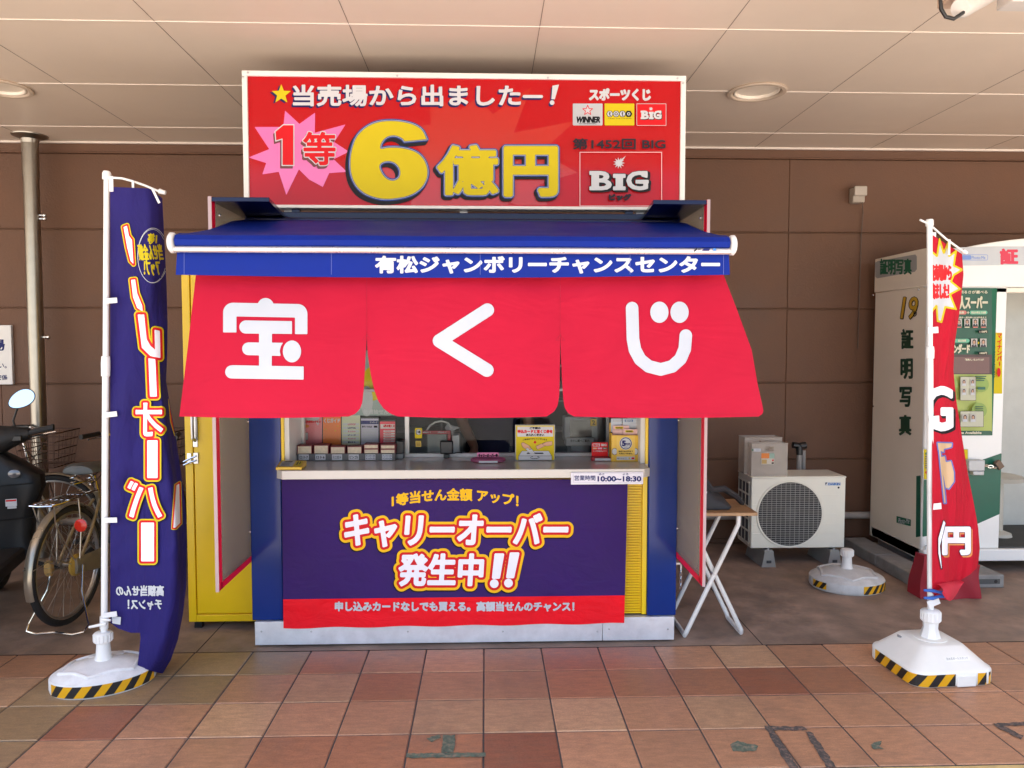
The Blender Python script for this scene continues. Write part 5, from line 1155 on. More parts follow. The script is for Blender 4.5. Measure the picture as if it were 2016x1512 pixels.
bp2 = mat('blue_peg', (.03, .12, .45), .4); m = MB()
for y0, y1 in ((1162, 1168), (1177, 1173)): m.tube([P(1819, y0, QD - .025), P(1836, y0 + 1, QD - .03), P(1846, (y0 + y1) / 2, QD - .028), P(1861, y1, QD - .028)], [.006, .009, .007, .011], bp2, 8)
m.build('peg_jaw', cl)

# ================================================================== FOLDING TABLE AND BAG
TZ = .70; TY0 = 4.05
tb = thing('folding_table', (1.26, 4.3, 0), 'small folding table with a wood grain top and white tubular legs beside the booth', 'table')
woodm = bpy.data.materials.new('oak_laminate'); woodm.use_nodes = True
n = woodm.node_tree.nodes; l = woodm.node_tree.links; b = n['Principled BSDF']; tc = n.new('ShaderNodeTexCoord'); mp = n.new('ShaderNodeMapping'); mp.inputs['Scale'].default_value = (3, 60, 20)
no = n.new('ShaderNodeTexNoise'); no.inputs['Scale'].default_value = 2.; no.inputs['Detail'].default_value = 6; l.new(tc.outputs['Object'], mp.inputs[0]); l.new(mp.outputs[0], no.inputs['Vector'])
cr_ = n.new('ShaderNodeValToRGB'); cr_.color_ramp.elements[0].color = (.30, .155, .065, 1); cr_.color_ramp.elements[1].color = (.46, .27, .13, 1); cr_.color_ramp.elements[0].position = .3; cr_.color_ramp.elements[1].position = .7
l.new(no.outputs['Fac'], cr_.inputs[0]); l.new(cr_.outputs[0], b.inputs['Base Color']); b.inputs['Roughness'].default_value = .4
TZ = G(1492, 1008, .0).z; TZ = Z(1492, 1012, 4.035) + .008
tx1 = X(1492, 1010, 4.035); tx0 = 1.05
MB().box(tx0, tx1, 4.035, 4.40, TZ - .018, TZ, woodm).build('tabletop', tb, bevel=.002)
la0, la1 = P(1456, 1018, 4.06), P(1342, 1258, 4.06); lb1 = P(1459, 1243, 4.10)
ya, yb_ = 4.06, 4.37
def leg(name, topx, botx, y0, y1):
    z1 = TZ - .02; zb = .016
    k = 1 if botx > topx else -1
    pts = [(topx, y0, z1), (topx + k * .002, y0, z1 - .05), (topx + k * .02, y0, z1 - .09), (botx - k * .004, y0, zb + .02), (botx, y0 + .012, zb), (botx, y1 - .012, zb), (botx - k * .004, y1, zb + .02), (topx + k * .02, y1, z1 - .09), (topx + k * .002, y1, z1 - .05), (topx, y1, z1)]
    o = MB().tube(pts, .0125, WPAINT, 14).build(name, tb)
    return o
leg('leg_frame', la0.x - .005, la1.x + .02, ya, yb_)
leg('leg_frame', tx0 + .06, lb1.x, ya + .028, yb_ - .028)
m = MB(); 
for px, py in ((1402, 1128),): q = P(px, py, ya + .013); m.tube([q + Vector((0, -.026, 0)), q + Vector((0, .03, 0))], .006, MET, 10)
m.build('pivot_bolt', tb)
bg_ = thing('black_bag', (1.25, 4.3, TZ), 'limp black fabric bag lying on the folding table', 'bag')
blkc = mat('black_nylon', (.013, .012, .015), .6, var=.2, bump=.3, bscale=80)
prof = []
m = MB()
def bagf(u, v):
    x0_, x1_ = 1.07, 1.33; x = x0_ + (x1_ - x0_) * u; h = ip([(0, .19), (.3, .185), (.55, .12), (.8, .075), (1, .015)], u)
    a = math.pi * v; y = 4.22 - .125 * math.cos(a) * (1 - .15 * u); z = TZ + .002 + h * math.sin(a) ** .7 * (1 + .10 * math.sin(u * 14 + v * 7)); return Vector((x + .02 * math.sin(v * 6), y, z))
m.grid(bagf, 26, 20, blkc); m.grid(lambda u, v: Vector((1.07 + .26 * u, 4.10 + .24 * v, TZ + .002)), 1, 1, blkc); m.build('bag_body', bg_, fixn=False)
MB().tube([P(x, y, 4.16 + .02 * k) for k, (x, y) in enumerate(((1386, 945), (1400, 965), (1425, 962), (1450, 978), (1462, 992)))], [.02, .022, .02, .018, .014], blkc, 8).build('strap', bg_)
MB().tube([P(1384, 962, 4.11), P(1391, 969, 4.11), P(1388, 976, 4.11)], .004, MET, 8).build('buckle', bg_)
# chain hanging behind the wing
m = MB(); cx_ = X(1340, 1150, 4.16)
for k in range(6):
    z = Z(1340, 1125, 4.16) - .019 * k
    ring = [(cx_ + (.0065 * math.cos(t) if k % 2 else 0), 4.16 + (0 if k % 2 else .0065 * math.cos(t)), z + .012 * math.sin(t)) for t in np.linspace(0, 2 * math.pi, 12, endpoint=False)]
    m.tube(ring, .0022, CHROME, 6, closed=True)
m.box(cx_ - .004, cx_ + .004, 4.155, 4.165, Z(1340, 1125, 4.16) + .01, Z(1340, 1125, 4.16) + .05, MET)
m.box(xr, cx_ + .004, 4.155, 4.165, Z(1340, 1125, 4.16) + .04, Z(1340, 1125, 4.16) + .05, MET)
m.build('door_chain', booth)

# ================================================================== AIR CONDITIONER AND CRATES
AD = 5.40; acm = mat('ivory_ac_paint', (.80, .78, .67), .4, var=.04, scale=3)
ac = thing('air_conditioner', (2.2, 5.6, 0), 'ivory outdoor air conditioner unit standing on two plastic feet by the wall', 'air conditioner')
x0, x1, zt, zb = X(1479, 1000, AD), X(1664, 1000, AD), Z(1560, 938, AD), Z(1560, 1079, AD); AB = AD + .29
m = MB(); m.box(x0, x1, AD, AB, zb, zt - .012, acm).box(x0 - .004, x1 + .004, AD - .004, AB + .004, zt - .014, zt, acm)
for z in np.linspace(zb + .11, zt - .13, 5):
    pass
m.build('casing', ac, bevel=.006)
fc, fr_ = P(1555, 1012, AD), (P(1619, 1012, AD) - P(1555, 1012, AD)).length
FX = Matrix(((1, 0, 0), (0, 0, -1), (0, 1, 0)))
m = MB(); 
for k, z in enumerate(np.linspace(zb + .105, zt - .135, 5)):
    for a, b in ((x0 + .01, fc.x - math.sqrt(max(0, (fr_ + .008) ** 2 - (z - fc.z) ** 2))), (fc.x + math.sqrt(max(0, (fr_ + .008) ** 2 - (z - fc.z) ** 2)), x1 - .02)): m.box(a, b, AD - .0025, AD + .002, z - .002, z + .002, acm)
m.each('front_rib', ac, bevel=.001)
MB().lathe([(fr_ - .012, -.006), (fr_ - .006, .004), (fr_ + .004, .006), (fr_ + .010, .002), (fr_ + .011, -.004)], (fc.x, AD - .001, fc.z), acm, 56, axis=FX).build('fan_ring', ac)
MB().lathe([(1e-4, .0), (fr_ - .01, .0), (fr_ - .006, .002)], (fc.x, AD - .0025, fc.z), mat('dark_fan_cavity', (.035, .036, .036), .7), 48, axis=FX).build('fan_cavity', ac)
fan = MB()
for k in range(3):
    a0 = k * 2.094 + .4
    fan.add([Vector((fc.x + r * fr_ * math.cos(a), AD - .0035 - .002 * (t - .5), fc.z + r * fr_ * math.sin(a))) for r, w_ in ((.2, .5), (.9, .75)) for t, a in ((0, a0), (1, a0 + w_))], [(0, 1, 3, 2)], mat('fan_blade', (.055, .057, .058), .5))
fan.lathe([(.05, 0), (.05, .003), (1e-4, .004)], (fc.x, AD - .003, fc.z), MATS['fan_blade'], 20, axis=FX).build('fan', ac)
m = MB(); gm = mat('grille_wire', (.36, .35, .32), .45); N = 30
for k in range(1, N):
    z = fc.z - fr_ + 2 * fr_ * k / N; hw = math.sqrt(max(0, (fr_ - .008) ** 2 - (z - fc.z) ** 2)); m.box(fc.x - hw, fc.x + hw, AD - .012, AD - .0085, z - .0014, z + .0014, gm)
for k in range(1, 14):
    x = fc.x - fr_ + 2 * fr_ * k / 14; hw = math.sqrt(max(0, (fr_ - .008) ** 2 - (x - fc.x) ** 2)); m.box(x - .0012, x + .0012, AD - .008, AD - .006, fc.z - hw, fc.z + hw, gm)
m.box(fc.x - .035, fc.x + .035, AD - .0145, AD - .0125, fc.z - .06, fc.z + .06, mat('grille_centre', (.08, .08, .08), .5)) if False else None
m.build('fan_grille', ac)
m = MB(); dk = mat('coil_dark', (.05, .055, .06), .5)
m.box(x0 - .0035, x0 - .0005, AD + .04, AB - .03, zb + .03, zt - .05, dk)
for z in np.linspace(zb + .03, zt - .05, 6): m.box(x0 - .0085, x0 - .0036, AD + .035, AB - .025, z - .006, z + .006, acm)
for y in np.linspace(AD + .04, AB - .03, 4): m.box(x0 - .0065, x0 - .0036, y - .004, y + .004, zb + .03, zt - .05, acm)
m.build('side_grille', ac)
A = Art(plane_fn(AD), .001); A.put(RC(1624, 949, 1655, 956), [(mat('badge_white', (.6, .62, .62), .4), 0)]); A.put(PG((1625, 950), (1629, 950), (1625, 955)), [(K_, 0)], cell=.4); A.put(T('DAIKIN', 1631, 951, 1654, 955), [(mat('badge_blue', (.03, .16, .45), .4), .4)], cell=.35); A.put(EL(1651, 960, 2), [(K_, 0)], cell=.4); A.build('maker_badge', ac)
ft = mat('grey_foot', (.30, .30, .28), .6, bump=.1)
for px in (1511, 1640):
    q = X(px, 1100, AD); m = MB()
    m.loft([[Vector((q + sx * w_, y, z)) for sx, y in ((-1, AD - .03), (1, AD - .03), (1, AB + .03), (-1, AB + .03))] for w_, z in ((.055, 0), (.05, .01), (.034, zb - .03), (.034, zb - .012))], ft)
    m.box(q - .018, q + .018, AD - .033, AD - .02, .03, .05, dk); m.build('foot', ac, bevel=.003)
    m = MB(); m.tube([(q, AD - .01, zb - .012), (q, AD - .01, zb + .004)], .008, MET, 8).box(q - .028, q + .028, AD - .022, AD + .03, zb - .012, zb - .007, MET); m.build('bolt', ac)
# two frosted crates
frost = glass('frosted_crate', (.97, .96, .94), .25, .5, clear=((.95, .90, .84), .30))
def crate(cx_, y0, wd, dp, ht, z, name_label, stk):
    t = thing('plastic_crate', (cx_, y0, z), name_label, 'crate', 'frosted crates on the air conditioner'); m = MB(); w_ = wd / 2; th_ = .003; k = .92
    for s_, ln in ((-1, 'f'), (1, 'b')):
        ya_ = y0 if s_ < 0 else y0 + dp
        hs = .032; hz_ = ht * .76
        for (xa, xb, za, zb_) in ((-w_, -hs, hz_, ht - .022), (hs, w_, hz_, ht - .022), (-w_, w_, 0, hz_), (-w_, w_, ht - .022, ht)): m.box(cx_ + xa, cx_ + xb, ya_ - th_ / 2, ya_ + th_ / 2, z + za, z + zb_, frost)
    m.box(cx_ - w_, cx_ - w_ + th_, y0 + th_, y0 + dp - th_, z, z + ht, frost).box(cx_ + w_ - th_, cx_ + w_, y0 + th_, y0 + dp - th_, z, z + ht, frost).box(cx_ - w_ + th_, cx_ + w_ - th_, y0 + th_, y0 + dp - th_, z, z + th_, frost)
    m.build('crate_body', t)
    m = MB(); m.tube([(cx_ - w_, y0 - .003, z + ht), (cx_ + w_, y0 - .003, z + ht), (cx_ + w_, y0 + dp + .003, z + ht), (cx_ - w_, y0 + dp + .003, z + ht)], .0035, frost, 6, closed=True); m.build('rim', t)
    if stk:
        fy = lambda x, y, off: Vector((cx_ - w_ + x, y0 - .0025 - off, z + y))
        A = Art(fy, .0006, .0004); s_ = ht / .23
        A.put(RC(.07, .085, .165, .165), [(mat('pale_sticker', (.62, .56, .46), .5), 0)], cell=.004); A.put(RC(.07, .128, .165, .165), [(ORG_, 0)], cell=.004); A.put(RC(.128, .128, .165, .165), [(mat('green_sticker', (.30, .45, .36), .5), 0)], cell=.004); A.put(RC(.074, .09, .11, .12), [(mat('tan_sticker', (.5, .33, .1), .5), 0)], cell=.004); A.put(RC(.145, .088, .162, .1), [(sh_k, 0)], cell=.003); A.put(RC(.148, .108, .16, .12), [(RED_, 0)], cell=.003)
        A.put(RC(.012, .178, .065, .2), [(W_, 0)], cell=.003); A.put(RC(.03, .182, .055, .196), [(GREY_, 0)], cell=.003); A.put(RC(.0, .184, .012, .196), [(GRN_, 0)], cell=.003)
        A.build('price_sticker', t)
    return t
c0, c1 = P(1479, 935, AD + .02), P(1551, 873, AD + .02)
crate((c0.x + c1.x) / 2, AD + .02, c1.x - c0.x, .075, c1.z - zt - .001, zt + .001, 'front frosted plastic crate with orange sticker on the air conditioner', True)
c0, c1 = P(1463, 925, AD + .14), P(1537, 862, AD + .14)
crate((c0.x + c1.x) / 2, AD + .115, c1.x - c0.x, .13, c1.z - zt + .004, zt + .001, 'rear frosted plastic crate without sticker on the air conditioner', False)
# refrigerant pipe behind the unit
p = P(1577, 880, 5.82); t = thing('refrigerant_pipe', (p.x, 5.82, 0), 'two grey pipes with a black elbow rising behind the air conditioner', 'pipe')
MB().tube([(p.x - .012, 5.82, .1), (p.x - .012, 5.82, p.z - .02)], .02, mat('pipe_wrap', (.28, .27, .26), .6), 12).tube([(p.x + .03, 5.84, .1), (p.x + .03, 5.84, p.z - .03)], .016, MATS['pipe_wrap'], 12).build('pipe_run', t)
MB().tube([(p.x - .012, 5.82, p.z - .06), (p.x - .012, 5.82, p.z), (p.x - .03, 5.82, p.z + .012), (p.x - .065, 5.82, p.z + .015)], .025, BLK, 12).tube([(p.x - .005, 5.83, p.z + .005), (p.x + .04, 5.83, p.z + .012)], .028, BLK, 12).build('elbow', t)

# ================================================================== PHOTO BOOTH
PY0, PY1 = 5.16, 5.88; px0 = X(1814, 1080, PY0); px1 = px0 + 1.75; pz0 = Z(1815, 1104, PY0); pzt = 2.26
pbm = mat('cream_booth_panel', (.86, .78, .65), .38, var=.03, scale=2); pbw = mat('white_booth_panel', (.82, .82, .79), .33, var=.03, scale=2); grn = mat('green_stripe', (.008, .11, .065), .35)
pb = thing('photo_booth', ((px0 + px1) / 2, 5.6, 0), 'cream automatic photo booth with green stripe, poster and open doorway at right', 'photo booth')
ox0 = X(1975, 800, PY0)      # left edge of the doorway
m = MB(); m.box(px0, px0 + .03, PY0 + .02, PY1, pz0, 2.0, pbm).box(px0 + .03, px1, PY1 - .03, PY1, pz0, pzt, pbm).box(px1 - .03, px1, PY0 + .02, PY1 - .03, pz0, pzt, pbm).box(px0 + .03, ox0 - .01, PY0 + .03, PY1 - .03, pz0 + .1, 2.0, mat('booth_inner_grey', (.5, .5, .46), .5)).box(px0 + .002, px1, PY0 + .03, PY1, pzt - .03, pzt, pbm)
m.build('shell', pb, bevel=.006)
m = MB(); m.tube([(px0 + .022, PY0 + .022, pz0), (px0 + .022, PY0 + .022, 1.99)], .022, pbw, 20); m.build('corner_post', pb)
fz0 = pz0 + .085
m = MB(); m.box(px0 + .03, ox0, PY0, PY0 + .028, fz0, 2.0, pbw).box(ox0 - .012, ox0, PY0 + .028, PY0 + .3, fz0, 1.92, pbw); m.build('front_panel', pb, bevel=.004)
m = MB(); m.box(px0, px1, PY0 - .03, PY1 - .03, pz0, fz0 - .002, pbw); m.build('floor_step', pb, bevel=.008)
m = MB(); m.box(ox0 + .002, px1 - .03, PY0, PY1 - .031, fz0, fz0 + .012, mat('ribbed_mat', (.045, .045, .042), .8, bump=.6, bscale=150)); m.build('floor_mat', pb)
m = MB(); m.box(ox0, px1 - .03, PY1 - .1, PY1 - .03, fz0 + .012, 2.0, mat('booth_inner_panel', (.55, .56, .52), .45)).box(ox0 + .16, ox0 + .175, PY0 + .4, PY1 - .1, fz0 + .012, 2.0, MATS['booth_inner_panel']); m.build('inner_wall', pb)
m = MB(); m.lathe([(.09, .0), (.085, .02), (.03, .04), (.025, .4), (.15, .41), (.16, .44), (.1, .455), (1e-4, .457)], (ox0 + .20, PY0 + .3, fz0 + .012), mat('stool_cream', (.5, .47, .4), .5), 28); m.build('stool', pb)
# side upper fascia with plate
m = MB(); m.box(px0 - .008, px0 + .02, PY0 + .01, PY1 + .002, 2.0, pzt, pbm); m.build('side_fascia', pb, bevel=.006)
def side(px, py, off):   # the side wall plane x = px0
    d = ray(px, py); return Vector((0, 0, 1.6)) + d * ((px0 - off) / d.x)
A = Art(lambda x, y, o_: side(x, y, o_ + .008), .001, .0006)
A.put(PG((1723, 517), (1728, 514), (1802, 501), (1805, 505), (1805, 530), (1801, 535), (1727, 548), (1723, 545)), [(mat('fascia_plate', (.36, .37, .37), .35), 0)], cell=1.)
A.put(T('証明写真', 1733, 510, 1794, 540), [(GRN_, .9)], cell=.6); A.build('side_header_plate', pb)
A = Art(side, .001, .0006)
gd = mat('gold_print', (.60, .36, .02), .4)
A.put(T('19', 1773, 585, 1802, 627, shear=.15), [(K_, 1.6, .8, .8), (K_, 1.6), (gd, .5)], cell=.6); A.put(T('秒', 1798, 612, 1805, 623), [(K_, .3)], cell=.4)
dg = mat('dark_green_print', (.006, .055, .03), .4)
for ch_, (a, b, c_, d) in zip('証明写真', ((1775, 649, 1797, 686), (1774, 707, 1796, 745), (1772, 763, 1794, 800), (1771, 818, 1793, 856))): A.put(T(ch_, a, b, c_, d), [(dg, 1.3)], cell=.6)
A.put(PG((1765, 1016), (1793, 1023), (1793, 1036), (1765, 1029)), [(GRN_, 0)], cell=.6); A.put(T('Photo-Me', 1768, 1020, 1790, 1031, shear=.1), [(W_, .1)], cell=.4)
A.build('side_lettering', pb)
m = MB()
for px, py in ((1719, 581), (1809, 570), (1720, 800)): q = side(px, py, .0); m.ball(q, .008, .008, .008, CHROME, 10, 6)
m.each('side_screw', pb)
# arched header over the front
arch_ = [(px0 - .004, 1.99), (px1, 1.99), (px1, 2.19)] + [(px0 + (px1 - px0) * t, 2.19 + .14 * math.sin(math.pi * t) ** .8) for t in np.linspace(.97, .03, 24)] + [(px0 - .004, 2.19)]
MB().prism(arch_, (0, PY0 - .02, 0), (1, 0, 0), (0, 0, 1), (0, .08, 0), pbw).build('header', pb, bevel=.006)
MB().box(px0 + .02, px1, PY0 + .0, PY0 + .06, 1.955, 1.9885, pbm).build('header_trim', pb, bevel=.004)
HP = plane_fn(PY0 - .02)
A = Art(HP, .002, .0006)
A.put(PG((1850, 495), (1890, 487), (1960, 485), (2120, 485), (2120, 522), (1960, 522), (1890, 523), (1850, 526)), [(mat('header_plate', (.50, .52, .54), .3), 0)], cell=1.)
A.put(T('証', 1970, 491, 2003, 519), [(mat('header_red', (.62, .03, .07), .4), 1.8)], cell=.6)
for k, ch_ in enumerate('明写真'): A.put(T(ch_, 2028 + 55 * k, 491, 2061 + 55 * k, 519), [(MATS['header_red'], 1.8)], cell=.8)
A.put(RC(1894, 501, 1945, 512.5, 3), [(mat('header_blue', (.16, .26, .58), .4), 0), (MATS['header_plate'], -.9)], cell=.5); A.put(RC(1895, 502.5, 1912, 511, 2), [(MATS['header_blue'], 0)], cell=.5); A.put(T('Photo-Me', 1913, 504, 1940, 510), [(MATS['header_blue'], .1)], cell=.4)
A.build('header_lettering', pb)
FP = plane_fn(PY0)
fx0p, fx1p = 1822, 1974
A = Art(FP, .001, .0005)
A.put(PG((1819, 935), (1862, 925), (1905, 915), (1972, 892), (1968, 1012), (1905, 1040), (1862, 1048), (1816, 1057)), [(grn, 0)], cell=1.5)
A.build('green_band', pb)
A = Art(lambda x, y, o_: side(x, y, o_), .001)
A.put(PG((1804, 937), (1812.5, 936), (1812, 1056), (1803, 1058)), [(grn, 0)], cell=1.); A.build('green_band_side', pb)
# poster on the front panel
po = MB(); q0, q1 = P(1852, 567, PY0), P(1953, 857, PY0); po.box(q0.x, q1.x, PY0 - .006, PY0 - .001, q1.z, q0.z, GRN_); po = po.build('poster_board', pb, bevel=.004)
A = Art(plane_fn(PY0 - .006), .001, .0004)
pg = mat('poster_green', (.012, .085, .045), .35); pl = mat('poster_lime', (.38, .45, .10), .4); pbk = mat('poster_brown', (.07, .035, .03), .4); crm = mat('poster_cream', (.62, .58, .42), .5)
A.put(RC(1846, 567, 1953, 857, 5), [(pg, 0)], cell=1.); A.put(RC(1846, 737, 1953, 852), [(pl, 0)]); A.put(RC(1846, 848, 1953, 857, 3), [(pg, 0)], cell=1.)
A.put(RC(1875, 698, 1953, 737), [(pbk, 0)]); A.put(RC(1875, 703, 1948, 735), [(mat('poster_rose', (.16, .08, .07), .4), 0)]); A.put(T('「肌美人」仕上げとは？', 1900, 706, 1937, 710), [(crm, .15)], cell=.35)
for k in range(6): A.put(RC(1900, 713 + k * 3.2, 1943 - (k % 3) * 2, 714 + k * 3.2), [(mat('poster_pink_text', (.4, .28, .25), .5), 0)])
A.put(T('お肌の明るさが選べる', 1866, 572, 1944, 578), [(crm, .2)], cell=.4); A.put(T('肌美人スーパー', 1866, 583, 1944, 608), [(crm, 1.0)], cell=.6)
A.put(RC(1870, 611.5, 1903, 619, 3.5), [(mat('poster_coral', (.6, .18, .14), .4), 0)], cell=.5); A.put(RC(1909, 611.5, 1944, 619, 3.5), [(mat('poster_mint', (.12, .42, .26), .4), 0)], cell=.5); A.put(T('美肌効果', 1878, 613, 1898, 617.5), [(crm, .2)], cell=.35); A.put(T('美白の明るさ効果', 1912, 613, 1941, 617.5), [(crm, .15)], cell=.35); A.put(T('+', 1904, 613, 1908, 618), [(crm, .3)], cell=.4)
A.put(RC(1866, 622, 1944, 622.6), [(pl, 0)]); A.put(T('健康的な肌色～透明感のある肌色まで', 1872, 623.4, 1942, 626.4), [(crm, .1)], cell=.35)
skn = [mat('portrait_skin', (.5, .3, .2), .5), mat('portrait_bg', (.46, .44, .40), .5), mat('portrait_hair', (.05, .03, .022), .5), mat('portrait_suit', (.03, .03, .035), .5)]
def portrait(cx_, cy, s, bgm=None, suit=None):
    A.put(RC(cx_ - 6 * s, cy - 8 * s, cx_ + 6 * s, cy + 8 * s), [(bgm or skn[1], 0)]); A.put([EL(cx_, cy - 2.6 * s, 3.4 * s, 4.0 * s), RC(cx_ - 3.4 * s, cy - 3 * s, cx_ + 3.4 * s, cy + 1.6 * s)], [(skn[2], 0)], cell=.5)
    A.put(PG((cx_ - 5 * s, cy + 8 * s), (cx_ - 4.4 * s, cy + 4 * s), (cx_ - 1.5 * s, cy + 2.4 * s), (cx_ + 1.5 * s, cy + 2.4 * s), (cx_ + 4.4 * s, cy + 4 * s), (cx_ + 5 * s, cy + 8 * s)), [(suit or skn[3], 0)], cell=.5); A.put(PG((cx_ - 1.3 * s, cy + 2.4 * s), (cx_ + 1.3 * s, cy + 2.4 * s), (cx_, cy + 6 * s)), [(W_, 0)], cell=.4)
    A.put([EL(cx_, cy - 1.2 * s, 2.2 * s, 3.0 * s), RC(cx_ - .8 * s, cy + .8 * s, cx_ + .8 * s, cy + 2.8 * s)], [(skn[0], 0)], cell=.4)
for k in range(4): portrait(1888 + k * 16.2, 635, .95)
for k in range(4): A.put(RC(1883 + k * 16.2, 643.2, 1893 + k * 16.2, 645.2, .8), [(MATS['poster_coral'] if k != 1 else crm, 0)], cell=.4)
A.put(RC(1926, 650, 1945, 655.8, 2), [(K_, 0)], cell=.5); A.put(T('1100円', 1929, 651, 1943, 655), [(crm, .2)], cell=.35)
A.put(RC(1866, 659.2, 1948, 660), [(pl, 0)]); A.put(RC(1878, 667, 1909, 674.5, 3.5), [(MATS['poster_mint'], 0)], cell=.5); A.put(T('美白効果', 1886, 668.4, 1902, 673), [(crm, .15)], cell=.35)
A.put(T('スタンダード', 1862, 678, 1909, 695), [(crm, .8)], cell=.6); portrait(1918, 675, 1.05); portrait(1936, 675, 1.05); A.put(PG((1925.5, 672), (1928.8, 675), (1925.5, 678)), [(YEL_, 0)], cell=.4)
A.put(RC(1926, 692.5, 1945, 698, 2), [(K_, 0)], cell=.5); A.put(T('1000円', 1929, 693.3, 1943, 697.2), [(crm, .2)], cell=.35)
pcd = mat('poster_card', (.50, .50, .38), .5); lt = mat('lime_disc', (.24, .36, .07), .4)
for cx_, cy in ((1871, 757), (1932, 757), (1928, 808)): A.put(EL(cx_, cy, 15, 15), [(lt, 0)], cell=.8)
A.put(RC(1891, 742, 1921, 788), [(sh_k, .6), (pcd, 0)]); A.put(RC(1891, 810, 1936, 840), [(sh_k, .6), (pcd, 0)])
for cx_ in (1898, 1915):
    for cy in (753, 771): portrait(cx_, cy, .8, suit=W_)
for cx_ in (1900, 1916): portrait(cx_, 823, .95, suit=W_)
A.put(RC(1925, 762, 1940, 767), [(grn, 0)])
for k in range(3): A.put(RC(1920 + k, 740 + k * 4, 1942 - k * 2, 742 + k * 4), [(pg, 0)]); A.put(RC(1920, 800 + k * 3.4, 1936, 801.4 + k * 3.4), [(pg, 0)])
A.put(T('Languages Available', 1862, 849.5, 1932, 855.5), [(crm, .3)], cell=.4)
A.build('poster_print', po)
# yellow strip by the doorway and yellow labels
A = Art(FP, .001, .0005)
A.put(RC(1953.5, 655, 1973, 775), [(YEL_, 0)])
for k, ch_ in enumerate('マイナンバ'): A.put(T(ch_, 1963.5, 657 + k * 11, 1972, 666 + k * 11), [(RED_, .4)], cell=.45)
A.put(CAP([(1968, 713), (1968, 720)], .9), [(RED_, 0)], cell=.4)
for k, ch_ in enumerate('個人番号カード用の写真が撮影できます'): A.put(T(ch_, 1955.5, 657 + k * 4.9, 1959.5, 661 + k * 4.9), [(GRN_, .15)], cell=.38)
A.put(EL(1966.5, 733, 3.6, 9), [(RED_, 0)], cell=.5)
for x0_, x1_ in ((1818, 1850), (1890, 1906)): A.put(RC(x0_, 884, x1_, 944, 1), [(W_, .5), (YEL_, -.6)], cell=.8)
A.put(EL(1824, 893, 2.5), [(GRN_, 0)], cell=.5); A.put(EL(1824, 930, 2.6), [(RED_, 0)], cell=.5)
for k in range(6): A.put(RC(1821.5, 898 + k * 4.4, 1830, 900 + k * 4.4), [(NAVY_, 0)])
A.put(RC(1821, 1074, 1836, 1084), [(K_, 0), (pbw, -.9)], cell=.5)
A.build('front_sticker', pb)
# lock box with chain
q0, q1 = P(1907, 906, PY0 - .06), P(1938, 936, PY0 - .06); lb_ = MB().box(q0.x, q1.x, PY0 - .065, PY0 - .001, q1.z + .03, q0.z, mat('lock_grey', (.45, .46, .46), .4, .3)).box(q0.x + .035, q1.x - .0, PY0 - .06, PY0 - .001, q1.z, q1.z + .03, MATS['lock_grey']).build('lock_box', pb, bevel=.006)
m = MB()
for k in range(3):
    cc = P(1943 + k * 7, 917 + k * 1.6, PY0 - .045); m.tube([(cc.x + .02 * math.cos(t), cc.y + (.0 if k % 2 else .006 * math.sin(t)), cc.z + (.009 if k % 2 else .004) * math.sin(t)) for t in np.linspace(0, 2 * math.pi, 12, endpoint=False)], .0035, CHROME, 6, closed=True)
m.build('chain', lb_)
cc = P(1966, 915, PY0 - .04); MB().obox(Matrix.Translation(cc) @ Matrix.Rotation(R(-35), 4, 'Y'), .045, .03, .06, mat('bronze_lock', (.14, .09, .06), .4, .4)).build('padlock', lb_, bevel=.006)
# concrete blocks under the booth
for i, (xa, xb, ya_, yb2, lab) in enumerate(((X(1803, 1150, 4.86), X(1803, 1150, 4.86) + .12, 5.0, 6.0, 'long concrete kerb block under the left side of the photo booth'), (X(1930, 1150, 4.86), X(1978, 1150, 4.86) + .1, 5.0, 6.0, 'concrete kerb block with a socket hole right of the red bag'))):
    xa = X(1800, 1150, 4.86) if i == 0 else X(1880, 1150, 4.86); xb = xa + .17 if i == 0 else X(1977, 1150, 4.86)
    t = thing('concrete_block', ((xa + xb) / 2, 4.86, 0), lab, 'concrete block', 'concrete blocks under the photo booth')
    if i == 0: xa -= .0
    m = MB(); m.box(xa, xb, 4.86, 5.36, 0, pz0 - .012, mat('pale_concrete', (.26, .25, .235), .85, var=.15, scale=14, bump=.4, bscale=120, dirt=.4)).box(xa, xb, 5.37, 5.86, 0, pz0 - .012, MATS['pale_concrete']); m.build('block', t, bevel=.008)
    if i: 
        m = MB(); q = P(1960, 1137, 4.86); m.box(xb - .17, xb - .03, 4.857, 4.87, .028, .06, mat('dark_recess', (.1, .1, .095), .9)); m.lathe([(.012, 0), (1e-4, .001)], (q.x + .0, 4.856, .044), BLK, 14, axis=FX); m.build('socket', t)
m = MB(); m.box(px0 + .02, px0 + .09, 5.4, 5.46, pz0 - .012, pz0, BLK).box(px1 - .4, px1 - .33, 5.1, 5.2, 0, pz0, BLK).box(px1 - .4, px1 - .33, 5.8, 5.9, 0, pz0, BLK); m.each('booth_foot', pb)
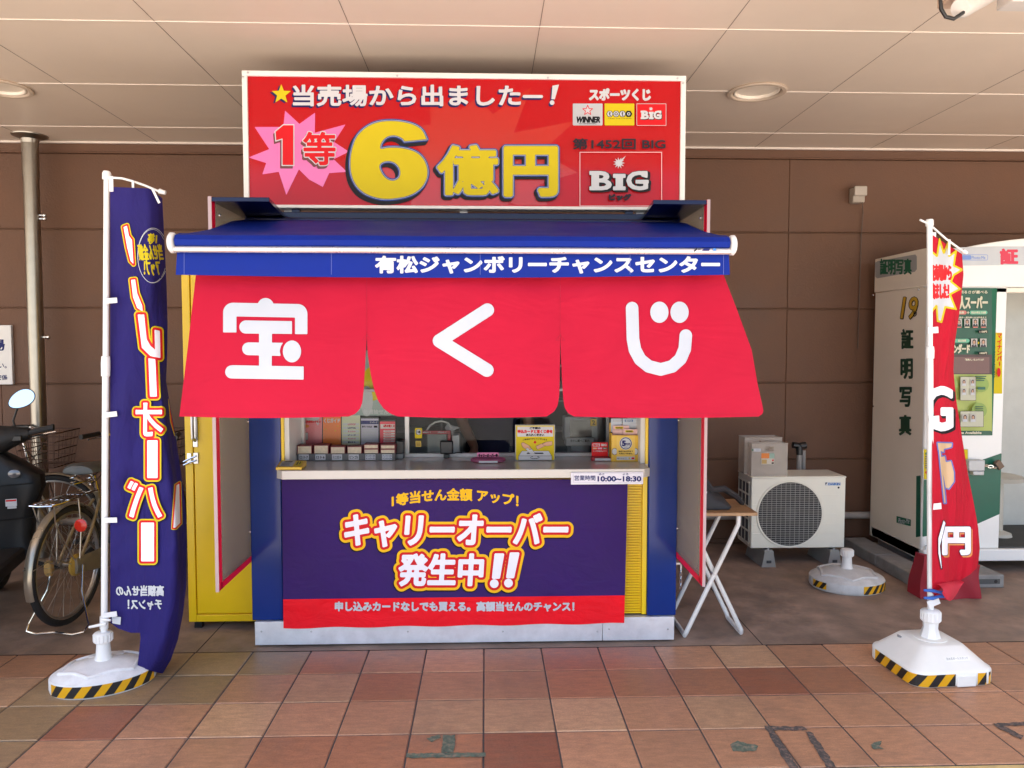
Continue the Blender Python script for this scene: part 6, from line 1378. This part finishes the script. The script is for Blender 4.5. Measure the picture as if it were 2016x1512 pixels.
# red shopping bag
BD = 4.66; rbg = thing('red_tote_bag', P(1868, 1178, BD), 'red fabric shopping bag standing on the floor behind the right flag', 'bag'); rbm = mat('red_tote_cloth', (.30, .010, .022), .7, var=.12, bump=.3, bscale=60)
def W2(px, py, d): return P(px, py, d)
fr1 = [G(1808, 1174, 0), G(1928, 1180, 0)]
fp = [Vector((X(1812, 1175, BD), BD, .002)), Vector((X(1930, 1178, BD), BD, .002)), P(1929, 1112, BD + .02), P(1900, 1120, BD + .02), P(1818, 1094, BD + .02)]
bk = [v + Vector((.0, .13, 0)) for v in fp]
m = MB()
def tot(u, v, back=0):
    xa_ = fp[0].lerp(fp[4], v); xb_ = fp[1].lerp(fp[2], v); p = xa_.lerp(xb_, u); p.y += -.02 * math.sin(math.pi * u) * (1 - v) + .012 * math.sin(u * 11 + v * 5) + back * (.15 - .05 * v); p.z += .0 if v < .99 else -.012 * math.sin(math.pi * u); return p
m.grid(lambda u, v: tot(u, v), 14, 10, rbm); m.grid(lambda u, v: tot(u, v, 1), 14, 10, rbm); m.grid(lambda u, v: tot(0, u).lerp(tot(0, u, 1), v), 10, 4, rbm); m.grid(lambda u, v: tot(1, u).lerp(tot(1, u, 1), v), 10, 4, rbm); m.grid(lambda u, v: tot(u, 0).lerp(tot(u, 0, 1), v), 8, 3, rbm)
m.build('bag_body', rbg, fixn=False)
MB().tube([tot(.05, 1), tot(.05, 1) + Vector((.02, -.0, .03)), tot(.2, .95) + Vector((0, -.01, 0))], .006, rbm, 6).build('handle', rbg)
m = MB()
for k in range(6): m.ball(tot(.5 + .07 * k, .86, .5) , .03, .03, .02, mat('paper_filler', (.4, .28, .18), .8), 10, 6)
m.build('contents', rbg)
# ================================================================== BICYCLES
gold = mat('champagne_frame_paint', (.30, .25, .17), .3, .5, var=.06); rust = mat('rusty_brown_wire', (.09, .045, .03), .6, .3, var=.2, scale=30); alu = mat('dull_alloy', (.42, .41, .39), .32, .9, var=.08, scale=20); sadm = mat('grey_saddle_vinyl', (.055, .058, .055), .5, var=.1)
bi = thing('bicycle', (0, 0, 0), 'champagne city bicycle on its rear stand beside the black scooter', 'bicycle')
YV = Matrix(((1, 0, 0), (0, 0, 1), (0, -1, 0)))      # lathe axis turned to the bicycle's width
def wheel(cx_, nm):
    w_ = MB(); Rr = .315
    w_.tube([(cx_ + (Rr + .0) * math.cos(t), 0, .335 + Rr * math.sin(t)) for t in np.linspace(0, 2 * math.pi, 48, endpoint=False)], .0205, RUB, 12, closed=True); wo = w_.build(nm, bi)
    rm = MB(); rm.lathe([(.287, -.012), (.297, -.013), (.300, -.012), (.300, .012), (.297, .013), (.287, .012), (.284, 0), (.287, -.012)], (cx_, 0, .335), alu, 48, axis=YV); rm.build('rim', wo)
    sp_ = MB()
    for k in range(32):
        a = 2 * math.pi * k / 32; s_ = 1 if k % 2 else -1; b = a + (.55 if (k // 2) % 2 else -.55)
        sp_.tube([(cx_ + .022 * math.cos(b), s_ * .028, .335 + .022 * math.sin(b)), (cx_ + .288 * math.cos(a), 0, .335 + .288 * math.sin(a))], .0010, alu, 5)
    sp_.lathe([(.012, -.05), (.025, -.032), (.012, -.026), (.012, .026), (.025, .032), (.012, .05)], (cx_, 0, .335), alu, 16, axis=YV); sp_.build('spoke_set', wo); return wo
wheel(0, 'rear_wheel'); wheel(1.10, 'front_wheel')
def P3(*a): return Vector(a)
BB = P3(.45, 0, .28); ST = P3(.30, 0, .70); HT = P3(.93, 0, .76); HB = P3(.975, 0, .56)
m = MB()
m.tube([BB, ST], .0155, gold, 12).tube([BB, P3(.62, 0, .36), P3(.8, 0, .5), HB], .019, gold, 12).tube([P3(.36, 0, .52), P3(.7, 0, .56), P3(.945, 0, .68)], .015, gold, 12).tube([HT, HB], .018, gold, 12)
for s_ in (-1, 1):
    m.tube([P3(0, s_ * .06, .335), P3(.2, s_ * .05, .3), BB + P3(-.02, s_ * .03, 0)], .010, gold, 10).tube([P3(0, s_ * .06, .335), P3(.14, s_ * .055, .5), ST + P3(-.005, s_ * .02, -.05)], .009, gold, 10)
    m.tube([HB, P3(.985, s_ * .05, .52), P3(1.04, s_ * .055, .4), P3(1.10, s_ * .055, .335)], .011, gold, 10)
m.build('frame', bi)
m = MB()
for cx_, a0, a1 in ((0, 35, 197), (1.10, 25, 160)):
    rings = []
    for k in range(25):
        t = R(a0 + (a1 - a0) * k / 24); c_, s_ = math.cos(t), math.sin(t); ring = []
        for q in range(7):
            f = R(-80 + 160 * q / 6); rr_ = .341 + .013 * math.cos(f); ring.append(Vector((cx_ + rr_ * c_, .024 * math.sin(f), .335 + rr_ * s_)))
        for q in range(6, -1, -1):
            f = R(-80 + 160 * q / 6); rr_ = .339 + .011 * math.cos(f); ring.append(Vector((cx_ + rr_ * c_, .022 * math.sin(f), .335 + rr_ * s_)))
        rings.append(ring)
    MB().loft(rings, mat('champagne_mudguard', (.36, .32, .25), .28, .7, var=.05)).build('mudguard', bi)
m = MB()
for s_ in (-1, 1): m.tube([(-.01, s_ * .06, .335), (-.17, s_ * .045, .6), (-.2, s_ * .06, .715)], .004, alu, 8).tube([(.0, s_ * .066, .335), (.02, s_ * .07, .55), (.0, s_ * .07, .715)], .0045, alu, 8).tube([(-.01, s_ * .055, .335), (-.2, s_ * .04, .42), (-.338, s_ * .028, .40)], .0028, alu, 6)
m.build('mudguard_stay', bi)
m = MB(); m.tube([(.22, -.05, .72), (-.16, -.07, .715), (-.22, -.06, .715), (-.235, 0, .715), (-.22, .06, .715), (-.16, .07, .715), (.22, .05, .72)], .0055, CHROME, 8)
for yy in (-.03, 0, .03): m.tube([(.2, yy, .718), (-.225, yy, .718)], .004, CHROME, 8)
for xx in (.1, -.05, -.18): m.tube([(xx, -.066, .714), (xx, .066, .714)], .004, CHROME, 8)
m.build('carrier', bi)
m = MB(); m.lathe([(.034, 0), (.036, .004), (.030, .008), (1e-4, .010)], (-.05, .0, .58), mat('red_reflector', (.65, .03, .015), .2), 20, axis=Matrix(((0, 0, -1), (0, 1, 0), (1, 0, 0)))); o = m.build('reflector', bi)
for v in o.data.vertices: v.co += Vector((-.03, -.13, -.0))
sp2 = MB()
sp2.loft([[Vector((x, w_ * math.cos(t), z + (h_ * math.sin(t) if math.sin(t) > 0 else .35 * h_ * math.sin(t)))) for t in np.linspace(0, 2 * math.pi, 16, endpoint=False)] for x, w_, z, h_ in ((.10, .02, .835, .02), (.115, .09, .84, .04), (.16, .115, .845, .045), (.22, .10, .845, .042), (.29, .06, .842, .038), (.36, .035, .84, .032), (.40, .012, .838, .02))], sadm); sd2 = sp2.build('saddle', bi)
m = MB()
for s_ in (-1, 1):
    m.tube([(.15 + .016 * math.cos(t), s_ * .05 + .016 * math.sin(t), .765 + .0085 * t / 2) for t in np.linspace(0, 6 * 2 * math.pi / 2.2, 60)], .0028, CHROME, 6)
    m.tube([(.15, s_ * .05, .765), (.27, s_ * .02, .77), (.38, s_ * .015, .82)], .004, CHROME, 6)
m.each('saddle_spring', sd2)
MB().tube([ST + P3(.03, 0, -.08), P3(.27, 0, .80)], .0125, CHROME, 12).build('seat_post', bi)
m = MB(); m.tube([HT, P3(.90, 0, .90)], .012, CHROME, 12).tube([P3(.70, -.30, .98), P3(.80, -.27, .985), P3(.88, -.20, .97), P3(.905, 0, .91), P3(.88, .20, .97), P3(.80, .27, .985), P3(.70, .30, .98)], .011, CHROME, 12); hbar = m.build('handlebar', bi)
for s_ in (-1, 1): 
    MB().tube([(.66, s_ * .31, .978), (.80, s_ * .27, .985)], .0165, BLK, 12).build('grip', hbar); MB().tube([(.70, s_ * .285, .955), (.80, s_ * .26, .962), (.86, s_ * .21, .972)], .005, CHROME, 8).build('brake_lever', hbar)
m = MB(); bx = 1.06
for zz, w_, d_ in ((.98, .17, .14), (.92, .162, .132), (.86, .154, .124), (.80, .146, .116), (.74, .14, .11)):
    m.tube([(bx - d_, -w_, zz), (bx + d_, -w_, zz), (bx + d_, w_, zz), (bx - d_, w_, zz)], .0035 if zz < .98 else .005, rust, 6, closed=True)
for k in range(7):
    f = -1 + 2 * k / 6
    for sx in (-1, 1): m.tube([(bx + sx * .14, f * .17, .98), (bx + sx * .11, f * .14, .74)], .002, rust, 5)
    for sy in (-1, 1): m.tube([(bx + f * .14, sy * .17, .98), (bx + f * .11, sy * .14, .74)], .002, rust, 5)
    m.tube([(bx - .11, f * .14, .74), (bx + .11, f * .14, .74)], .002, rust, 5)
m.tube([(bx - .08, .1, .74), (1.10, .06, .34)], .004, rust, 6).tube([(bx - .08, -.1, .74), (1.10, -.06, .34)], .004, rust, 6); m.build('basket', bi)
m = MB(); m.lathe([(.05, -.058), (.062, -.05), (.062, -.04), (.05, -.036)], (0, 0, .335), mat('yellowed_plastic_disc', (.42, .27, .05), .5), 24, axis=YV); m.lathe([(.04, -.036), (.045, -.03), (.03, -.02)], (0, 0, .335), rust, 18, axis=YV); m.build('spoke_guard', bi)
m = MB(); m.lathe([(.085, -.075), (.085, -.07), (.02, -.068)], BB, alu, 28, axis=YV).tube([BB + P3(0, -.085, 0), BB + P3(.12, -.09, -.11)], .009, alu, 8).tube([BB + P3(0, .08, 0), BB + P3(-.12, .09, .11)], .009, alu, 8)
m.box(.52, .62, -.14, -.085, .16, .185, BLK).box(.28, .38, .09, .145, .38, .4, BLK); m.build('crank_set', bi)
m = MB(); m.loft([[Vector((x, -.062 + .012 * math.cos(t), z + h_ * math.sin(t))) for t in np.linspace(0, 2 * math.pi, 12, endpoint=False)] for x, z, h_ in ((-.03, .335, .045), (.15, .32, .055), (.35, .305, .075), (.5, .295, .10), (.56, .29, .06))], mat('champagne_chain_case', (.28, .25, .19), .35, .4)); m.build('chain_case', bi)
m = MB(); m.lathe([(.022, -.02), (.03, -.015), (.03, .015), (.022, .02)], (-.055, .075, .33), mat('amber_reflector', (.50, .33, .12), .4), 14, sx=.7, sy=1.5, axis=YV); m.build('pedal_reflector', bi)
m = MB(); m.tube([(0, .085, .335), (-.04, .10, .2), (-.10, .17, .03), (-.13, .16, -.0), (-.14, .10, -.012), (-.14, 0, .0), (-.14, -.10, -.012), (-.13, -.16, .0), (-.10, -.17, .03), (-.04, -.10, .2), (0, -.085, .335)], .006, CHROME, 8); m.build('rear_stand', bi)

m = MB(); m.tube([(-.0 + .075 * math.cos(t), .045, .66 + .06 * math.sin(t)) for t in np.linspace(-.6, 3.8, 20)], .009, mat('lock_alloy', (.3, .31, .32), .35, .6), 10); m.box(-.04, .04, .03, .06, .59, .62, MATS['lock_alloy']); m.build('ring_lock', bi)
MB().tube([(.84, .25, .965), (.95, .2, .9), (.96, .06, .82), (.9, .02, .72), (.6, .02, .45), (.3, .03, .3), (.02, .05, .36)], .003, BLK, 6).build('brake_cable', bi)
MB().tube([(.84, -.25, .965), (.98, -.16, .9), (1.0, -.04, .78), (1.0, -.03, .7)], .003, BLK, 6).build('brake_cable', bi)
b2k = copy_tree(bi); b2k.location = (-4.15, 5.45, .01); b2k.rotation_euler = (0, 0, R(2)); tag(b2k, 'bicycle with a rusty wire basket standing in the dark against the wall', 'bicycle', 'parked bicycles')
bi['group'] = 'parked bicycles'
q = P(133, 1075, 4.36); bi.location = (q.x, 4.36, .022); bi.rotation_euler = (0, 0, R(86))

# ================================================================== SCOOTER
blp = mat('black_scooter_paint', (.006, .006, .007), .38, var=.08, spec=.3); blt = mat('black_textured_plastic', (.011, .011, .012), .6, var=.1, bump=.15, bscale=250)
sx_, sy_ = -3.15, 4.9
sc = thing('motor_scooter', (sx_, 4.4, 0), 'black motor scooter with a round mirror parked at the far left', 'scooter')
SV = lambda x, y, z: Vector((sx_ + x, sy_ + y, z))
def ell(cx_, cy, cz_, rx, ry, n=20, p=2.6):
    out = []
    for k in range(n):
        a = 2 * math.pi * k / n; c_, s_ = math.cos(a), math.sin(a); out.append(SV(cx_ + rx * math.copysign(abs(c_) ** (2 / p), c_), cy + ry * math.copysign(abs(s_) ** (2 / p), s_), cz_))
    return out
MB().loft([ell(0, -.05, .28, .30, .10, p=4), ell(0, -.03, .40, .27, .09, p=4), ell(0, -.03, .56, .29, .09, p=4), ell(0, -.03, .70, .34, .09, p=4), ell(.0, -.02, .78, .33, .09, p=4), ell(0, -.01, .86, .22, .09, p=3.5), ell(0, .0, .92, .12, .09), ell(0, .0, .97, .10, .09)], blp).build('leg_shield', sc)
MB().loft([ell(0, -.45, .24, .20, .45, p=5), ell(0, -.45, .26, .25, .50, p=5), ell(0, -.45, .32, .25, .50, p=5), ell(0, -.45, .335, .23, .48, p=5)], blt).build('floorboard', sc)
MB().loft([ell(0, -.45, .12, .12, .35, p=4), ell(0, -.45, .24, .2, .45, p=4)], blt).build('under_cover', sc)
MB().loft([ell(0, -1.25, .30, .18, .38), ell(0, -1.25, .5, .25, .50), ell(0, -1.27, .66, .24, .52), ell(0, -1.28, .72, .2, .48)], blp).build('rear_body', sc)
MB().loft([ell(0, -1.2, .72, .17, .42), ell(0, -1.2, .77, .19, .44), ell(0, -1.2, .80, .15, .40)], blt).build('seat', sc)
m = MB(); m.loft([[SV(x, -.02 + r * 1.1 * math.cos(a), 1.015 + zz + r * math.sin(a)) for a in np.linspace(0, 2 * math.pi, 16, endpoint=False)] for x, r, zz in ((-.26, .035, .02), (-.2, .055, .01), (-.12, .085, -.01), (0, .10, -.025), (.12, .085, -.01), (.2, .055, .01), (.26, .035, .02))], blt); hb_ = m.build('handlebar_cover', sc)
for s_ in (-1, 1):
    m = MB(); m.tube([SV(s_ * .24, -.03, 1.035), SV(s_ * .33, -.05, 1.06), SV(s_ * .40, -.07, 1.075)], [.019, .018, .018], RUB, 12)
    m.lathe([(.021, -.006), (.023, 0), (.021, .008)], SV(s_ * .40, -.07, 1.075), RUB, 12, axis=Matrix(((0, 0, s_), (0, 1, 0), (1, 0, 0)))); m.build('grip', hb_)
    MB().tube([SV(s_ * .2, .05, 1.0), SV(s_ * .28, .05, 1.015), SV(s_ * .40, .01, 1.04)], [.008, .007, .006], CHROME, 8).build('brake_lever', hb_)
    MB().box(sx_ + s_ * .2 - .03, sx_ + s_ * .2 + .03, sy_ - .085, sy_ - .05, .995, 1.03, BLK).build('switch_block', hb_, bevel=.006)
    m = MB(); b = SV(s_ * .18, -.0, 1.04); e = SV(s_ * .195 + .0, -.02, 1.20)
    m.tube([b, b + Vector((0, 0, .03))], .011, BLK, 10).tube([b, SV(s_ * .165, -.005, 1.12), e], .0065, BLK, 8); mr_o = m.build('mirror_stem', hb_)
    nrm = Matrix.Rotation(R(-15), 3, 'Z') @ Vector((.36, -.88, .205)).normalized(); c0 = SV(s_ * .20 + .02, -.02, 1.255)
    ux = Vector((0, 0, 1)).cross(nrm).normalized(); uy = nrm.cross(ux); rl = R(33)
    u1 = ux * math.cos(rl) + uy * math.sin(rl); u2 = -ux * math.sin(rl) + uy * math.cos(rl)
    def egg(sc_, dpt): return [c0 + u1 * (.078 * sc_ * math.cos(t)) + u2 * (.052 * sc_ * math.sin(t) * (1 + .15 * math.cos(t))) + nrm * dpt for t in np.linspace(0, 2 * math.pi, 32, endpoint=False)]
    mm = MB(); mm.loft([egg(.2, -.045), egg(.7, -.036), egg(.98, -.015), egg(1.04, 0), egg(1.03, .005), egg(.97, .006)], BLK); ms_ = mm.build('mirror_shell', mr_o)
    mm = MB(); mm.add(egg(.965, .0072), [tuple(range(32))], mat('mirror_glass', (.9, .92, .94), .02, 1., var=0.)); mm.build('mirror_glass', ms_)
m = MB(); m.lathe([(.0001, -.01), (.02, 0), (.026, .006), (.015, .011), (1e-4, .012)], SV(.20, -.135, .80), mat('clear_lamp', (.16, .16, .17), .1, .4), 20, sx=1.3, axis=FX); m.build('indicator', sc)
A = Art(lambda x, y, off: SV(x, -.146 - off + .028 * ((x - .1) / .2) ** 2, y), .004)
A.put(RC(.15, .60, .21, .645), [(W_, 0)], cell=.004); A.put(RC(.152, .63, .208, .64), [(RED_, 0)], cell=.003); A.put(RC(.16, .585, .208, .6), [(GREY_, 0)], cell=.003)
A.build('caution_sticker', sc)
for s_ in (-1, 1): MB().tube([SV(s_ * .2, .05, 1.0), SV(s_ * .15, .13, 1.06), SV(s_ * .06, .12, .98), SV(s_ * .03, .08, .88)], .006, BLK, 8).build('brake_cable', sc)
MB().box(sx_ - .2, sx_ + .02, sy_ - .15, sy_ - .10, .60, .70, blt).build('inner_pocket', sc, bevel=.015)
m = MB()
for zz in (.52, .735): m.tube([SV(-.30, -.128, zz), SV(-.1, -.137, zz - .01), SV(.1, -.137, zz - .01), SV(.30, -.128, zz)], .003, mat('panel_gap', (.002, .002, .002), .9), 6)
m.each('panel_joint', sc)
m = MB(); m.lathe([(.018, 0), (.018, .008), (.01, .012), (1e-4, .012)], SV(.06, -.147, .76), CHROME, 16, axis=FX); m.build('key_switch', sc)
for yy in (.16, -1.42):
    m = MB(); m.tube([SV(0, yy + .17 * math.cos(t), .215 + .17 * math.sin(t)) for t in np.linspace(0, 2 * math.pi, 36, endpoint=False)], .045, RUB, 14, closed=True); wo = m.build('wheel', sc)
    XV = Matrix(((0, 0, 1), (0, 1, 0), (-1, 0, 0))); MB().lathe([(.14, -.03), (.135, -.02), (.03, -.012), (.03, .012), (.135, .02), (.14, .03)], SV(0, yy, .215), alu, 24, axis=XV).build('rim', wo)
MB().tube([SV(0, -.02, .9), SV(0, .1, .45), SV(.07, .15, .22)], .03, alu, 10).build('front_fork', sc)

# ================================================================== CLERK BEHIND THE WINDOW
pe = thing('person', (.05, 4.95, 0), 'person in dark navy clothes behind the window leaning one bare arm on the desk', 'person')
skin = mat('skin', (.36, .19, .12), .5, var=.06, scale=12); navyc = mat('navy_uniform', (.012, .012, .045), .8, var=.12, scale=20, bump=.2, bscale=300); hair = mat('black_hair', (.012, .010, .009), .45)
def skinned(name, verts, edges, rad, mt, parent, sub=2, root=0):
    me = bpy.data.meshes.new(name); me.from_pydata([Vector(v) for v in verts], edges, []); 
    o = bpy.data.objects.new(name, me); COL.objects.link(o); me.materials.append(mt)
    o.parent = parent; o.location = -WT[parent]; WT[o] = Vector((0, 0, 0))
    k = o.modifiers.new('skin', 'SKIN')
    for i, r_ in enumerate(rad): me.skin_vertices[0].data[i].radius = r_ if isinstance(r_, tuple) else (r_, r_); me.skin_vertices[0].data[i].use_root = (i == root)
    k.use_smooth_shade = True; s_ = o.modifiers.new('sub', 'SUBSURF'); s_.levels = sub; s_.render_levels = sub
    return o
px_, py_ = .05, 4.95
V = []; E_ = []; RD_ = []
def nv(x, y, z, r, par=None):
    V.append((x, y, z)); RD_.append(r); i = len(V) - 1
    if par is not None: E_.append((par, i))
    return i
pel = nv(px_, py_, .93, (.11, .08)); wa = nv(px_, py_, 1.08, (.10, .075), pel); chs = nv(px_, py_ + .0, 1.27, (.12, .08), wa); nk0 = nv(px_, py_ + .01, 1.42, (.06, .06), chs); nk = nv(px_, py_ - .0, 1.49, .05, nk0); jaw = nv(px_, py_ - .025, 1.55, (.062, .075), nk); hd = nv(px_, py_ - .02, 1.63, (.075, .09), jaw); tp = nv(px_, py_ - .01, 1.70, (.06, .072), hd)
nose = nv(px_, py_ - .115, 1.605, .014, hd)
for s_ in (-1, 1):
    hp_ = nv(px_ + s_ * .09, py_, .86, .085, pel); kn = nv(px_ + s_ * .10, py_ - .01, .50, .058, hp_); an = nv(px_ + s_ * .10, py_ + .02, .10, .042, kn); to = nv(px_ + s_ * .11, py_ - .14, .04, (.04, .03), an)
    ear = nv(px_ + s_ * .078, py_ - .005, 1.61, .018, hd)
    sh_ = nv(px_ + s_ * .17, py_, 1.38, .06, chs)
    if s_ < 0: el = nv(px_ - .21, py_ - .07, 1.12, .042, sh_); wr = nv(px_ - .12, 4.73, .965, .028, el); pa = nv(px_ - .13, 4.665, .925, (.038, .018), wr); fd = Vector((-.35, -1, -.22)).normalized(); base_ = V[pa]
    else: el = nv(px_ + .23, py_ + .02, 1.12, .042, sh_); wr = nv(px_ + .22, py_ - .06, .90, .028, el); pa = nv(px_ + .215, py_ - .08, .83, (.036, .018), wr); fd = Vector((0, -.15, -1)).normalized(); base_ = V[pa]
    side_ = fd.cross(Vector((0, -1, 0)) if s_ > 0 else Vector((0, 0, 1))).normalized()
    for k, L in enumerate((.068, .078, .074, .058)):
        off = (k - 1.5) * .019; b0 = Vector(base_) + fd * .045 + side_ * off; f0 = nv(*b0, .0092, pa); f1 = nv(*(b0 + fd * L * .5), .0085, f0); f2 = nv(*(b0 + fd * L * .95 + Vector((0, -.0, -.012)) * (1 if s_ < 0 else 0)), .0075, f1)
    t0 = Vector(base_) + side_ * -.036 + fd * .01; t1 = nv(*t0, .011, pa); t2 = nv(*(t0 + fd * .04 + side_ * -.018), .0095, t1)
skinned('body', V, E_, RD_, skin, pe)
def oring(cx_, cy, z, rx, ry, n=20): return [Vector((cx_ + rx * math.cos(2 * math.pi * k / n), cy + ry * math.sin(2 * math.pi * k / n), z)) for k in range(n)]
m = MB(); m.loft([oring(px_, py_, z, rx, ry) for z, rx, ry in ((.885, .185, .135), (.95, .182, .135), (1.06, .168, .125), (1.18, .178, .132), (1.30, .20, .135), (1.38, .185, .115), (1.43, .11, .085), (1.46, .075, .07))], navyc)
m.tube([(px_ - .15, py_, 1.385), (px_ - .19, py_ - .01, 1.35), (px_ - .205, py_ - .04, 1.22), (px_ - .21, py_ - .06, 1.16)], [.055, .078, .07, .068], navyc, 16)
m.tube([(px_ + .15, py_, 1.385), (px_ + .19, py_, 1.35), (px_ + .22, py_ + .01, 1.22), (px_ + .228, py_ + .015, 1.16)], [.055, .078, .07, .068], navyc, 16); m.build('shirt', pe, angle=80)
m = MB(); m.loft([oring(px_, py_, z, rx, ry) for z, rx, ry in ((.97, .165, .12), (.90, .178, .128), (.82, .18, .128), (.79, .17, .12))], navyc)
for s_ in (-1, 1): m.loft([oring(px_ + s_ * x, py_ + y, z, r_, r_) for x, y, z, r_ in ((.088, 0, .83, .098), (.095, -.005, .7, .092), (.102, -.01, .5, .08), (.104, 0, .3, .072), (.105, .015, .09, .07))], navyc)
m.build('trousers', pe, angle=80)
m = MB(); m.ball((px_, py_ - .002, 1.665), .088, .102, .085, hair, 24, 14)
for v_i in range(len(m.v)):
    x, y, z = m.v[v_i]
    if y < py_ - .06 and z < 1.69: m.v[v_i] = (x, py_ - .06, max(z, 1.655))
m.build('hair', pe)
m = MB()
for s_ in (-1, 1): m.ball((px_ + s_ * .032, py_ - .098, 1.632), .012, .008, .007, mat('eye', (.02, .015, .012), .2), 12, 8)
m.each('eye', pe)
m = MB(); m.ball((px_, py_ - .094, 1.565), .022, .006, .006, mat('lips', (.30, .11, .09), .5), 12, 8); m.build('mouth', pe)

# the scooter stands turned a little, its tail towards the kerb
piv = Vector((sx_, sy_, 0)); rot = Matrix.Rotation(R(15), 4, 'Z')
sc.matrix_world = Matrix.Translation(piv) @ rot @ Matrix.Translation(Vector(sc.location) - piv)
